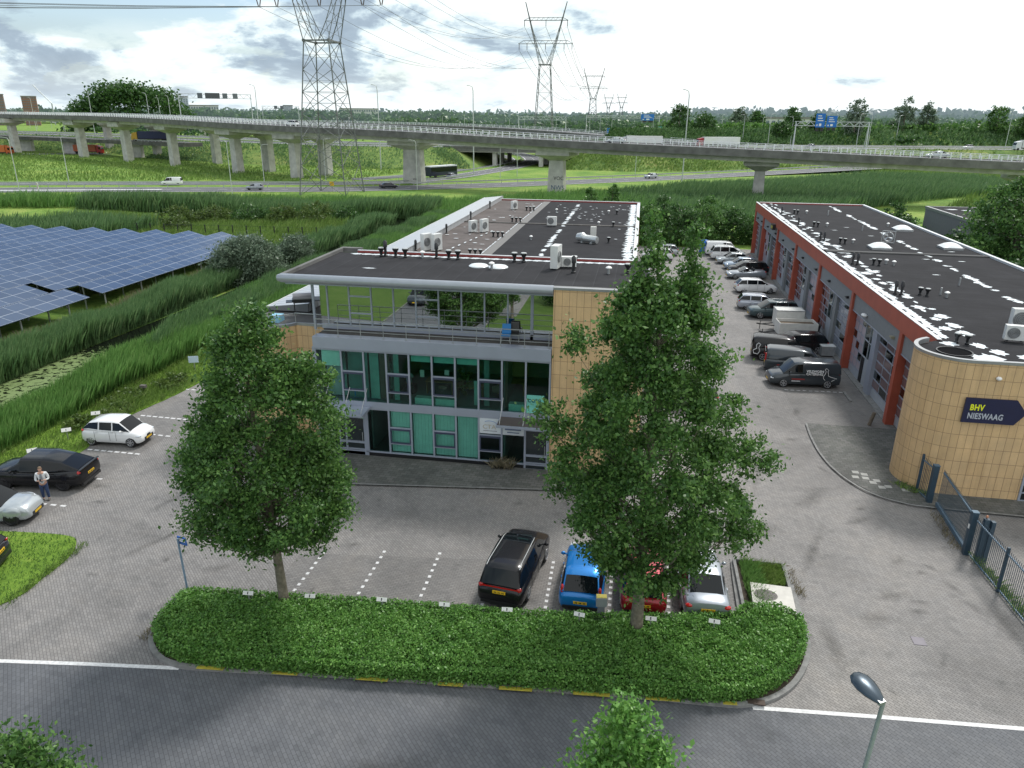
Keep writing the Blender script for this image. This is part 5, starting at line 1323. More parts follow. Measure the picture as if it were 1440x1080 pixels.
    if plate:
        pz = green.get('plate', .62)
        px = green.get('platex', xr)
        a = MB(); a.box(px - .022, px + .03, -.26, .26, pz - .055, pz + .055); pl_ = a.build('number_plate', m_plate, t)
        a = MB()
        for k in range(8):
            if k in (2, 5): a.box(px - .026, px - .0225, -.19 + k * .052, -.17 + k * .052, pz - .004, pz + .004)
            else: a.box(px - .026, px - .0225, -.20 + k * .052, -.165 + k * .052, pz - .03, pz + .03)
        a.build('plate_characters', m_dark, pl_)
        a = MB(); a.box(xf - .03, xf + .016, -.26, .26, .36, .47); a.build('number_plate', m_plate, t)
    if rails:
        a = MB()
        for sy in (-1, 1): a.tube([(X[1] + .1, sy * hw * Wt[2] * .9, Z[1] + .03), (X[1] + .4, sy * hw * Wt[2] * .88, Z[2] + .05), (X[-2] - .3, sy * hw * Wt[-2] * .88, Z[-2] + .05), (X[-2] - .05, sy * hw * Wt[-2] * .86, Z[-2] + .0)], .016, 6)
        a.build('roof_rail', m_galv, t)
    return t

# ---- silhouettes (x: 0 = middle, + = nose)
def hatch(L=4.0, H=1.48, belt=.92, hood=.80, zb=.20, tailtop=None):
    h = L / 2; tt = tailtop or belt
    low = [(-h, .34, tt * .72, .80), (-h + .05, .26, tt * .86, .90), (-h + .18, zb, tt * .98, .97), (-h + .5, zb, belt, 1.0), (-.5, zb, belt + .005, 1.0), (h - 1.45, zb, belt - .01, 1.0), (h - 1.0, zb, hood + .05, .995), (h - .5, zb, hood, .97), (h - .18, zb + .02, hood - .12, .90), (h - .04, .28, hood - .24, .80), (h, .34, .54, .70)]
    x = [-h + .06, -h + .50, -h + 1.05, -h + 1.12, -.05, .02, h - 1.75, h - 1.02]
    z = [belt, H - .06, H - .01, H - .005, H, H, H - .05, belt - .03]
    w = [.8, .74, .77, .77, .78, .78, .74, .84]
    return low, dict(x=x, z=z, w=w, belt=[belt * .98] + [belt] * 6 + [belt - .03], wb=[.84, .92, .95, .95, .955, .955, .93, .84], doors=[-.92, -.02, h - 1.45])
def sedan(L=4.5, H=1.42, belt=.90, hood=.80, deck=.95, zb=.2):
    h = L / 2
    low = [(-h, .36, deck * .72, .80), (-h + .06, .26, deck * .93, .90), (-h + .2, zb, deck, .96), (-h + .7, zb, deck + .01, .99), (-.3, zb, belt, 1.0), (h - 1.5, zb, belt - .01, 1.0), (h - 1.05, zb, hood + .05, .995), (h - .5, zb, hood, .97), (h - .18, zb + .02, hood - .12, .90), (h - .04, .28, hood - .24, .80), (h, .34, .54, .70)]
    x = [-h + .62, -h + 1.35, -h + 1.55, -.05, .02, h - 1.85, h - 1.05]
    z = [deck, H - .05, H - .01, H, H, H - .04, belt - .03]
    w = [.74, .70, .74, .77, .77, .73, .84]
    return low, dict(x=x, z=z, w=w, belt=[deck] + [belt] * 5 + [belt - .03], wb=[.78, .88, .92, .95, .95, .93, .84], doors=[-.95, -.02, h - 1.5])
def suv(L=4.5, H=1.65, belt=1.05, hood=.98, zb=.25):
    h = L / 2
    low = [(-h, .42, belt * .70, .82), (-h + .05, .32, belt * .86, .91), (-h + .2, zb, belt * .98, .97), (-h + .5, zb, belt, 1.0), (-.3, zb, belt, 1.0), (h - 1.35, zb, belt - .01, 1.0), (h - .95, zb, hood + .03, .995), (h - .4, zb, hood - .01, .97), (h - .14, zb + .03, hood - .12, .92), (h - .03, .34, hood - .28, .84), (h, .4, .6, .74)]
    x = [-h + .07, -h + .42, -h + .80, -h + 1.12, -h + 1.2, -.05, .03, h - 1.75, h - .95]
    z = [belt, H - .08, H - .02, H - .01, H - .01, H, H, H - .06, belt - .03]
    w = [.82, .75, .77, .78, .78, .79, .79, .75, .86]
    return low, dict(x=x, z=z, w=w, belt=[belt * .99] + [belt] * 7 + [belt - .03], wb=[.86, .93, .95, .955, .955, .96, .96, .94, .86], doors=[-1.0, -.02, h - 1.4])
def van(L=4.6, H=1.83, belt=1.12, hood=.98, zb=.22):
    h = L / 2
    low = [(-h, .40, 1.0, .92), (-h + .04, .28, belt * .98, .97), (-h + .15, zb, belt, .99), (-.3, zb, belt, 1.0), (h - 1.3, zb, belt - .02, 1.0), (h - .95, zb, hood + .05, .99), (h - .4, zb, hood - .05, .96), (h - .14, zb + .03, hood - .20, .90), (h - .03, .32, hood - .36, .82), (h, .4, .52, .72)]
    x = [-h + .02, -h + .10, -h + .3, -.2, .18, .26, h - 1.62, h - .88]
    z = [belt, H - .10, H - .01, H + .02, H + .015, H + .01, H - .08, belt - .08]
    w = [.90, .84, .86, .87, .87, .87, .82, .84]
    return low, dict(x=x, z=z, w=w, belt=[belt] * 7 + [belt - .08], wb=[.94, .965, .975, .975, .975, .975, .95, .86], doors=[-.75, .22, h - 1.3])

def place(loc, a): return (loc[0], loc[1], .012), rad(a)
# front row ------------------------------------------------------------
lo, gr = suv(4.75, 1.66, 1.06, .98); gr['sunroof'] = (5, 6); 
l, a = place((-4.05, 25.75), 83)
gr['plate'] = .80
t = vehicle('parked_car', 'black estate-like car with glass roof parked at an angle left of the blue hatchback', 'car', l, a, lo, gr, 4.75, 1.92, (-1.42, 1.42), .36, paint('black', (.010, .010, .012)), 'cars parked behind the hedge', pillars=(3, 5), tail=.98, rails=True, roof=paint('black', (.010, .010, .012)))
MB().box(-2.33, -2.29, -.82, .82, .96, 1.0).build('light_bar', m_tail, t)
lo, gr = hatch(4.0, 1.50, .98, .86); gr['plate'] = .55
l, a = place((-1.22, 25.65), 89.5)
t = vehicle('parked_car', 'bright blue hatchback parked between the black car and the red car', 'car', l, a, lo, gr, 4.0, 1.74, (-1.22, 1.25), .31, paint('blue', (.008, .19, .55), .35, .3), 'cars parked behind the hedge', pillars=(2, 4), lights=False)
for sy in (-1, 1):
    x = MB(); x.ellip((-1.80, sy * .72, .98), (.13, .075, .20), 10); x.build('tail_light', m_tail, t, True)
    x = MB(); x.ellip((1.74, sy * .62, .72), (.22, .14, .08), 10); x.build('headlight', m_head, t, True)
lo, gr = hatch(4.1, 1.46, .97, .84)
l, a = place((1.12, 25.85), 91)
t = vehicle('parked_car', 'dark red hatchback parked behind the right tree trunk', 'car', l, a, lo, gr, 4.1, 1.78, (-1.25, 1.3), .32, paint('red', (.30, .008, .018), .25, .3), 'cars parked behind the hedge', pillars=(2, 4), tail=.86, roof=paint('pinkred', (.42, .05, .07), .3, .35))
lo, gr = sedan(4.3, 1.43, .92, .82, 1.0); gr['plate'] = .70
l, a = place((3.42, 26.0), 93)
t = vehicle('parked_car', 'silver saloon with red tail lights beside the weedy concrete bed', 'car', l, a, lo, gr, 4.3, 1.80, (-1.25, 1.3), .32, paint('silver', (.30, .33, .37), .55, .3), 'cars parked behind the hedge', pillars=(3,), lights=False)
for sy in (-1, 1):
    x = MB(); x.ellip((-2.06, sy * .70, .82), (.10, .15, .09), 10, None); x.build('tail_light', m_tail, t, True)
    x = MB(); x.ellip((1.9, sy * .66, .70), (.22, .16, .08), 10); x.build('headlight', m_head, t, True)
# left row --------------------------------------------------------------
lo, gr = hatch(3.62, 1.50, .96, .90)
gr.update(x=[-1.70, -1.28, -.70, -.62, .12, .19, .55, 1.14], z=[1.0, 1.38, 1.475, 1.48, 1.50, 1.50, 1.45, .93], w=[.76, .72, .76, .76, .78, .78, .75, .84], wb=[.82, .91, .95, .95, .955, .955, .94, .84], belt=[.97, 1.02, .98, .97, .95, .95, .94, .92])
l, a = place((-28.95, 34.85), 4)
t = vehicle('parked_car', 'small white hatchback parked by the grass verge', 'car', l, a, lo, gr, 3.62, 1.70, (-1.20, 1.16), .30, paint('white', (.76, .77, .78), 0, .2), 'cars parked along the ditch', pillars=(2, 4), rim=m_rim, roof=paint('white', (.76, .77, .78)), hub=7)
mb = MB(); mb.add([(1.74, -.6, .30), (1.825, -.25, .34), (1.825, .25, .34), (1.74, .6, .30), (1.82, .1, .62), (1.82, -.1, .62)], [(0, 1, 5), (1, 2, 4, 5), (2, 3, 4)]); mb.build('front_insert', m_dark, t)
# low coupe-like black SUV
h = 2.5
lo = [(-h, .45, .90, .84), (-h + .06, .36, 1.05, .92), (-h + .25, .26, 1.10, .98), (-h + .9, .25, 1.06, 1.02), (-.3, .25, 1.0, 1.0), (h - 1.6, .25, 1.02, 1.0), (h - 1.1, .25, 1.02, 1.0), (h - .5, .25, .97, .97), (h - .18, .28, .85, .92), (h - .04, .34, .7, .84), (h, .4, .6, .74)]
gr = dict(x=[-h + .18, -h + 1.0, -h + 1.6, -.55, -.47, .55, h - 2.1, h - 1.15], z=[1.10, 1.44, 1.56, 1.63, 1.63, 1.63, 1.58, 1.0], w=[.72, .68, .72, .75, .75, .77, .73, .86], belt=[1.09, 1.10, 1.08, 1.06, 1.06, 1.04, 1.03, 1.0], wb=[.78, .88, .93, .95, .95, .955, .94, .86], doors=[-1.25, -.5, h - 1.55], plate=.72)
l, a = place((-29.35, 29.55), 188)
t = vehicle('parked_car', 'black sporty coupe SUV parked behind the standing man', 'car', l, a, lo, gr, 5.0, 1.98, (-1.5, 1.5), .38, paint('black', (.010, .010, .012)), 'cars parked along the ditch', pillars=(3,), rim=m_rimd, tail=.95)
MB().box(-2.50, -2.40, -.86, .86, 1.09, 1.13).build('spoiler', m_dark, t)
# beetle-like cabriolet (rounded)
h = 2.05
lo = [(-h, .36, .62, .72), (-h + .08, .28, .82, .84), (-h + .3, .22, .93, .92), (-.9, .2, .95, .98), (-.2, .2, .93, .985), (h - 1.35, .2, .94, .985), (h - .95, .2, .98, .95), (h - .5, .2, .93, .90), (h - .22, .22, .82, .84), (h - .06, .28, .64, .72), (h, .34, .5, .60)]
gr = dict(x=[-h + .5, -h + 1.0, -.35, -.28, .25, .92], z=[.96, 1.40, 1.46, 1.46, 1.42, .93], w=[.7, .72, .75, .75, .72, .80], belt=[.96, .94, .93, .93, .93, .93], wb=[.78, .88, .92, .92, .9, .82], doors=[-.35, .6], plate=.5)
l, a = place((-29.0, 25.95), 13)
t = vehicle('parked_car', 'silver rounded retro cabriolet cut by the left picture edge', 'car', l, a, lo, gr, 4.1, 1.76, (-1.25, 1.25), .34, paint('lightsilver', (.42, .455, .48), .35, .22), 'cars parked along the ditch', roof=simple((.012, .012, .013), .8), pillars=(2,), rim=m_rimd, lights=False)
for sy in (-1, 1):
    x = MB(); x.ellip((1.62, sy * .56, .76), (.17, .17, .13), 12); x.build('headlight', m_head, t, True)
    x = MB(); x.ellip((1.27, sy * .73, .60), (.48, .17, .34), 14); x.build('fender', paint('lightsilver', (.56, .60, .63)), t, True)
mb = MB(); mb.ellip((-.9, 0, 1.05), (.8, .72, .3), 14); mb.build('folded_hood', simple((.012, .012, .013), .8), t, True)
lo, gr = hatch(4.0, 1.5, .98, .86); gr['plate'] = .72
l, a = place((-27.25, 21.95), 198)
t = vehicle('parked_car', 'very dark hatchback on the lawn, only its rear end in the picture', 'car', l, a, lo, gr, 4.0, 1.75, (-1.22, 1.25), .32, paint('navy', (.012, .014, .022)), 'cars parked along the ditch', pillars=(2, 4))
# right row ---------------------------------------------------------------
G = 'cars and vans parked at the garage doors'
grey = paint('anthracite', (.045, .055, .065), .3, .28)
lo, gr = van(4.85, 1.84)
l, a = place((12.35, 52.75), 184.5)
def caddy(l, a, label, win=(5, 6)):
    lo, gr = van(4.85, 1.84)
    t = vehicle('delivery_van', label, 'van', l, a, lo, gr, 4.85, 1.84, (-1.55, 1.48), .33, grey, G, windows=win, hub=6, tail=1.1)
    return t
t = caddy(l, a, 'nearest dark grey catering van with white lettering and duck outline, nose towards the yard')
def van_marks(t, side, txt_x):
    s = side; wmat = simple((.75, .76, .78), .5)
    yy = s * .905
    rot = (rad(90), 0, 0 if s < 0 else rad(180))
    x0 = txt_x
    text('VELDHOEN', .23, t, (x0, s * .935, 1.20), rot, wmat, sx=.98, bold=.004, ext=.03); text('CATERING', .23, t, (x0, s * .935, 1.00), rot, wmat, sx=1.02, bold=.004, ext=.03)
    k = 1 if s < 0 else -1
    mb = MB(); q = [(.30, 1.48), (.20, 1.50), (.14, 1.42), (.22, 1.30), (.18, 1.12), (.08, .95), (.10, .78), (.22, .66)]
    q2 = [(.34, 1.44), (.40, 1.38), (.34, 1.30), (.38, 1.18), (.42, .98), (.62, .90), (1.0, .80), (.8, .68), (.66, .60)]
    for qq in (q, q2): mb.tube([(x0 - k * (-1.12) * 1 + k * u * 1.0 if False else x0 + k * (1.12 + u), s * (.955 if z < 1.1 else .945 - (z - 1.1) * .16), z) for u, z in qq], .018, 5)
    mb.build('duck_outline', wmat, t)
    mb = MB(); mb.box(*sorted((x0 - k * .95, x0 - k * .35)), *sorted((s * .93, s * .937)), .50, .55); mb.build('web_address', wmat, t)
    mb = MB(); mb.box(*sorted((x0 - k * .95, x0 - k * .05)), *sorted((s * .93, s * .936)), .62, .72); mb.build('red_slogan', simple((.25, .03, .03), .5), t)
# near side of a car heading -X (ang 184) is its left side (+y local)
van_marks(t, 1, .02 + .0)
lo, gr = van(4.85, 1.84)
l, a = place((12.6, 55.6), -7)
t2 = caddy(l, a, 'middle dark grey catering van with its rear towards the yard')
van_marks(t2, -1, -.6)
MB().box(-2.46, -2.42, -.8, .8, 1.25, 1.62).build('rear_window', m_carglass, t2)
for sy in (-1, 1): MB().box(-2.46, -2.36, min(sy * .72, sy * .88), max(sy * .72, sy * .88), .95, 1.5).build('tall_tail_light', m_tail, t2)
lo, gr = van(4.75, 1.88)
l, a = place((11.95, 58.55), -6)
t = vehicle('delivery_van', 'black van with painted duck on its rear corner beside the grey vans', 'van', l, a, lo, gr, 4.75, 1.86, (-1.5, 1.45), .33, paint('black', (.010, .010, .012)), G, windows=(5, 6), tail=1.1)
MB().box(-2.42, -2.37, -.8, .8, 1.25, 1.64).build('rear_window', m_carglass, t)
mb = MB(); mb.tube([(-2.2, -.96, .6), (-1.9, -.975, .55), (-1.75, -.975, .8), (-1.85, -.97, 1.1), (-1.75, -.96, 1.35), (-1.9, -.94, 1.45), (-2.05, -.95, 1.3), (-2.0, -.97, 1.0), (-2.25, -.96, .85), (-2.2, -.96, .6)], .03, 5); mb.build('duck_outline', simple((.75, .76, .78), .5), t)
mb = MB(); mb.box(-.7, .3, -.945, -.93, 1.32, 1.42); mb.build('red_slogan', simple((.35, .03, .1), .5), t)
lo, gr = suv(4.6, 1.58, 1.02, .93)
l, a = place((13.6, 61.2), 186)
vehicle('parked_car', 'black car between the black van and the open white trailer', 'car', l, a, lo, gr, 4.6, 1.88, (-1.4, 1.4), .35, paint('black', (.010, .010, .012)), G, pillars=(3, 5))
lo, gr = suv(4.65, 1.66, 1.05, .98)
l, a = place((13.35, 72.2), 186)
vehicle('parked_car', 'dark green-grey SUV parked beside the white box trailer', 'car', l, a, lo, gr, 4.65, 1.88, (-1.4, 1.4), .37, paint('greengrey', (.045, .075, .085), .35, .3), G, pillars=(3, 5), rails=True)
lo, gr = suv(4.4, 1.50, .98, .88)
l, a = place((12.6, 75.3), -2)
vehicle('parked_car', 'light silver estate car just behind the green-grey SUV', 'car', l, a, lo, gr, 4.4, 1.74, (-1.3, 1.3), .32, paint('bluesilver', (.42, .45, .52), .4, .3), G, pillars=(3, 5), rails=True)
lo, gr = hatch(4.4, 1.53, 1.0, .90)
l, a = place((13.2, 83.1), 7)
vehicle('parked_car', 'white five-door hatchback facing the garage doors', 'car', l, a, lo, gr, 4.5, 1.78, (-1.4, 1.38), .34, paint('white', (.76, .77, .78)), G, pillars=(2, 4))
# silver convertible
lo, gr = sedan(4.5, 1.40, .90, .82, .98)
l, a = place((13.1, 90.7), 186)
t = vehicle('parked_car', 'silver open-top convertible with dark interior', 'car', l, a, lo, dict(x=[.05, .12, .2, .95], z=[1.32, 1.33, 1.33, .88], w=[.72, .72, .72, .82], belt=[.9, .9, .9, .88], wb=[.92, .92, .92, .84], doors=[-.3, .85], mirror=.6, rear='closed'), 4.5, 1.80, (-1.35, 1.38), .33, paint('silver', (.42, .46, .50)), G)
MB().box(-1.0, .7, -.7, .7, .90, .935).build('interior', m_dark, t)
mb = MB()
for x in (-.15, -.8):
    for y in (-.36, .36): mb.ellip((x, y, 1.05), (.12, .24, .26), 10)
mb.build('seat_back', simple((.03, .03, .033), .7), t, True)
lo, gr = suv(4.8, 1.50, .98, .90)
l, a = place((13.7, 93.8), 187)
vehicle('parked_car', 'black estate car behind the silver convertible', 'car', l, a, lo, gr, 4.8, 1.84, (-1.45, 1.45), .34, paint('black', (.010, .010, .012)), G, pillars=(3, 5), rails=True)
lo, gr = hatch(4.2, 1.46, .94, .85)
l, a = place((13.2, 96.6), 187)
vehicle('parked_car', 'pale blue hatchback wedged beside the black estate', 'car', l, a, lo, gr, 4.2, 1.76, (-1.3, 1.3), .32, paint('paleblue', (.32, .40, .50), .4, .3), G, pillars=(2, 4))
lo, gr = sedan(4.6, 1.42, .92, .82, .97)
l, a = place((12.8, 100.3), 187)
vehicle('parked_car', 'silver coupe with long bonnet parked near the far garages', 'car', l, a, lo, gr, 4.6, 1.80, (-1.4, 1.4), .33, paint('lightsilver', (.56, .60, .63)), G, pillars=(3,))
lo, gr = suv(4.7, 1.84, 1.12, 1.05)
l, a = place((12.3, 103.3), 4)
vehicle('parked_car', 'white off-road vehicle with dark side windows near the far end', 'car', l, a, lo, gr, 4.7, 1.86, (-1.4, 1.4), .38, paint('white', (.76, .77, .78)), G, pillars=(3, 5), rails=True)
lo, gr = van(5.0, 1.92)
l, a = place((12.0, 106.4), 2)
vehicle('delivery_van', 'white van farthest in the row by the bushes', 'van', l, a, lo, gr, 5.0, 1.92, (-1.55, 1.5), .34, paint('white', (.76, .77, .78)), G, windows=(3, 5, 6), pillars=(4,))
lo, gr = hatch(4.2, 1.5, .96, .86)
l, a = place((3.7, 104.8), 178)
vehicle('parked_car', 'light silver hatchback parked beyond the office wing corner', 'car', l, a, lo, gr, 4.2, 1.76, (-1.3, 1.3), .32, paint('lightsilver', (.56, .60, .63)), 'cars beside the office wing', pillars=(2, 4))
l, a = place((2.9, 101.4), 176)
vehicle('parked_car', 'white small car half hidden by the tree top beside the wing', 'car', l, a, lo, gr, 4.2, 1.76, (-1.3, 1.3), .32, paint('white', (.76, .77, .78)), 'cars beside the office wing', pillars=(2, 4))
l, a = place((3.6, 62), 178)
vehicle('parked_car', 'white hatchback glimpsed through the right tree crown', 'car', l, a, lo, gr, 4.2, 1.76, (-1.3, 1.3), .32, paint('white', (.76, .77, .78)), 'cars beside the office wing', pillars=(2, 4))
lo, gr = suv(4.5, 1.6, 1.02, .95); l, a = place((3.7, 47), 182)
vehicle('parked_car', 'dark car glimpsed low through the right tree crown', 'car', l, a, lo, gr, 4.5, 1.84, (-1.4, 1.4), .35, paint('navy', (.012, .014, .022)), 'cars beside the office wing', pillars=(3, 5))
# reflected car on the side road behind the viewpoint
lo, gr = suv(4.5, 1.62, 1.05, .96); l, a = place((-21.4, 3.0), 92)
t = vehicle('parked_car', 'dark blue-grey car on the side road, seen mirrored in the top-floor glass', 'car', l, a, lo, gr, 4.5, 1.85, (-1.4, 1.4), .35, paint('anthracite', (.045, .055, .065)), None, pillars=(3, 5))
# trailers -----------------------------------------------------------------
def trailer(loc, rz, label, L, W, z0, z1, closed):
    t = empty('trailer', loc, rad(rz), label, 'trailer', 'white trailers in the garage row')
    wm = simple((.66, .66, .63), .5)
    mb = MB()
    if closed: mb.box(-L / 2, L / 2, -W / 2, W / 2, z0, z1)
    else:
        mb.box(-L / 2, L / 2, -W / 2, W / 2, z0, z0 + .08)
        for (x0, x1, y0, y1) in ((-L / 2, L / 2, -W / 2, -W / 2 + .05), (-L / 2, L / 2, W / 2 - .05, W / 2), (-L / 2, -L / 2 + .05, -W / 2 + .05, W / 2 - .05), (L / 2 - .05, L / 2, -W / 2 + .05, W / 2 - .05)): mb.box(x0, x1, y0, y1, z0 + .08, z1)
    mb.build('box_body', wm, t)
    if closed:
        e = MB()
        for y in (-W / 2, W / 2): e.bar((-L / 2, y, z1 + .01), (L / 2, y, z1 + .01), .06)
        for x in (-L / 2, L / 2): e.bar((x, -W / 2, z1 + .012), (x, W / 2, z1 + .012), .06)
        e.build('edge_trim', m_galv, t)
    else: MB().box(-L / 2 + .05, L / 2 - .05, -W / 2 + .05, W / 2 - .05, z1 - .32, z1 - .25).build('load', simple((.12, .09, .06), .9), t)
    d = MB(); d.bar((-L / 2, -.5, z0), (-L / 2 - 1.2, 0, .5), .08); d.bar((-L / 2, .5, z0), (-L / 2 - 1.2, 0, .5), .08); d.bar((-L / 2 - 1.2, 0, .5), (-L / 2 - 1.5, 0, .55), .1); d.tube([(-L / 2 - 1.15, .15, 0), (-L / 2 - 1.15, .15, .75)], .03, 6); d.build('drawbar', m_dark, t)
    for s in (-1, 1):
        w = MB(); w.tube([(0, s * (W / 2 - .02), .3), (0, s * (W / 2 - .2), .3)], .3, 18); w.build('wheel', m_tyre, t)
    return t
trailer((14.1, 64.9, .01), 4, 'open white box trailer filled with brown load, drawbar to the left', 3.2, 1.7, .5, 1.55, False)
trailer((13.9, 67.6, .01), 3, 'closed white box trailer beside the open one', 2.4, 1.5, .5, 1.95, True)
wb_ = empty('waste_container', (15.75, 65.6, .01), 0, 'black wheeled waste container between trailer and red column', 'container')
MB().add([(-.35, -.35, .1), (.35, -.35, .1), (.35, .35, .1), (-.35, .35, .1), (-.45, -.45, 1.15), (.45, -.45, 1.15), (.45, .45, 1.15), (-.45, .45, 1.15)], [(0, 1, 5, 4), (1, 2, 6, 5), (2, 3, 7, 6), (3, 0, 4, 7), (0, 3, 2, 1)]).build('body', m_dark, wb_)
mb = MB(); mb.box(-.5, .5, -.5, .5, 1.152, 1.22); mb.build('lid', m_black, wb_)
for s in (-.3, .3): MB().tube([(s, -.36, .1), (s, -.42, .1)], .1, 10).build('wheel', m_tyre, wb_)
sb = empty('steel_crate', (15.7, 60.2, .01), rad(4), 'pale galvanised steel crate beside the catering vans', 'crate')
MB().box(-.5, .5, -.38, .38, .1, .85).build('box_body', m_galv, sb); mb = MB(); mb.box(-.54, -.01, -.42, .42, .85, .9); mb.box(.01, .54, -.42, .42, .85, .9); mb.build('lid', simple((.6, .62, .62), .4), sb)
bc = empty('blue_container', (9.6, 108.3, .01), 0, 'bright blue rounded bin by the bushes at the far end of the yard', 'container')
MB().lathe(0, 0, [(.75, 0), (.85, .9), (.8, 1.3), (.45, 1.7), (0, 1.8)], 18).build('body', simple((.01, .13, .50), .5), bc, True)
MB().box(-.25, .25, -.9, -.74, .95, 1.2).build('slot', m_dark, bc)
# concrete posts / wheel stops
tag(MB().box(14.9, 15.08, 49.6, 51.4, .01, .12).build('wheel_stop', m_kerb, None), 'low concrete wheel stop lying beside the nearest van', 'wheel stop')
bo = tag(MB().tube([(15.1, 45.6, 0), (15.3, 45.65, .85)], [.11, .11], 12).build('leaning_post', mat('old_wood', (.16, .13, .10), .9, var=.4), None, True), 'short leaning grey-brown post before the first red column', 'post')
# distant traffic -----------------------------------------------------------
def truck(loc, ang, label, L, cabc, boxc, group='lorries on the motorway', z=2.6):
    t = empty('lorry', loc, rad(ang), label, 'lorry', group)
    MB().box(-L / 2, L / 2 - 2.6, -1.25, 1.25, 1.1, 4.0).build('cargo_box', simple(boxc, .4), t)
    c = MB(); c.add([(L / 2 - 2.3, -1.2, .5), (L / 2, -1.2, .5), (L / 2, -1.2, 2.0), (L / 2 - .35, -1.2, 3.3), (L / 2 - 2.3, -1.2, 3.7), (L / 2 - 2.3, 1.2, .5), (L / 2, 1.2, .5), (L / 2, 1.2, 2.0), (L / 2 - .35, 1.2, 3.3), (L / 2 - 2.3, 1.2, 3.7)], [(0, 1, 2, 3, 4), (9, 8, 7, 6, 5), (1, 6, 7, 2), (2, 7, 8, 3), (3, 8, 9, 4), (4, 9, 5, 0), (0, 5, 6, 1)]); cb_ = c.build('cab', simple(cabc, .3), t)
    w = MB(); w.add([(L / 2 + .01, -1.1, 2.05), (L / 2 + .01, 1.1, 2.05), (L / 2 - .3, 1.1, 3.1), (L / 2 - .3, -1.1, 3.1)], [(0, 1, 2, 3)]); w.box(L / 2 - 1.3, L / 2 - .4, -1.22, -1.205, 2.0, 2.9); w.build('windscreen', m_carglass, cb_)
    MB().box(-L / 2 + .2, L / 2 - .3, -.9, .9, .7, 1.08).build('chassis', m_dark, t)
    for x in (-L / 2 + 1.2, -L / 2 + 2.5, -L / 2 + 3.8, L / 2 - 1.1):
        for s in (-1, 1): MB().tube([(x, s * .85, .5), (x, s * 1.22, .5)], .5, 14).build('wheel', m_tyre, t)
    return t
def onroad(R, i, d, z=.06): p = R[i]; return (p[0], p[1] + d, p[2] + z)
truck((31, 336, 6.6), 202, 'red lorry with long white trailer on the motorway', 19, (.30, .02, .03), (.68, .70, .70))
truck((158, 349, 6.6), 188, 'white lorry entering at the right edge of the motorway', 15, (.62, .64, .66), (.62, .64, .66))
truck((-1, 337, 6.6), 190, 'long white and pale lorry far away behind the bridge railing', 18, (.4, .42, .45), (.66, .67, .66))
truck((-283, 300, .1), 8, 'orange lorry under the low bridge at left', 13, (.42, .09, .02), (.48, .13, .03), 'lorries under the low bridge')
truck((-252, 318, .1), 8, 'red lorry ahead of the orange one under the bridge', 13, (.40, .015, .02), (.45, .10, .03), 'lorries under the low bridge')
truck((-205, 298, 6.8), 200, 'dark blue lorry with yellow cab behind the concrete piers', 16, (.5, .3, .03), (.02, .03, .09), 'lorries under the low bridge')
def small(kind, loc, ang, label, name, L=4.4, W=1.78, cat='car', group='traffic on the roads'):
    lo, gr = kind
    return vehicle(name, label, cat, loc, rad(ang), lo, gr, L, W, (-L * .31, L * .31), .33, paint(*PC[name_c[0]]), group, pillars=(2, 4), detail=False, lights=True, plate=False)
PC = dict(w=('white', (.76, .77, .78)), s=('silver', (.42, .46, .50)), k=('black', (.010, .010, .012)), n=('navy', (.012, .014, .022)), l=('lightsilver', (.56, .60, .63)))
for nm, kind, loc, ang, colr, label, cat in (
    ('van_on_road', van(5.3, 1.98), (-123, 184.3, .1), 200, 'w', 'white van driving on the road at left beneath the viaduct', 'van'),
    ('car_on_road', suv(4.3, 1.5, .98, .9), (-95.6, 177.2, .1), 200, 's', 'small silver car on the near road beside the pylon', 'car'),
    ('car_on_road', sedan(4.7, 1.42), (-65, 190.3, .1), 38, 'n', 'dark blue saloon on the near road left of the wide pier', 'car'),
    ('car_on_road', suv(4.5, 1.6, 1.0, .95), (3, 243.5, .1), 225, 'l', 'silver estate on the near road right of the graffiti pier', 'car'),
    ('car_on_road', hatch(4.3), (-57.5, 228, .1), 80, 's', 'silver-grey car following the coach', 'car')):
    lo, gr = kind; L = -2 * lo[0][0]
    vehicle(nm, label, cat, loc, rad(ang), lo, gr, L, 1.8, (-L * .31, L * .31), .33, paint(*PC[colr]), 'traffic on the ground-level roads', pillars=(2, 4), detail=False, lights=True, plate=False)
# coach
co = empty('coach', (-61.5, 231, .1), rad(62), 'dark coach with white roof on the curving slip road', 'bus', 'traffic on the ground-level roads')
mb = MB(); mb.box(-6, 6, -1.25, 1.25, .45, 3.1); mb.build('body', simple((.03, .04, .055), .25), co)
mb = MB(); mb.box(-6.02, 6.02, -1.26, 1.26, 3.11, 3.4); mb.build('roof', simple((.66, .68, .70), .4), co)
mb = MB(); mb.box(-5.8, 5.9, -1.275, -1.255, 1.6, 2.9); mb.box(-5.8, 5.9, 1.255, 1.275, 1.6, 2.9); mb.build('window_band', m_carglass, co)
for x in (-3.8, 4.0):
    for s in (-1, 1): MB().tube([(x, s * .95, .5), (x, s * 1.27, .5)], .5, 14).build('wheel', m_tyre, co)
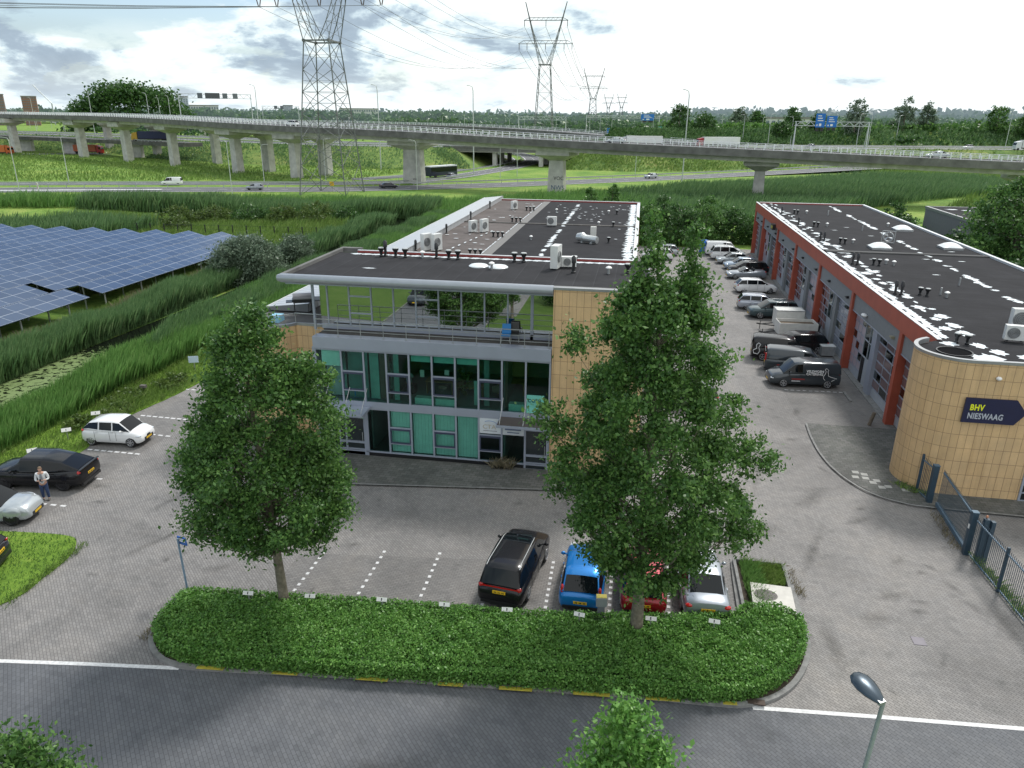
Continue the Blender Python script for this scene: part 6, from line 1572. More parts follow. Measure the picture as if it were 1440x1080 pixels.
# ================================================================== TREES
prof1 = [(12.20, -0.10, 0.15), (11.55, -0.70, 0.50), (11.00, -1.15, 0.80), (10.25, -1.45, 1.15), (9.47, -1.65, 1.65), (8.65, -2.20, 2.45), (7.50, -2.80, 2.30), (6.35, -3.15, 2.55), (5.18, -2.95, 2.70), (4.10, -2.50, 2.45), (3.40, -1.90, 1.50)]
tree('street_tree', 'round-crowned green tree standing in the left half of the hedge', 'tree', (-12.36, 21.8), prof1, 640, 125, .44, .105, m_leafA, .17, seed=5, limbs=110, lobes=.28, boughs=60, inner=.4, extra=[(1.75, .1, [(8.5, .5), (9.3, .85), (10.1, .6), (10.5, .2)], 46, 62), (-2.5, -.2, [(6.3, .3), (6.9, .7), (7.5, .3)], 26, 60), (2.5, -.2, [(4.4, .4), (5.0, .7), (5.6, .3)], 26, 60), (-2.4, .3, [(4.0, .3), (4.5, .7), (5.0, .3)], 24, 60)], bend=(-.55, .2), trunk_top=.95, group=None)
prof2 = [(13.30, -0.90, 1.10), (12.90, -1.50, 1.35), (11.99, -1.85, 1.80), (11.00, -1.70, 1.85), (9.93, -2.20, 2.10), (9.00, -2.50, 2.60), (8.20, -2.50, 3.00), (6.94, -2.80, 3.20), (5.90, -2.70, 3.00), (4.70, -2.40, 2.80), (3.80, -1.80, 2.40), (3.10, -0.80, 1.60)]
tree('street_tree', 'tall twin-topped green tree in front of the beige corner wall', 'tree', (.89, 22.55), prof2, 720, 125, .44, .105, m_leafA, .21, seed=9, limbs=120, lobes=.34, boughs=72, inner=.4, trunk_top=.97,
     extra=[(-.42, .1, [(11.9, .62), (13.0, .46), (14.1, .30), (14.8, .18), (15.3, .05)], 80, 62), (.85, .3, [(11.8, .62), (12.8, .46), (13.8, .30), (14.4, .18), (14.9, .05)], 76, 62), (-3.2, -.3, [(8.2, .3), (8.75, .7), (9.2, .3)], 26, 55), (-2.6, .2, [(11.0, .2), (11.3, .5), (11.7, .2)], 14, 50), (3.4, .2, [(7.2, .4), (7.7, .7), (8.3, .4)], 26, 55), (3.3, .2, [(4.6, .4), (5.1, .6), (5.6, .3)], 26, 55), (-2.9, 1.0, [(5.3, .4), (5.9, .7), (6.4, .3)], 24, 55)])
# tops of the two young trees on the near side of the street
profs = [(2.2, .5), (3.2, 1.1), (4.6, 1.25), (5.8, 1.0), (6.7, .62), (7.4, .12)]
tree('young_tree', 'bright green tree top rising at the bottom edge right of centre', 'tree', (.52, 11.3), profs, 240, 95, .36, .085, m_leafH, .11, seed=21, limbs=60, group=None)
tree('young_tree', 'dark green tree top in the bottom left corner', 'tree', (-11.0, 8.9), [(2.0, .6), (3.2, 1.0), (4.6, 1.2), (5.6, .9), (6.3, .6), (6.9, .15)], 230, 75, .34, .09, m_leafA, .14, seed=23, limbs=70)
tree('shrub_tree', 'dense leafy tree south of the street, mirrored in the top-floor glass', 'tree', (-7.2, 1.5), [(.3, 1.2), (1.4, 2.2), (3, 2.4), (4.4, 1.6), (5.2, .4)], 170, 55, .5, .16, m_leafD, .12, seed=29, limbs=20)
# willow and rounded bushes on the ditch bank
tree('willow_bush', 'large grey-green willow bush on the ditch bank next to the solar field', 'bush', (-43.0, 76.5), [(.2, 2.8), (1.4, 3.9), (2.9, 3.8), (4.2, 2.6), (5.0, .8)], 300, 75, .75, .2, m_leafW, .16, seed=31, limbs=25)
tree('willow_bush', 'smaller grey-green willow bush behind the large one', 'bush', (-41.5, 85.5), [(.2, 1.8), (1.4, 2.4), (2.8, 2.1), (4.0, .8)], 130, 60, .6, .2, m_leafW, .12, seed=33, limbs=12)
for i, (x, y, r, h, mm, lab) in enumerate(((-77.5, 117, 3.6, 3.0, m_leafY, 'leftmost yellow-green round bush behind the solar field'), (-72.5, 119.5, 3.2, 2.8, m_leafY, 'second yellow-green round bush behind the solar field'), (-67, 121, 3.2, 3.0, m_leafD, 'dark green bush in the row of round meadow bushes'), (-60.5, 121.5, 3.0, 3.2, m_leafY, 'tall yellow-green bush in the middle of the meadow row'), (-54.8, 122, 4.2, 3.6, m_leafY, 'broad yellow-green bush at the right end of the meadow row'), (-50.2, 124, 2.6, 2.8, m_leafD, 'dark bush at the far right end of the meadow row'), (-73.5, 109.5, 2.2, 2.2, m_leafY, 'small yellow-green bush just behind the panels'))):
    tree('meadow_bush', lab, 'bush', (x, y), [(.1, r * .8), (h * .4, r), (h * .8, r * .75), (h, r * .2)], 90, 45, .55, .24, mm, .08, seed=40 + i, limbs=0, group='round bushes in the meadow')
# bushes and trees at the end of the yard
prng = random.Random(12)
spots = [(-3, 113, 3.4, 5.0), (1.5, 114.5, 3.6, 5.4), (6, 115, 3.8, 6.0), (10.2, 116.5, 3.6, 5.4), (14.4, 118, 3.6, 5.0), (18.5, 118, 3.4, 4.2), (4, 122, 4, 6.2), (11, 124, 4.2, 6.0), (-1, 122, 3.6, 5.2), (32.5, 115, 3, 5.2), (35.5, 108, 3.2, 5.6), (33.8, 99, 3.0, 5.4), (36, 92, 3.2, 5.8), (34.5, 84, 3.2, 5.6), (35.5, 75, 3.2, 5.6), (34.6, 67, 3.2, 5.8), (38, 121, 3.4, 6), (28.5, 119, 3.2, 4.6), (23.5, 119, 3, 4.2)]
for i, (x, y, r, h) in enumerate(spots):
    s = 'yard-end' if x < 25 else 'right-side'
    tree('thicket_tree', ['dark bushy tree', 'green leafy shrub', 'mid green spreading shrub', 'fresh green young tree'][i % 4] + (' in the thicket closing the far end of the yard' if x < 25 else ' in the belt along the right edge of the hall roof'), 'tree', (x, y), [(.1, r * .7), (h * .35, r), (h * .7, r * .8), (h * .95, r * .3), (h + .3, .1)], 130, 60, .62, .24, [m_leafD, m_leafA, m_leafD, m_leafA][i % 4], .12, seed=60 + i, limbs=8, group='%s thicket trees, kind %s' % (s, 'abcd'[i % 4]))
tree('roadside_tree', 'left one of two small bright trees behind the office wing', 'tree', (-9.5, 150), [(.2, 1.3), (2, 2.0), (3.8, 1.2), (5, .2)], 60, 40, .5, .3, m_leafA, .1, seed=90, limbs=0)
tree('roadside_tree', 'right one of two small bright trees behind the office wing', 'tree', (-5.3, 151), [(.2, 1.3), (2, 2.0), (4, 1.2), (5.4, .2)], 60, 40, .5, .3, m_leafA, .1, seed=91, limbs=0)
# big trees at right
tree('large_tree', 'large spreading green tree in front of the grey building at right', 'tree', (40.5, 88), [(1, 2.5), (3.5, 5.2), (6.5, 5.8), (9.5, 4.2), (11.8, 1.6), (12.6, .3)], 420, 70, .95, .27, m_leafA, .3, seed=101, limbs=70)
tree('large_tree', 'broad green tree at the right picture edge above the hall roof', 'tree', (48, 82), [(1, 3), (3.5, 5.6), (7, 6.2), (10, 4.2), (12.4, 1.2)], 420, 70, .95, .27, m_leafD, .3, seed=102, limbs=60)
tree('large_tree', 'tall tree on the embankment at the right picture edge', 'tree', (67, 128), [(1, 2.6), (4, 5.4), (8, 5.4), (11, 3.2), (13, .5)], 300, 60, 1.1, .34, m_leafA, .3, seed=103, limbs=40)

# far trees on the right embankment ridge and horizon
far = [(100, 398, 9, 15.5, 'W'), (128, 418, 9, 17, 'W'), (139, 420, 7, 15, 'W'), (171, 418, 9, 14, 'A'), (184, 415, 8, 11, 'A'), (212, 424, 10, 11, 'Y'), (238, 424, 10, 17, 'A'), (252, 420, 9, 19, 'W'), (200, 410, 6, 8, 'A'), (16, 372, 9, 12, 'D'), (28, 380, 9, 9, 'D'), (52, 452, 8, 12, 'W'), (62, 455, 8, 10, 'D'), (-2, 420, 8, 10, 'D'), (60, 358, 7, 4, 'D'), (72, 405, 7, 11, 'D'), (83, 400, 6, 8, 'D')]
for i, (x, y, r, h, k) in enumerate(far):
    zb = 12.2 if x > 14 else 5
    r *= .62; h *= .98
    tree('distant_tree', {'W': 'grey-green poplar-like tree on the motorway embankment', 'A': 'mid green tree on the motorway embankment', 'Y': 'yellow-green tree on the motorway embankment', 'D': 'dark green bushy tree beside the motorway'}[k], 'tree', (x, y, zb), [(-1.5, r * .7), (h * .3, r), (h * .65, r * .8), (h * .92, r * .35), (h, .2)], 70, 42, 1.5, .75, {'W': m_leafW, 'A': m_leafA, 'Y': m_leafY, 'D': m_leafD}[k], .35, seed=120 + i, limbs=6, group='trees on the motorway embankment, kind ' + k)
# big dark grove at left
grove = empty('grove', (-522, 732, 0), 0, 'big dark rounded grove of trees behind the viaduct at left', 'grove')
pts = []
for i in range(300):
    u = rng.uniform(-1, 1); x = u * 95; hmax = 52 * (1 - abs(u * .96) ** 3.2) - 2 + 4 * math.sin(u * 14); z = rng.uniform(2, max(6, hmax)) if i % 2 else max(4, hmax) - abs(rng.normal()) * 5
    pts.append((x * .47, x * .30 + rng.uniform(-18, 18), z * .82))
pts = np.array(pts); Pq = pts[:, None, :] + rng.normal(size=(len(pts), 55, 3)) * np.array([4.4, 4.4, 3.0]); V, F = leaves(Pq.reshape(-1, 3), 2.3); npmesh('foliage', V, F, m_leafD, grove); grove['kind'] = 'stuff'
def belt(name, p0, p1, h, depth, n, m, leaf=3.0, z=0, lab=None):
    p0 = np.array(p0); p1 = np.array(p1); L = np.linalg.norm(p1 - p0); t = rng.uniform(0, 1, n)
    xy = p0 + (p1 - p0) * t[:, None]; nx = np.array([-(p1 - p0)[1], (p1 - p0)[0]]) / L; xy = xy + nx * rng.uniform(0, depth, n)[:, None]
    top = h * (.62 + .55 * lumpy(xy, .028, 3) * (.7 + .6 * lumpy(xy, .11, 8))); zc = z + top * rng.uniform(.15, 1, n) ** .6
    Pq = np.column_stack([xy, zc])[:, None, :] + rng.normal(size=(n, 9, 3)) * np.array([leaf, leaf, leaf * .55]) * .8
    V, F = leaves(Pq.reshape(-1, 3), leaf, .2); o = npmesh(name, V, F, m); tag(o, kind='stuff'); return o
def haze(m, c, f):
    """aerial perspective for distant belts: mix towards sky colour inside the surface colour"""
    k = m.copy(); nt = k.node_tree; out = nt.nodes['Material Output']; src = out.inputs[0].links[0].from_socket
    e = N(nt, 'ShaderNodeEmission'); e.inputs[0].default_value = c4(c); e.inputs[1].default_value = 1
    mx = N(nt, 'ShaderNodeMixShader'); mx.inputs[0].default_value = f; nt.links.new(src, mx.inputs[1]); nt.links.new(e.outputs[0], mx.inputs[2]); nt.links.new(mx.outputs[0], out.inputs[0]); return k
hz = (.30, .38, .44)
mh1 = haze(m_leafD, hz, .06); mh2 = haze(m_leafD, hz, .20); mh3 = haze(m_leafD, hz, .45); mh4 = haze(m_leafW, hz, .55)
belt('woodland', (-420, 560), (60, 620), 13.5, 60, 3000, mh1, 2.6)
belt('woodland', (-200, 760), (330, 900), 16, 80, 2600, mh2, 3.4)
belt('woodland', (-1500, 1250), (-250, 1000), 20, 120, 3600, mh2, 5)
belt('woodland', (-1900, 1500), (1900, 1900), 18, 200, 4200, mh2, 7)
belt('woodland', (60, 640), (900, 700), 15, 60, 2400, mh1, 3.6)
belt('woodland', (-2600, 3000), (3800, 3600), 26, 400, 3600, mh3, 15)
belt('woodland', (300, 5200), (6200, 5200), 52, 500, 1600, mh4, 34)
belt('embankment_shrubs', (10, 390), (330, 445), 5.5, 12, 900, m_leafA, 1.3, z=11)
belt('embankment_scrub', (120, 372), (-40 + 150, 372), 3, 10, 60, m_leafD, 1.2, z=8)
belt('median_shrubs', (-330, 420), (-120, 345), 4, 10, 260, m_leafD, 1.2, z=6)

# ================================================================== SOLAR FIELD
def solarmat():
    m, nt, b = newmat('solar_cells'); tc = N(nt, 'ShaderNodeTexCoord')
    uv = N(nt, 'ShaderNodeUVMap'); uv.uv_map = 'cells'
    sx = N(nt, 'ShaderNodeSeparateXYZ'); nt.links.new(uv.outputs[0], sx.inputs[0])
    def edge(s, w):
        f = N(nt, 'ShaderNodeMath', operation='FRACT'); nt.links.new(s, f.inputs[0])
        return ramp(nt, f.outputs[0], [(0, (1,) * 3), (w, (1,) * 3), (w + .004, (0,) * 3), (1 - w - .004, (0,) * 3), (1 - w, (1,) * 3), (1, (1,) * 3)])
    e1 = edge(sx.outputs[0], .02); e2 = edge(sx.outputs[1], .010)
    mx_ = N(nt, 'ShaderNodeMath', operation='MAXIMUM'); nt.links.new(e1, mx_.inputs[0]); nt.links.new(e2, mx_.inputs[1])
    f1 = N(nt, 'ShaderNodeVectorMath', operation='FLOOR'); nt.links.new(uv.outputs[0], f1.inputs[0])
    wn = N(nt, 'ShaderNodeTexWhiteNoise'); nt.links.new(f1.outputs[0], wn.inputs[0])
    cell = ramp(nt, wn.outputs[0], [(0, (.028, .052, .105)), (1, (.044, .074, .138))])
    nt.links.new(mixc(nt, mx_.outputs[0], cell, (.30, .33, .38)), b.inputs['Base Color'])
    nt.links.new(ramp(nt, mx_.outputs[0], [(0, (.16,) * 3), (1, (.5,) * 3)]), b.inputs['Roughness'])
    b.inputs['Specular IOR Level'].default_value = .5
    return m
m_sol = solarmat()
def panel_plane(x0, z0, x1, z1, y0, y1, parent, nx, label=None):
    me = bpy.data.meshes.new('panel_array'); V = [(x0, y0, z0), (x1, y0, z1), (x1, y1, z1), (x0, y1, z0)] + [(x0, y0, z0 - .05), (x1, y0, z1 - .05), (x1, y1, z1 - .05), (x0, y1, z0 - .05)]
    me.from_pydata(V, [], [(0, 1, 2, 3), (0, 4, 5, 1), (1, 5, 6, 2), (2, 6, 7, 3), (3, 7, 4, 0), (7, 6, 5, 4)]); me.materials.append(m_sol); uv = me.uv_layers.new(name='cells')
    for p in me.polygons:
        for li, vi in zip(p.loop_indices, p.vertices):
            q = V[vi]; uv.data[li].uv = (nx * (q[0] - x0) / (x1 - x0) + .001, (q[1] - y0) / 1.72 + .001) if p.index == 0 else (.5, .5)
    o = bpy.data.objects.new('panel_array', me); col.objects.link(o); o.parent = parent; return o
nsol = 15
for i in range(nsol):
    xr_ = -52.35 - 5.0 * i
    y1 = 95.7 if i else 93.5
    t = empty('solar_row', (xr_, 60, 0), 0, '%s row of blue solar panels counted from the ditch' % (['first', 'second', 'third', 'fourth', 'fifth', 'sixth', 'seventh', 'eighth', 'ninth', 'tenth', 'eleventh', 'twelfth', 'thirteenth', 'fourteenth', 'fifteenth'][i]), 'solar array', 'rows of solar panels')
    segs = [(61.3, y1), (18, 60.4 if i else 59.6)] if i < 2 else [(18, y1)]
    if i > 8: segs = [(18, 84 - (i - 8) * 5)]
    for (a, b_) in segs:
        panel_plane(-2.47, 1.85, -.02, 2.5, a - 60, b_ - 60, t, 2); panel_plane(.02, 2.5, 2.47, 1.85, a - 60, b_ - 60, t, 2)
        mb = MB()
        y = a + .6
        while y < b_: 
            for x in (-2.2, 0, 2.2): mb.box(x - .05, x + .05, y - 60 - .05, y - 60 + .05, 0, 1.75 if x else 2.35)
            y += 5.5
        mb.build('post_frame', m_galv, t)
# wire fence with dark posts behind the solar field
fp = empty('field_fence', (0, 0, 0), 0, 'thin wire fence with dark posts behind the solar field', 'fence')
for i in range(22):
    MB().box(-92 + i * 2.2, -91.88 + i * 2.2, 103 + .15 * i, 103.12 + .15 * i, 0, 2.0).build('post', m_dark, fp)
mb = MB()
for z in (.7, 1.3, 1.9): mb.bar((-92, 103.06, z), (-45.7, 106.2, z), .02)
mb.build('wire', m_dark, fp)

# ================================================================== STREET FURNITURE
# signs on short posts
def small_sign(loc, rz, label, w=.40, h=.15, ph=.55, group='white bay number signs', tilt=-35):
    t = empty('bay_sign', loc, rad(rz), label, 'sign', group)
    MB().box(-.025, .025, -.025, .025, 0, ph).build('post', m_galv, t)
    T = Matrix.Translation((0, -.03, ph + .06)) @ Matrix.Rotation(rad(tilt), 4, 'X')
    MB().box(-w / 2, w / 2, -.01, .01, -h / 2, h / 2, T).build('plate', simple((.72, .72, .70), .5), t)
    MB().box(-.03, .01, -.015, -.0115, -.05, .05, T).build('mark', m_dark, t)
    return t
hs = [(-13.64, 21.5), (-11.27, 21.75), (-8.54, 22.03), (-6.16, 22.16), (-3.82, 22.28), (-1.17, 22.47), (1.4, 22.7), (3.66, 22.95)]
nm = ['leftmost', 'second from left', 'third from left', 'fourth from left', 'fifth from left', 'sixth from left', 'seventh from left', 'rightmost']
for i, (x, y) in enumerate(hs):
    small_sign((x, y, .35), [4, 6, 3, 2, 5, -8, 0, -6][i], '%s small white sign plate rising from the back of the hedge' % nm[i])
for (x, y, rz, lab) in ((-32.0, 34.4, 35, 'white sign plate on the verge behind the white hatchback'), (-32.1, 37.0, 30, 'white sign plate farther up the verge, tilted'), (-31.8, 31.6, 40, 'grey sign plate on the verge by the black coupe SUV')):
    small_sign((x, y, .05), rz, lab, .5, .22, .55, 'white bay signs on the verge')
bs2 = empty('notice_sign', (-31.7, 47.0, .05), rad(20), 'pale blue and white notice sign on a post in the verge by the left tree', 'sign')
MB().box(-.03, .03, -.03, .03, 0, .9).build('post', m_galv, bs2); MB().box(-.35, .35, -.05, -.03, .65, 1.15).build('plate', simple((.55, .66, .80), .5), bs2)
bs3 = empty('low_box', (-32.3, 41.9, .03), 0, 'small dark box on a stake in the verge grass', 'marker'); MB().box(-.03, .03, -.03, .03, 0, .5).build('post', m_dark, bs3); MB().box(-.2, .2, -.12, .12, .5, .68).build('top', simple((.12, .11, .10), .8), bs3)
# blue sign on pole at the left end of the hedge
ps = empty('pole_sign', (-16.75, 22.25, 0), rad(0), 'blue street sign on a blue-grey pole at the left end of the hedge', 'sign')
MB().tube([(0, 0, 0), (-.06, 0, 2.5)], .04, 8).build('pole', simple((.16, .24, .33), .5), ps, True)
T = Matrix.Translation((.12, 0, 2.42)) @ Matrix.Rotation(rad(-28), 4, 'Z') @ Matrix.Rotation(rad(-12), 4, 'Y')
MB().box(-.32, .32, -.02, .02, -.16, .16, T).build('plate', simple((.02, .10, .38), .5), ps); MB().box(-.28, .28, -.028, -.022, -.03, .03, T).box(-.2, .2, -.028, -.022, .06, .1, T).build('white_text_bar', m_white, ps)
# charging / meter post in the hedge
bp = empty('bollard', (-.42, 23.1, 0), rad(5), 'grey utility post with yellow top behind the hedge, next to the blue car', 'bollard')
MB().box(-.13, .13, -.10, .10, 0, 1.22).build('post', simple((.14, .15, .17), .5), bp); MB().box(-.2, .2, -.14, .14, 1.0, 1.35).build('head', simple((.22, .24, .25), .45), bp); MB().box(-.19, .19, -.1, .13, 1.352, 1.37).build('top_plate', m_yell, bp)
# street lamp lower right
sl_ = empty('street_lamp', (5.1, 12.15, 0), rad(8), 'grey street lamp with dark oval head at the lower right', 'street lamp')
MB().tube([(0, 0, 0), (0, 0, 4.6), (0, 0, 4.7), (.12, .0, 7.55)], [.085, .075, .05, .04], 12).build('pole', mat('lamp_pole', (.30, .34, .35), .5, .2), sl_, True)
T = Matrix.Translation((-.10, .20, 7.66)) @ Matrix.Rotation(rad(112), 4, 'Z') @ Matrix.Rotation(rad(-8), 4, 'Y')
mb = MB(); prof_ = [(-.34, .07, .04), (-.26, .12, .06), (-.1, .19, .09), (.08, .23, .10), (.24, .215, .09), (.36, .13, .055), (.40, .01, .01)]; k = 14; vs = []
for (x, w, h) in prof_:
    for j in range(k): a = 2 * math.pi * j / k; vs.append(tuple(T @ Vector((x, w * math.cos(a), h * math.sin(a) + .02))))
mb.add(vs, [(i * k + j, i * k + (j + 1) % k, (i + 1) * k + (j + 1) % k, (i + 1) * k + j) for i in range(len(prof_) - 1) for j in range(k)]); mb.add([vs[j] for j in range(k)], [tuple(range(k))]); mb.build('lamp_head', mat('lamp_head_metal', (.05, .07, .09), .3, .5), sl_, True)
mb = MB(); mb.box(-.36, -.28, -.07, .07, -.02, .06, T); mb.build('hinge', m_galv, sl_)
mb = MB(); mb.ellip((.16, 0, -.04), (.2, .11, .05), 12, T); mb.build('diffuser', simple((.45, .5, .52), .2), sl_, True)

# ---- fence, gate
gt_ = empty('sliding_gate', (15.4, 34.9, 0), 0, 'dark blue-grey sliding bar gate with heavy bottom beam beside the beige building', 'gate')
A = Vector((15.45, 35.15, 0)); B = Vector((15.2, 31.15, 0)); loc0 = Vector((15.4, 34.9, 0))
mb = MB(); mb.bar(A - loc0 + Vector((0, 0, .22)), B - loc0 + Vector((0, 0, .22)), .16, .2); mb.build('bottom_beam', m_steelbar, gt_)
mb = MB(); mb.bar(A - loc0 + Vector((0, 0, 1.92)), B - loc0 + Vector((0, 0, 1.92)), .07, .06); mb.build('top_rail', m_steelbar, gt_)
mb = MB()
for i in range(33):
    p = A.lerp(B, i / 32) - loc0; mb.tube([(p.x, p.y, .32), (p.x, p.y, 2.08)], .014, 5)
mb.build('bar_infill', m_fence, gt_)
def fence_run(p0, p1, label, n, posts, h=1.95, grp=None):
    p0 = Vector(p0 + (0,)); p1 = Vector(p1 + (0,)); t = empty('bar_fence', tuple(p0), 0, label, 'fence', grp)
    d = p1 - p0
    mb = MB(); mb.bar((0, 0, .14), tuple(d + Vector((0, 0, .14))), .05, .05); mb.build('bottom_rail', m_steelbar, t)
    mb = MB(); mb.bar((0, 0, h - .2), tuple(d + Vector((0, 0, h - .2))), .05, .05); mb.build('top_rail', m_steelbar, t)
    mb = MB()
    for i in range(n + 1):
        p = d * (i / n); mb.tube([(p.x, p.y, .06), (p.x, p.y, h)], .0125, 5)
    mb.build('bar_infill', m_fence, t)
    for f in posts:
        p = d * f; MB().box(p.x - .05, p.x + .05, p.y - .05, p.y + .05, 0, h + .08).build('post', m_fence, t)
    return t
fence_run((15.03, 36.75), (15.2, 35.75), 'short bar fence between the beige wall and the gate post', 8, (0,), 2.05)
fence_run((15.25, 30.75), (15.75, 20.5), 'long dark blue bar fence running to the lower right edge', 84, (.25, .5, .75, 1.0), 2.0)
for (x, y, lab) in ((15.22, 35.55, 'thick gate post nearest the beige wall'), (15.2, 30.95, 'thick gate post at the far end of the gate by the long fence')):
    t = empty('gate_post', (x, y, 0), 0, lab, 'post', 'gate posts'); MB().box(-.12, .12, -.12, .12, 0, 2.1).build('post', m_fence, t); MB().box(-.13, .13, -.13, .13, 2.1, 2.13).build('cap', m_steelbar, t)
t = empty('gate_motor', (15.55, 30.6, 0), 0, 'dark gate motor frame behind the far gate post', 'motor'); MB().box(-.1, .1, -.1, .1, 0, 2.0).box(.15, .3, -.2, 0, 0, 1.95).build('frame', m_fence, t); MB().ellip((0, .05, 2.08), (.055, .055, .07), 10).build('warning_lamp', simple((.5, .22, .12), .4), t, True)
tag(MB().box(15.06, 15.08, 30.9, 31.0, 1.3, 1.5).build('gate_label', m_white, None), 'tiny white label stuck on the far gate post', 'label')

# ---- person -----------------------------------------------------------------
def skin(name, chains, material, parent, root=0, sub=2):
    """chains: list of [(pos, r), ...] joined through shared positions"""
    idx = {}; V = []; R = []; E = []
    for ch_ in chains:
        prev = None
        for p, r in ch_:
            k = tuple(round(q, 4) for q in p)
            if k not in idx: idx[k] = len(V); V.append(p); R.append(r)
            i = idx[k]
            if prev is not None: E.append((prev, i))
            prev = i
    me = bpy.data.meshes.new(name); me.from_pydata(V, E, []); o = bpy.data.objects.new(name, me); col.objects.link(o)
    md = o.modifiers.new('s', 'SKIN'); md.use_smooth_shade = True
    for i, sv in enumerate(me.skin_vertices[0].data):
        r = R[i]; sv.radius = r if hasattr(r, '__len__') else (r, r); sv.use_root = (i == root)
    sb_ = o.modifiers.new('u', 'SUBSURF'); sb_.levels = sub; sb_.render_levels = sub
    dg = bpy.context.evaluated_depsgraph_get(); m2 = bpy.data.meshes.new_from_object(o.evaluated_get(dg)); bpy.data.objects.remove(o)
    m2.materials.clear(); m2.materials.append(material); m2.name = name
    o = bpy.data.objects.new(name, m2); col.objects.link(o); o.parent = parent
    m2.polygons.foreach_set('use_smooth', [True] * len(m2.polygons)); return o
m_skin = simple((.48, .28, .20), .5); m_jean = simple((.03, .055, .13), .8, scale=12, var=.2); m_shirt = simple((.55, .57, .60), .8, scale=10, var=.1); m_shoe = simple((.10, .09, .08), .6)
man = empty('person', (-27.9, 27.9, .012), rad(30), 'man in white jacket and blue jeans standing by the black car looking at his hands', 'person')
# body faces local -y
skin('body', [
    [((0, 0, .96), (.15, .11)), ((0, .0, 1.12), (.145, .105)), ((0, .01, 1.30), (.17, .115)), ((0, .015, 1.44), (.15, .10)), ((0, .005, 1.52), (.058, .058)), ((0, -.02, 1.58), (.055, .058)), ((0, -.035, 1.645), (.078, .095)), ((0, -.04, 1.72), (.078, .098)), ((0, -.035, 1.78), (.05, .06))],
    [((0, .015, 1.44), (.15, .10)), ((.19, .02, 1.43), .062), ((.25, .03, 1.28), .05), ((.27, .0, 1.13), .043), ((.17, -.17, 1.14), .034), ((.09, -.25, 1.18), .028)],
    [((0, .015, 1.44), (.15, .10)), ((-.19, .02, 1.43), .062), ((-.25, .03, 1.28), .05), ((-.27, .0, 1.13), .043), ((-.17, -.17, 1.13), .034), ((-.08, -.25, 1.16), .028)],
    [((0, 0, .96), (.15, .11)), ((.095, 0, .86), .09), ((.11, -.01, .52), .062), ((.12, .01, .28), .05), ((.12, .02, .09), .04), ((.13, -.10, .045), .038), ((.135, -.17, .035), .026)],
    [((0, 0, .96), (.15, .11)), ((-.095, 0, .86), .09), ((-.11, .02, .52), .062), ((-.115, .05, .28), .05), ((-.115, .06, .09), .04), ((-.125, -.06, .045), .038), ((-.13, -.13, .035), .026)]], m_skin, man)
def fingers(hand, dirv, side):
    out = []
    for i in range(4):
        o_ = Vector(hand) + Vector(((i - 1.5) * .017 * side, 0, .0)); l = (.035, .042, .038, .03)[i]
        p1 = o_ + Vector(dirv) * .05; p2 = p1 + Vector((-side * .012, -.02, .012)) * (l / .035); p3 = p2 + Vector((-side * .012, -.002, .018)) * (l / .035)
        out.append([(tuple(hand), .022), (tuple(p1), .0095), (tuple(p2), .0085), (tuple(p3), .007)])
    th = Vector(hand) + Vector((-side * .03, .0, .02)); out.append([(tuple(hand), .022), (tuple(th), .011), (tuple(th + Vector((-side * .012, -.03, .012))), .009)])
    return out
skin('hand', fingers((.075, -.265, 1.185), (-.25, -.95, .05), 1), m_skin, man, sub=1); skin('hand', fingers((-.065, -.265, 1.165), (.3, -.95, .1), -1), m_skin, man, sub=1)
MB().box(-.03, .045, -.36, -.345, 1.165, 1.30, None).build('phone', m_dark, man)
skin('jacket', [
    [((0, .005, .84), (.18, .135)), ((0, .005, 1.12), (.168, .125)), ((0, .015, 1.30), (.19, .135)), ((0, .02, 1.445), (.165, .115)), ((0, .015, 1.50), (.07, .07))],
    [((0, .02, 1.445), (.165, .115)), ((.195, .02, 1.435), .078), ((.255, .03, 1.28), .064), ((.275, .0, 1.125), .056), ((.18, -.155, 1.14), .046)],
    [((0, .02, 1.445), (.165, .115)), ((-.195, .02, 1.435), .078), ((-.255, .03, 1.28), .064), ((-.275, .0, 1.125), .056), ((-.18, -.155, 1.13), .046)]], simple((.62, .64, .66), .8, scale=9, var=.1), man)
mb = MB(); mb.add([(-.045, -.128, 1.0), (.045, -.128, 1.0), (.06, -.135, 1.3), (.035, -.105, 1.47), (-.035, -.105, 1.47), (-.06, -.135, 1.3)], [(0, 1, 2, 5), (5, 2, 3, 4)]); mb.build('shirt', simple((.20, .22, .25), .8), man)
skin('jeans', [[((0, 0, .95), (.165, .125)), ((.098, 0, .84), .108), ((.112, -.01, .52), .082), ((.12, .01, .28), .068), ((.12, .02, .10), .06)], [((0, 0, .95), (.165, .125)), ((-.098, 0, .84), .108), ((-.112, .02, .52), .082), ((-.117, .05, .28), .068), ((-.117, .06, .10), .06)]], m_jean, man)
for s, y in ((1, -.06), (-1, -.02)):
    mb = MB(); mb.ellip((s * .128, y - .01, .05), (.052, .145, .055), 12); mb.build('shoe', m_shoe, man, True)
mb = MB(); mb.ellip((0, -.018, 1.745), (.086, .098, .075), 14); mb.build('hair', simple((.16, .11, .07), .8), man, True)
mb = MB(); 
mb.ellip((0, -.136, 1.675), (.014, .022, .026), 8); mb.build('nose', m_skin, man, True)
for s in (-1, 1):
    MB().ellip((s * .032, -.122, 1.70), (.013, .008, .008), 8).build('eye', m_dark, man, True); MB().ellip((s * .083, -.03, 1.685), (.012, .022, .032), 8).build('ear', m_skin, man, True)
MB().ellip((0, -.122, 1.635), (.026, .008, .006), 8).build('mouth', simple((.30, .12, .10), .5), man, True)
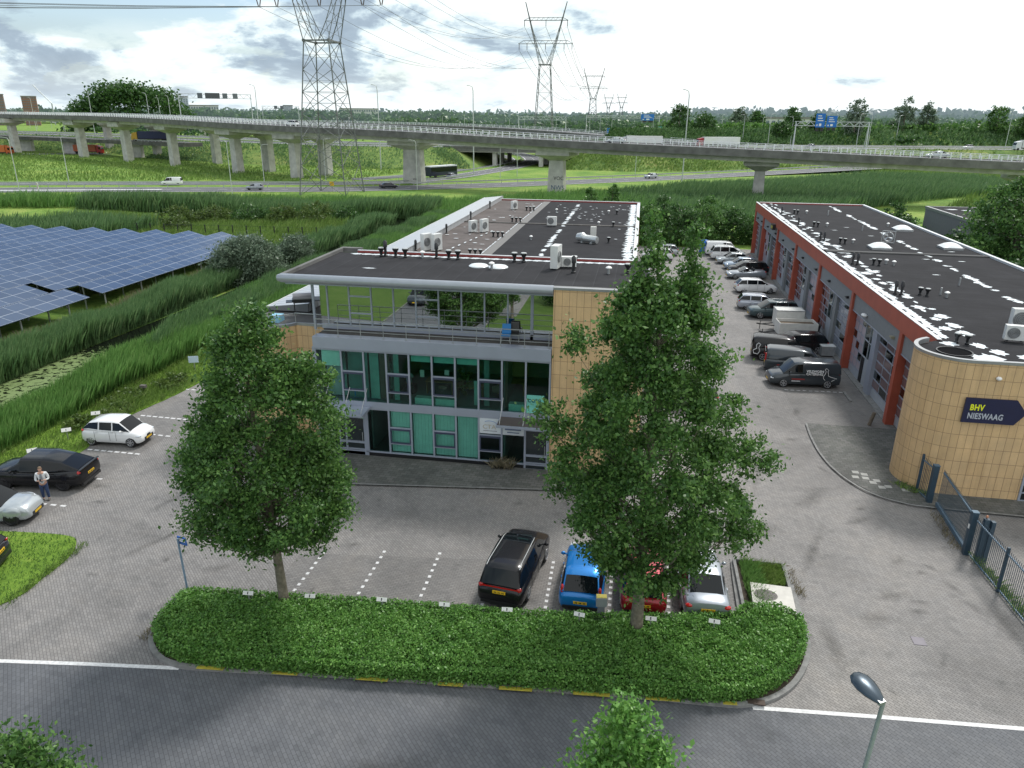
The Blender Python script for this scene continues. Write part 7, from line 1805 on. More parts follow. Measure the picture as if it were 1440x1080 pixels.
# office worker seen through the first-floor window
wk = empty('person', (mx(6.55), 37.6, 3.2), rad(200), 'person in a pale shirt bending over a desk inside the first-floor office', 'person')
skin('body', [[((0, 0, .50), (.15, .12)), ((0, -.05, .72), (.14, .1)), ((0, -.12, .95), (.16, .11)), ((0, -.16, 1.05), (.13, .09)), ((0, -.2, 1.13), .05), ((0, -.23, 1.24), (.08, .095)), ((0, -.23, 1.32), (.06, .07))],
    [((0, -.16, 1.05), (.13, .09)), ((.19, -.15, 1.02), .055), ((.24, -.2, .82), .045), ((.18, -.42, .80), .035), ((.15, -.50, .80), .028)],
    [((0, -.16, 1.05), (.13, .09)), ((-.19, -.15, 1.02), .055), ((-.24, -.2, .82), .045), ((-.18, -.42, .80), .035), ((-.15, -.50, .80), .028)],
    [((0, 0, .50), (.15, .12)), ((.1, -.1, .5), .09), ((.12, -.45, .5), .065), ((.12, -.45, .1), .045), ((.12, -.55, .05), .035)], [((0, 0, .50), (.15, .12)), ((-.1, -.1, .5), .09), ((-.12, -.45, .5), .065), ((-.12, -.45, .1), .045), ((-.12, -.55, .05), .035)]], m_skin, wk)
skin('shirt', [[((0, 0, .52), (.17, .14)), ((0, -.05, .72), (.16, .12)), ((0, -.12, .95), (.18, .125)), ((0, -.16, 1.06), (.14, .1))], [((0, -.16, 1.06), (.14, .1)), ((.19, -.15, 1.02), .07), ((.24, -.2, .83), .058)], [((0, -.16, 1.06), (.14, .1)), ((-.19, -.15, 1.02), .07), ((-.24, -.2, .83), .058)]], simple((.5, .6, .58), .8), wk)
MB().ellip((0, -.2, 1.29), (.09, .1, .09), 12).build('hair', m_dark, wk, True)
tag(MB().box(mx(6.5) - .3, mx(6.5) + .3, 37.35, 37.95, 3.2, 3.68).build('office_stool', m_dark, None), 'dark stool under the office worker', 'stool')
# ================================================================== VIADUCT
DP = smooth([(-470, 365, 16.9), (-330, 338, 16.9), (-234, 291.5, 16.7), (-199, 273, 16.5), (-167, 253.5, 16.1), (-130, 229.5, 15.4), (-102, 215, 14.8), (-62, 203, 13.9), (-21, 190.5, 12.6), (27, 183.5, 11.3), (84, 182, 9.6), (150, 192, 8.2), (260, 225, 7)], 8)
def deck(pts, w, label, name='viaduct', rail=True, spac=2.0, deckcol=None):
    t = empty(name, pts[0], 0, label, 'viaduct'); o = Vector(pts[0])
    def q(p): return tuple(Vector(p) - o)
    A = off(pts, -w / 2); B = off(pts, w / 2); n = len(pts)
    A = [(a[0], a[1], p[2]) for a, p in zip(A, pts)]; B = [(a[0], a[1], p[2]) for a, p in zip(B, pts)]
    mb = MB(); mb.add([q(a) for a in A] + [q(b) for b in B], [(i, i + 1, n + i + 1, n + i) for i in range(n - 1)]); mb.build('carriageway', m_road, t)
    for S, sg in ((A, -1), (B, 1)):
        prof = [(0, 0), (0, .12), (.35 * sg, .12), (.35 * sg, -1.5), (0, -1.5), (-.3 * sg, -1.0)]
        mb = MB(); rows = []
        for i, p in enumerate(S):
            a = Vector(S[max(i - 1, 0)]); b = Vector(S[min(i + 1, n - 1)]); d = (b - a); d.z = 0; d.normalize(); nn = Vector((-d.y, d.x, 0))
            rows.append([q(Vector(p) + nn * u + Vector((0, 0, v))) for u, v in prof])
        k = len(prof); mb.add([x for r in rows for x in r], [(i * k + j, i * k + (j + 1) % k, (i + 1) * k + (j + 1) % k, (i + 1) * k + j) for i in range(n - 1) for j in range(k)])
        mb.build('edge_beam', m_concd, t)
    # box girder
    prof = [(-w * .36, -1.0), (-w * .33, -2.55), (w * .33, -2.55), (w * .36, -1.0)]
    rows = []
    for i, p in enumerate(pts):
        a = Vector(pts[max(i - 1, 0)]); b = Vector(pts[min(i + 1, n - 1)]); d = (b - a); d.z = 0; d.normalize(); nn = Vector((-d.y, d.x, 0))
        rows.append([q(Vector(p) + nn * u + Vector((0, 0, v))) for u, v in prof])
    mb = MB(); mb.add([x for r in rows for x in r], [(i * 4 + j, i * 4 + j + 1, (i + 1) * 4 + j + 1, (i + 1) * 4 + j) for i in range(n - 1) for j in range(3)]); mb.build('girder', m_conc, t)
    mk_ = MB()
    for s in (-w / 2 + 1.2, w / 2 - 1.2):
        mk_.strip([q((a[0], a[1], p[2] + .03)) for a, p in zip(off(pts, s), pts)], .25)
    mk_.build('lane_line', m_white, t)
    if rail:
        for S in (A, B):
            # posts along the run
            P = [Vector(p) for p in S]; mb = MB(); acc = 0; nxt = 0
            for i in range(n - 1):
                L = (P[i + 1] - P[i]).length
                while nxt <= acc + L:
                    p = P[i].lerp(P[i + 1], (nxt - acc) / L) - o; mb.box(p.x - .11, p.x + .11, p.y - .11, p.y + .11, p.z + .1, p.z + 1.2); nxt += spac
                acc += L
            for z in (.62, 1.18):
                for i in range(n - 1): mb.bar(tuple(P[i] - o + Vector((0, 0, z))), tuple(P[i + 1] - o + Vector((0, 0, z))), .09, .10)
            mb.build('railing', simple((.72, .74, .76), .5), t)
    return t, o
vd, vo = deck(DP, 10.5, 'long curving concrete motorway viaduct with white railing across the whole view')
def zat(x, y, pts=DP):
    b = min(pts, key=lambda p: (p[0] - x) ** 2 + (p[1] - y) ** 2); return b[2]
def dirat(x, y, pts=DP):
    i = min(range(len(pts)), key=lambda i: (pts[i][0] - x) ** 2 + (pts[i][1] - y) ** 2); a = pts[max(i - 1, 0)]; b = pts[min(i + 1, len(pts) - 1)]; return math.atan2(b[1] - a[1], b[0] - a[0])
def pier(t, o, x, y, wx, wy, pts=DP, capw=5.0):
    z = zat(x, y, pts) - 2.55; a = dirat(x, y, pts); T = Matrix.Translation(Vector((x, y, 0)) - o) @ Matrix.Rotation(a, 4, 'Z')
    mb = MB(); h = z - 2.3
    # shaft (slightly tapered), hammerhead haunch, cap block
    mb.add([tuple(T @ Vector(p)) for p in ((-wx / 2, -wy / 2, -.2), (wx / 2, -wy / 2, -.2), (wx / 2, wy / 2, -.2), (-wx / 2, wy / 2, -.2), (-wx * .42, -wy / 2, h), (wx * .42, -wy / 2, h), (wx * .42, wy / 2, h), (-wx * .42, wy / 2, h))], [(0, 1, 5, 4), (1, 2, 6, 5), (2, 3, 7, 6), (3, 0, 4, 7)])
    p = mb.build('pier', m_conc, t)
    mb = MB(); c = capw / 2
    mb.add([tuple(T @ Vector(q_)) for q_ in ((-wx * .42, -wy / 2, h), (wx * .42, -wy / 2, h), (wx * .42, wy / 2, h), (-wx * .42, wy / 2, h), (-c, -c * .95, z - 1.0), (c, -c * .95, z - 1.0), (c, c * .95, z - 1.0), (-c, c * .95, z - 1.0), (-c, -c * .95, z + .75), (c, -c * .95, z + .75), (c, c * .95, z + .75), (-c, c * .95, z + .75))], [(0, 1, 5, 4), (1, 2, 6, 5), (2, 3, 7, 6), (3, 0, 4, 7), (4, 5, 9, 8), (5, 6, 10, 9), (6, 7, 11, 10), (7, 4, 8, 11), (8, 9, 10, 11)])
    mb.build('pier_cap', m_conc, p); return p, T
for (x, y, wx, cw) in ((-290, 318, 5, 9), (-234, 291.8, 4.4, 9), (-199.5, 273.2, 4.2, 9), (-167.3, 254.3, 3.6, 8.5), (-128.9, 229.5, 3.4, 9), (-102.4, 216, 3.0, 9), (-63, 207.2, 6.2, 10.5), (-20.9, 191.5, 4.3, 8.6), (27.4, 186, 2.6, 7.6), (84, 184, 5, 8)):
    p_, T_ = pier(vd, vo, x, y, wx, 2.4, DP, cw)
    if x in (-20.9, -63):
        wm = simple((.07, .12, .20), .7)
        for k_, (bdy, sz, zz, xx) in enumerate(((('VOC', 1.25, 3.1, -.5), ('NWS', 1.6, .7, -1.2)) if x == -20.9 else (('vos', 1.0, 1.0, .3),))):
            g_ = text(bdy, sz, p_, (0, 0, 0), (0, 0, 0), wm if k_ else m_dark, 'graffiti', .01, .9)
            g_.matrix_local = T_ @ Matrix.Translation((xx, -1.24, zz)) @ Matrix.Rotation(rad(90), 4, 'X')
# second, parallel ramp joining at left
DP2 = smooth([(-360, 372, 16.6), (-300, 352, 16.5), (-250, 330, 16.3), (-205, 300, 16.0), (-163, 272, 15.6), (-126, 240, 15.0), (-92, 226, 14.3)], 6)
v2, vo2 = deck(DP2, 8, 'second concrete ramp merging behind the main viaduct at left', spac=3)
for (x, y) in ((-250, 330), (-205, 300), (-160.5, 271), (-122.5, 238), (-97.6, 226.5)): pier(v2, vo2, x, y, 4.0, 2.4, DP2, 6)
DP3 = smooth([(-700, 720, 14), (-420, 600, 13.6), (-250, 500, 13.4), (-140, 440, 13), (-75, 400, 12.4), (-30, 365, 11), (10, 345, 8.6), (40, 340, 7)], 6)
v3, vo3 = deck(DP3, 14, 'distant motorway fly-over rising behind the near viaduct', spac=5)
for (x, y) in ((-420, 600), (-335, 550), (-250, 500), (-195, 470), (-140, 440), (-108, 421), (-75, 400), (-50, 381)): pier(v3, vo3, x, y, 5, 3, DP3, 9)
# traffic on the decks
for nm, kind, (x, y, dz), pts, colr, label, lr in (
    ('car_on_viaduct', sedan(4.6, 1.42), (64, 182.6, 0), DP, 'l', 'silver saloon on the viaduct under the gantry', 0),
    ('car_on_viaduct', hatch(4.3, 1.45), (86, 182.6, 0), DP, 's', 'grey car on the viaduct nearest the right edge', 0),
    ('car_on_viaduct', sedan(4.7, 1.45), (-6.5, 188, 0), DP, 'l', 'white car on the viaduct above the graffiti pier', 0),
    ('car_on_viaduct', hatch(4.3, 1.6), (-103, 217, 0), DP, 'w', 'white car on the left part of the viaduct', 0)):
    lo, gr = kind; a = dirat(x, y, pts)
    vehicle(nm, label, 'car', (x, y, zat(x, y, pts) + .02), a + math.pi, lo, gr, -2 * lo[0][0], 1.8, (-1.35, 1.35), .33, paint(*PC[colr]), 'traffic on the viaduct', pillars=(2, 4), detail=False, plate=False)
for i, (x, y, colr, lab) in enumerate(((-14, 345, 'n', 'dark blue van on the motorway behind the railing'), (70, 345, 's', 'grey car on the motorway below the blue signs'), (140, 366, 'w', 'small white car on the right part of the motorway'), (-60, 300, 'w', 'white car on the motorway above the slip road'), (-40, 296, 'k', 'dark car on the motorway above the slip road'))):
    lo, gr = hatch(4.4, 1.5 if i else 1.95); vehicle('car_on_motorway', lab, 'car', (x, y, 6.58), rad(195), lo, gr, 4.4, 1.8, (-1.35, 1.35), .33, paint(*PC[colr]), 'traffic on the motorway', pillars=(2, 4), detail=False, plate=False)
# guard rails ----------------------------------------------------------------
def guard(pts, label, z0=0, h=.75):
    t = empty('guard_rail', (pts[0][0], pts[0][1], 0), 0, label, 'guard rail', None); o = Vector(t.location); mb = MB(); P = [Vector((p[0], p[1], (p[2] if len(p) > 2 else 0))) for p in pts]
    for i in range(len(P) - 1): mb.bar(tuple(P[i] - o + Vector((0, 0, h))), tuple(P[i + 1] - o + Vector((0, 0, h))), .1, .32)
    mb.build('rail', m_galv, t); mb = MB()
    for i in range(len(P) - 1):
        L = (P[i + 1] - P[i]).length; k = max(1, int(L / 4))
        for j in range(k): p = P[i].lerp(P[i + 1], j / k) - o; mb.box(p.x - .06, p.x + .06, p.y - .06, p.y + .06, p.z, p.z + h)
    mb.build('post_row', m_galv, t)
guard([(x, y, z) for x, y, z in off(R1, 5.6)][2:], 'long grey guard rail along the far side of the near road')
guard([(x, y, z) for x, y, z in off(R2, -5.2)][2:40], 'guard rail between the near road and the slip road')
guard([(x, y, z) for x, y, z in off(R2, 5.2)][26:60], 'dark guard rail on the outside of the curved slip road')
guard([(x, y, 6.55) for x, y, z in off(HW, 1.6)], 'guard rail on the near edge of the motorway')
guard([(x, y, 6.55) for x, y, z in off(HW, 20.5)], 'guard rail in the motorway median')
# lamps ----------------------------------------------------------------------
def tall_lamp(loc, h, label, rz=0, group='tall road lamps', double=False, th=.11):
    t = empty('road_lamp', loc, rz, label, 'road lamp', group)
    p = [(0, 0, 0), (0, 0, h * .94), (.25, 0, h * .985), (1.3, 0, h)]
    mb = MB(); mb.tube(p, [th, th * .65, th * .5, th * .45], 7); 
    if double: mb.tube([(0, 0, h * .94), (-.25, 0, h * .985), (-1.3, 0, h)], [th * .65, th * .5, th * .45], 7)
    mb.build('pole', simple((.50, .53, .52), .45, .3), t)
    for s in ((1, -1) if double else (1,)): MB().ellip((s * 1.6, 0, h - .02), (.45, .17, .09), 8).build('lamp_head', simple((.30, .32, .32), .4), t)
    return t
for i, (x, y, z, h, rz, lab) in enumerate((
    (-137.4, 149.1, 0, 12.8, 200, 'leftmost tall lamp beside the near road'), (-148.6, 178, 0, 12.3, 20, 'lamp between near road and grass left of the white van'), (-94.1, 163.6, 0, 12.5, 200, 'lamp at the near road left of the pylon'),
    (-103.5, 197.5, 0, 10.2, 20, 'lamp behind the guard rail left of the pylon'), (-56.6, 188.3, 0, 12.2, 200, 'lamp in front of the wide central pier'), (-85.4, 197.8, 0, 12, 20, 'lamp post within the pylon outline'),
    (-39, 240, 0, 9.5, 20, 'lamp right of the coach'), (-43, 232, 0, 9.3, 20, 'second lamp right of the coach'), (-2, 262, 0, 10, 200, 'lamp behind the guard rail near the silver estate'))):
    tall_lamp((x, y, z), h, lab, rad(rz), 'lamps along the ground-level roads')
for i, (x, y, zb, h) in enumerate(((-89.2, 254.2, 13.6, 14), (-142.9, 272.8, 14.2, 14), (-308.2, 459.8, 13.5, 14), (-258.4, 375.7, 14, 14), (-285.3, 366.8, 15, 14), (-418, 479.5, 13.5, 14), (-53.6, 242.1, 13, 14), (11.6, 221.8, 11.3, 14), (-280.8, 428.8, 14, 14))):
    lab = ['tall mast lamp just right of the pylon', 'tall lamp between the overhead gantries and the pylon', 'lamp left of the grey gantry', 'tall lamp before the dark grove', 'tall lamp at the left edge of the grove', 'far left lamp beside the brick tower', 'tall mast lamp in the picture centre', 'tall lamp rising before the dark trees right of centre', 'lamp beside the left leg of the gantry'][i]
    tall_lamp((x, y, 0), zb + h, lab, rad(200), 'mast lamps rising above the viaduct', th=.2)
tall_lamp((90, 183.4, 9.3), 14.2, 'tall lamp on the viaduct near the right edge', rad(60), 'mast lamps rising above the viaduct', th=.15)
labs = ['lamp left of the red lorry', 'lamp over the white trailer', 'lamp right of the white trailer', 'lamp left of the blue sign gantry', 'lamp before the twin poplars', 'lamp near the right edge behind the viaduct', 'lamp left of the right gantry leg', 'lamp right of the right gantry leg', 'lamp before the dark trees', 'second lamp before the dark trees', 'third lamp before the dark trees', 'lamp left of the arrow sign', 'farthest lamp beside the arrow sign', 'thin lamp under the third pylon', 'lamp behind the fly-over at centre']
for i, (x, y, z, h) in enumerate(((45.4, 479, 6.5, 13.6), (45.6, 374.8, 6.5, 13.2), (53.1, 348, 6.5, 13.5), (65.9, 367.8, 6.5, 12.4), (114.5, 380.8, 6.5, 13.5), (147, 347.4, 6.5, 16.4), (89.6, 349.4, 6.5, 13.8), (92.5, 343, 6.5, 13.7), (18, 417.9, 6.5, 14.2), (11.4, 414.7, 6.5, 12.1), (17.5, 507.6, 6.5, 14.7), (5.8, 534, 6.5, 11.3), (-1.8, 548, 6.5, 10.7), (-24.7, 443, 6.5, 12.2), (-68.5, 446.6, 6.5, 11.8))):
    tall_lamp((x, y, z), h, labs[i], rad(200 if i % 2 else 20), 'lamps along the motorway', th=.13)
r2 = random.Random(5)
for i in range(26):
    x = -560 + 25 * i + r2.uniform(-7, 7); y = 600 - .28 * (x + 560) + r2.uniform(-40, 60)
    tall_lamp((x, y, 4), 12.5 + r2.random() * 3, 'thin far-off lamp post in the lamp rows of the interchange', rad(20), 'far-off interchange lamps', double=(i % 3 == 0), th=.16)
# gantries -------------------------------------------------------------------
def gantry(p0, p1, z0, h, label, boards, truss=1.6):
    t = empty('sign_gantry', (p0[0], p0[1], z0), math.atan2(p1[1] - p0[1], p1[0] - p0[0]), label, 'gantry'); L = math.hypot(p1[0] - p0[0], p1[1] - p0[1]); c = simple((.50, .53, .55), .4, .3)
    for x in (0, L):
        mb = MB(); mb.bar((x, -.1, 0), (x, .9, h), .35); mb.bar((x, 4.6, 0), (x, .9, h), .35); mb.build('leg', c, t)
    mb = MB()
    for z in (h, h - truss):
        for y in (0, 1.8): mb.bar((-.5, y, z), (L + .5, y, z), .22)
    k = int(L / 1.8)
    for j in range(k):
        a = L * j / k; b = L * (j + 1) / k
        for y in (0, 1.8): mb.bar((a, y, h if j % 2 else h - truss), (b, y, h - truss if j % 2 else h), .12)
        mb.bar((a, 0, h), (a, 1.8, h), .1)
    mb.build('truss', c, t)
    for (x, w, z, hh, colr, sub) in boards:
        b = MB().box(x - w / 2, x + w / 2, -.35, -.2, z - hh / 2, z + hh / 2).build('sign_board', simple(colr, .5), t)
        if sub:
            m_ = MB()
            for q in range(3): m_.box(x - w * .3, x + w * (.1 + .1 * q), -.36, -.352, z + hh * (.30 - .17 * q), z + hh * (.36 - .17 * q))
            m_.box(x - w * .36, x - w * .26, -.36, -.352, z - hh * .40, z - hh * .28); m_.box(x - w * .1, x + w * .14, -.36, -.352, z - hh * .40, z - hh * .22)
            m_.build('white_lines', m_white, b)
            MB().box(x - w * .42, x - w * .08, -.5, -.36, z - hh * .78, z - hh * .52).box(x + w * .08, x + w * .42, -.5, -.36, z - hh * .78, z - hh * .52).build('signal_box', m_dark, b)
blue = (.008, .14, .50)
gantry((62.0, 338.5), (90.0, 336.0), 6.5, 10.5, 'white truss gantry with two blue motorway signs over the right part of the motorway', [(9.2, 3.6, 11.0, 5.4, blue, True), (13.6, 3.9, 10.6, 4.4, blue, True)])
gantry((-253, 396), (-220.5, 415), 13, 15.2, 'long grey gantry with dark matrix panels in front of the sky at left', [(11, 2.6, 14.3, 2.8, (.10, .12, .14), False), (17.5, 7.6, 14.3, 3.0, (.07, .08, .09), False), (24, 2.6, 14.3, 2.8, (.12, .14, .16), False), (29.4, 2.6, 14.3, 2.8, (.14, .16, .18), False)], 2.2)
gantry((-321, 622), (-294, 634), 11, 13.5, 'small distant gantry right of the long grey gantry', [(11, 2.6, 12.5, 2.6, (.12, .14, .16), False), (16, 2.6, 12.5, 2.6, (.12, .14, .16), False)], 2)
gantry((-84, 520), (-52, 520), 6, 12, 'grey-green distant gantry left of the second pylon', [], 2)
gantry((-40, 545), (10, 550), 6, 13, 'distant gantry with one wide blue sign near the third pylon', [(42, 9, 12.2, 4.2, blue, True)], 1.4)
bl = empty('blue_sign', (-20, 470, 6.5), 0, 'small blue road sign board behind the viaduct railing', 'sign'); MB().box(-2, 2, -.1, .1, 2.4, 5.4).build('board', simple(blue, .5), bl); MB().box(-.1, .1, -.2, -.12, 3.4, 4.6).build('arrow', m_white, bl)
for x in (-1.4, 1.4): MB().box(x - .1, x + .1, .11, .3, 0, 5.2).build('post', m_galv, bl)
ar = empty('arrow_sign', (8.2, 402, 6.5), rad(-5), 'tall turquoise sign with two white chevron arrows', 'sign'); MB().box(-1.2, 1.2, -.1, .1, 1.2, 7.4).build('board', simple((.03, .30, .30), .5), ar)
for z in (2.6, 5.2): MB().add([(-1.0, -.12, z - .5), (0, -.12, z + 1.2), (1.0, -.12, z - .5), (1.0, -.12, z + .3), (0, -.12, z + 2.0), (-1.0, -.12, z + .3)], [(0, 1, 4, 5), (1, 2, 3, 4)]).build('chevron', m_white, ar)
cs = empty('curve_sign', (-141, 158.6, 0), rad(-40), 'red and white chevron board beside the near road at left', 'sign'); MB().box(-.9, .9, -.05, .05, .7, 2.3).build('board', m_white, cs); MB().add([(-.55, -.06, .8), (-.05, -.06, 1.5), (-.55, -.06, 2.2), (0, -.06, 2.2), (.5, -.06, 1.5), (0, -.06, .8)], [(0, 1, 4, 5), (1, 2, 3, 4)]).build('chevron', simple((.5, .02, .03), .5), cs); MB().box(-.06, .06, .06, .15, 0, 2.2).build('post', m_galv, cs)
ys_ = empty('yellow_sign', (-76.5, 180.5, 0), rad(-20), 'small orange-yellow information board at the foot of the pylon', 'sign'); MB().box(-.7, .7, -.05, .05, 1.2, 2.2).build('board', simple((.7, .42, .02), .5), ys_); MB().box(-.05, .05, .06, .15, 0, 2.1).build('post', m_galv, ys_)
# pylons ---------------------------------------------------------------------
def pylon(loc, rz, zw, label, detail=1.0, th=.16):
    """lattice legs up to the waist zw, then a V of two arms carrying two cross beams"""
    t = empty('power_pylon', loc, rz, label, 'pylon', None)
    mb = MB()
    fr = lambda z: (5.7 + (2.95 - 5.7) * z / zw, 6.1 + (3.3 - 6.1) * z / zw)
    zs = [zw * q for q in (0, .2, .38, .54, .68, .82, 1)]
    cor = lambda z: [(sx * fr(z)[0], sy * fr(z)[1], z) for sx, sy in ((-1, -1), (1, -1), (1, 1), (-1, 1))]
    for i in range(6):
        a, b = cor(zs[i]), cor(zs[i + 1])
        for k in range(4):
            mb.bar(a[k], b[k], th * 1.5)
            mb.bar(a[k], b[(k + 1) % 4], th * .75); mb.bar(a[(k + 1) % 4], b[k], th * .75)
            if i % 2: mb.bar(b[k], b[(k + 1) % 4], th * .6)
            if detail > .5:
                m_ = [(a[k][j] + a[(k + 1) % 4][j] + b[k][j] + b[(k + 1) % 4][j]) / 4 for j in range(3)]
                e = [(a[k][j] + b[k][j]) / 2 for j in range(3)]; f = [(a[(k + 1) % 4][j] + b[(k + 1) % 4][j]) / 2 for j in range(3)]
                mb.bar(e, m_, th * .4); mb.bar(f, m_, th * .4)
    c = cor(zw)
    for k in range(4): mb.bar(c[k], c[(k + 1) % 4], th * 2.2); mb.box(c[k][0] - th * 2, c[k][0] + th * 2, c[k][1] - th * 2, c[k][1] + th * 2, zw - th * 2, zw + th * 2)
    mb.build('lattice_body', m_steel, t)
    for s in (-1, 1):
        arm = MB(); prev = None
        for i in range(9):
            k = i / 8; z = zw + 31 * k; ox = s * (2.95 + 8.3 * k); ix = s * (.65 + 10.4 * k ** .82); dy = 3.3 * (1 - k) + .2
            cur = [(ox, -dy, z), (ox, dy, z), (ix, dy, z), (ix, -dy, z)]
            if prev:
                for q in range(4):
                    arm.bar(prev[q], cur[q], th * 1.1); arm.bar(prev[q], cur[(q + 1) % 4], th * .55)
                    if i % 2: arm.bar(cur[q], cur[(q + 1) % 4], th * .45)
            prev = cur
        arm.build('v_arm', m_steel, t)
    for (z, half, h2) in ((zw + 10.5, 14.9, 1.6), (zw + 22, 12, 1.4)):
        cb_ = MB(); n = 14
        for y in (-.8, .8):
            cb_.bar((-half, y, z), (half, y, z), th); cb_.bar((-half + 3, y, z + h2), (half - 3, y, z + h2), th * .7); cb_.bar((-half, y, z), (-half + 3, y, z + h2), th * .7); cb_.bar((half, y, z), (half - 3, y, z + h2), th * .7)
            for j in range(n):
                xa = -half + 3 + (2 * half - 6) * j / n; xb = -half + 3 + (2 * half - 6) * (j + 1) / n
                cb_.bar((xa, y, z if j % 2 else z + h2), (xb, y, z + h2 if j % 2 else z), th * .5)
        o = cb_.build('cross_beam', m_steel, t)
        for f in (-.97, -.68, 0, .68, .97):
            ins = MB(); x = f * half
            if detail > .5: ins.tube([(x - .9, 0, z), (x - .15, 0, z - 3.2)], .13, 6); ins.tube([(x + .9, 0, z), (x + .15, 0, z - 3.2)], .13, 6)
            else: ins.tube([(x, 0, z), (x, 0, z - 3)], .18, 5)
            ins.build('insulator', simple((.10, .07, .06), .4), o)
    return t
PY = [((-73.4, 173.6, 0), 0, 33.6, 'huge lattice power pylon rising out of the top of the picture at left', 1, .14), ((-56, 436.4, 0), rad(2), 44.8, 'second lattice pylon with V-shaped head right of the picture centre', .4, .17), ((-56.5, 854, 0), rad(2), 36.5, 'third pylon, smaller, left of the dark roadside trees', .3, .27), ((-88, 1898, 0), rad(2), 39, 'faint distant pylon just right of the third one', .2, .5), ((-57, 1899, 0), rad(2), 40, 'faintest pylon, rightmost on the horizon', .2, .5)]
for a in PY: pylon(*a)
wires = empty('power_lines', (0, 0, 0), 0, 'bundle of thin power cables sweeping between the pylons', 'cables')
for (lv, half) in ((7.2, 14.9), (18.8, 12)):
    for f in (-.97, -.68, 0, .68, .97):
        for (A_, B_, sag) in (((-73.4, 173.6, 33.6), (-56, 436.4, 44.8), 11), ((-56, 436.4, 44.8), (-56.5, 854, 36.5), 16), ((-73.4, 173.6, 33.6), (-330, -60, 40), 9 + lv * .1)):
            mb = MB(); n = 14; P = []
            for i in range(n + 1):
                k = i / n; x = A_[0] + (B_[0] - A_[0]) * k + f * half; y = A_[1] + (B_[1] - A_[1]) * k; z = A_[2] + lv + (B_[2] - A_[2]) * k - sag * 4 * k * (1 - k); P.append((x, y, z))
            mb.tube(P, .045 if A_[1] < 200 else .10, 4, False); mb.build('cable', simple((.12, .13, .14), .6), wires)
# far buildings ----------------------------------------------------------------
def block(name, label, x, y, w, d, h, c, win=(8, 6), z0=0, rz=0):
    t = empty(name, (x, y, z0), rad(rz), label, 'building'); MB().box(-w / 2, w / 2, -d / 2, d / 2, 0, h).build('wall', simple(c, .8), t)
    mb = MB(); nx, nz = win
    for i in range(nx):
        for j in range(nz):
            xa = -w / 2 + w * (i + .22) / nx; xb = -w / 2 + w * (i + .78) / nx; za = h * (j + .3) / nz; zb = h * (j + .75) / nz; mb.box(xa, xb, -d / 2 - .3, -d / 2 - .05, za, zb)
    if mb.v: mb.build('window_grid', simple((.13, .17, .22), .4), t)
    MB().box(-w / 2 - .5, w / 2 + .5, -d / 2 - .5, d / 2 + .5, h, h + 1.4).build('roof', simple((.2, .2, .2), .8), t)
    return t
block('tower_block', 'reddish-brown apartment tower at the far left above the viaduct', -861, 985, 18, 12, 38, (.25, .13, .09), (9, 12), rz=38)
block('tower_block', 'second brown apartment tower cut by the left picture edge', -890, 962, 14, 12, 40, (.22, .15, .13), (7, 11), rz=38)
block('tower_block', 'pale high-rise seen beneath the left end of the grey gantry', -803, 1266, 20, 20, 45, (.42, .47, .54), (5, 14), rz=30)
block('office_block', 'low pale office block right of the high-rise', -775, 1285, 50, 20, 31, (.50, .52, .54), (12, 4), rz=30)
block('tower_block', 'small grey-blue tower on the horizon right of the small gantry', -820, 1714, 20, 20, 37, (.36, .40, .46), (5, 8), rz=20)
block('office_block', 'wide pale office block on the horizon beside the big pylon', -600, 1590, 80, 20, 30, (.46, .48, .50), (16, 4), rz=15)
block('office_block', 'white low buildings glimpsed among trees left of the blue signs', 110, 640, 36, 16, 18, (.55, .56, .56), (8, 3))
cr = empty('tower_crane', (-872, 1040, 0), 0, 'thin tower crane with raised jib right of the brown tower', 'crane'); MB().bar((0, 0, 0), (0, 0, 30), 1.2).build('mast', m_galv, cr); MB().bar((0, 0, 30), (-26, 0, 56), .9).build('jib', m_galv, cr)
# ================================================================== LIGHT, SKY, CAMERA
SUN_EL, SUN_AZ = 52.0, 28.0          # degrees; azimuth measured from +Y towards +X
w = bpy.data.worlds.new('World'); sc.world = w; w.use_nodes = True; nt = w.node_tree
bg = nt.nodes['Background']; out = nt.nodes['World Output']
sky = N(nt, 'ShaderNodeTexSky', sky_type='NISHITA', sun_disc=False); sky.sun_elevation = rad(SUN_EL); sky.sun_rotation = rad(SUN_AZ); sky.air_density = 1.0; sky.dust_density = 1.0; sky.ozone_density = 1.5
nt.links.new(sky.outputs[0], bg.inputs[0]); bg.inputs[1].default_value = .15
tc = N(nt, 'ShaderNodeTexCoord'); sp = N(nt, 'ShaderNodeSeparateXYZ'); nt.links.new(tc.outputs['Generated'], sp.inputs[0])
ab = N(nt, 'ShaderNodeMath', operation='ABSOLUTE'); nt.links.new(sp.outputs[2], ab.inputs[0])
ad = N(nt, 'ShaderNodeMath', operation='ADD'); nt.links.new(ab.outputs[0], ad.inputs[0]); ad.inputs[1].default_value = .30
dx = N(nt, 'ShaderNodeMath', operation='DIVIDE'); nt.links.new(sp.outputs[0], dx.inputs[0]); nt.links.new(ad.outputs[0], dx.inputs[1])
dy = N(nt, 'ShaderNodeMath', operation='DIVIDE'); nt.links.new(sp.outputs[1], dy.inputs[0]); nt.links.new(ad.outputs[0], dy.inputs[1])
cv = N(nt, 'ShaderNodeCombineXYZ'); nt.links.new(dx.outputs[0], cv.inputs[0]); nt.links.new(dy.outputs[0], cv.inputs[1])
def wn(scale, det, rough, dist=.0, offv=(0, 0, 0)):
    mp = N(nt, 'ShaderNodeMapping'); mp.inputs['Location'].default_value = offv; nt.links.new(cv.outputs[0], mp.inputs[0])
    return noise(nt, scale, det, rough, vec=mp.outputs[0], dist=dist)
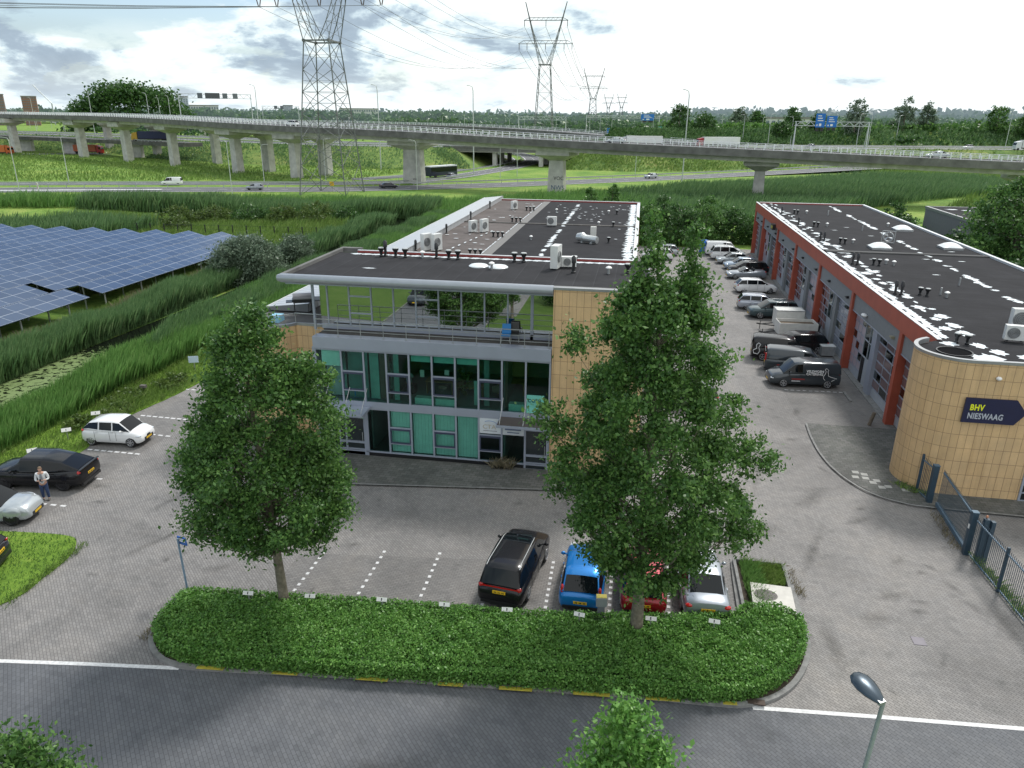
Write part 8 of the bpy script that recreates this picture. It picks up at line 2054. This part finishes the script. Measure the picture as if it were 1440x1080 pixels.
base = wn(1.3, 9, .58, .2, (3.1, 1.2, 0)); shade = wn(1.7, 10, .60, .25, (8.3, 4.4, 2)); fine = wn(5.5, 7, .6, .2, (1, 7, 0))
# azimuth factor: clearer and darker to the left, white towards the sun at right
azm = N(nt, 'ShaderNodeMapRange'); nt.links.new(sp.outputs[0], azm.inputs[0]); azm.inputs[1].default_value = -.38; azm.inputs[2].default_value = .12; azm.inputs[3].default_value = 0; azm.inputs[4].default_value = 1
# cloud body brightness
s1 = N(nt, 'ShaderNodeMath', operation='MULTIPLY_ADD'); nt.links.new(azm.outputs[0], s1.inputs[0]); s1.inputs[1].default_value = .17; nt.links.new(shade, s1.inputs[2])
s2 = N(nt, 'ShaderNodeMath', operation='MULTIPLY_ADD'); nt.links.new(fine, s2.inputs[0]); s2.inputs[1].default_value = .22; nt.links.new(s1.outputs[0], s2.inputs[2])
cc = ramp(nt, s2.outputs[0], [(.44, (.30, .38, .47)), (.545, (.40, .50, .60)), (.575, (.60, .73, .81)), (.60, (.86, .97, .99)), (.68, (1.1, 1.14, 1.14))])
# horizon band: pale bright
hb = N(nt, 'ShaderNodeMapRange'); nt.links.new(sp.outputs[2], hb.inputs[0]); hb.inputs[1].default_value = .0; hb.inputs[2].default_value = .06; hb.inputs[3].default_value = .55; hb.inputs[4].default_value = 0
cc = mixc(nt, hb.outputs[0], cc, (.84, .93, .97))
cb = N(nt, 'ShaderNodeBackground'); nt.links.new(cc, cb.inputs[0]); cb.inputs[1].default_value = 1.08
m1 = N(nt, 'ShaderNodeMath', operation='MULTIPLY_ADD'); nt.links.new(azm.outputs[0], m1.inputs[0]); m1.inputs[1].default_value = .20; nt.links.new(base, m1.inputs[2])
mask = ramp(nt, m1.outputs[0], [(.49, (.0,) * 3), (.535, (.97,) * 3), (1, (1,) * 3)])
hm = N(nt, 'ShaderNodeMapRange'); nt.links.new(sp.outputs[2], hm.inputs[0]); hm.inputs[1].default_value = .02; hm.inputs[2].default_value = .10; hm.inputs[3].default_value = 1; hm.inputs[4].default_value = 0
mxm = N(nt, 'ShaderNodeMath', operation='MAXIMUM'); nt.links.new(mask, mxm.inputs[0]); nt.links.new(hm.outputs[0], mxm.inputs[1]); mask = mxm.outputs[0]
ms = N(nt, 'ShaderNodeMixShader'); nt.links.new(mask, ms.inputs[0]); nt.links.new(bg.outputs[0], ms.inputs[1]); nt.links.new(cb.outputs[0], ms.inputs[2]); nt.links.new(ms.outputs[0], out.inputs[0])

sd_ = bpy.data.lights.new('sun', 'SUN'); sd_.energy = 2.9; sd_.angle = rad(10); sd_.color = (1.0, .97, .93)
so = bpy.data.objects.new('sun', sd_); col.objects.link(so)
d = Vector((math.sin(rad(SUN_AZ)) * math.cos(rad(SUN_EL)), math.cos(rad(SUN_AZ)) * math.cos(rad(SUN_EL)), math.sin(rad(SUN_EL))))
so.rotation_euler = (-d).to_track_quat('-Z', 'Y').to_euler(); so.location = (0, 0, 60)

cam = bpy.data.cameras.new('camera'); co_ = bpy.data.objects.new('camera', cam); col.objects.link(co_); sc.camera = co_
cam.sensor_width = 36; cam.lens = 36 * 1034 / 1440; cam.clip_end = 20000; cam.clip_start = .1
p, yw, rl = rad(20.0), rad(9.47), rad(.52)
f0 = Vector((-math.sin(yw), math.cos(yw), 0)); rt = Vector((math.cos(yw), math.sin(yw), 0)); fw = f0 * math.cos(p) + Vector((0, 0, -math.sin(p))); up = rt.cross(fw)
r3 = rt * math.cos(rl) + up * math.sin(rl); u3 = -rt * math.sin(rl) + up * math.cos(rl)
M_ = Matrix((r3, u3, -fw)).transposed().to_4x4(); M_.translation = Vector((0, 0, 18)); co_.matrix_world = M_
sc.view_settings.view_transform = 'Standard'; sc.view_settings.look = 'None'; sc.view_settings.exposure = 0; sc.view_settings.gamma = 1
sc.cycles.max_bounces = 6; sc.cycles.transparent_max_bounces = 8; sc.cycles.diffuse_bounces = 2; sc.cycles.glossy_bounces = 3
sc.render.film_transparent = False
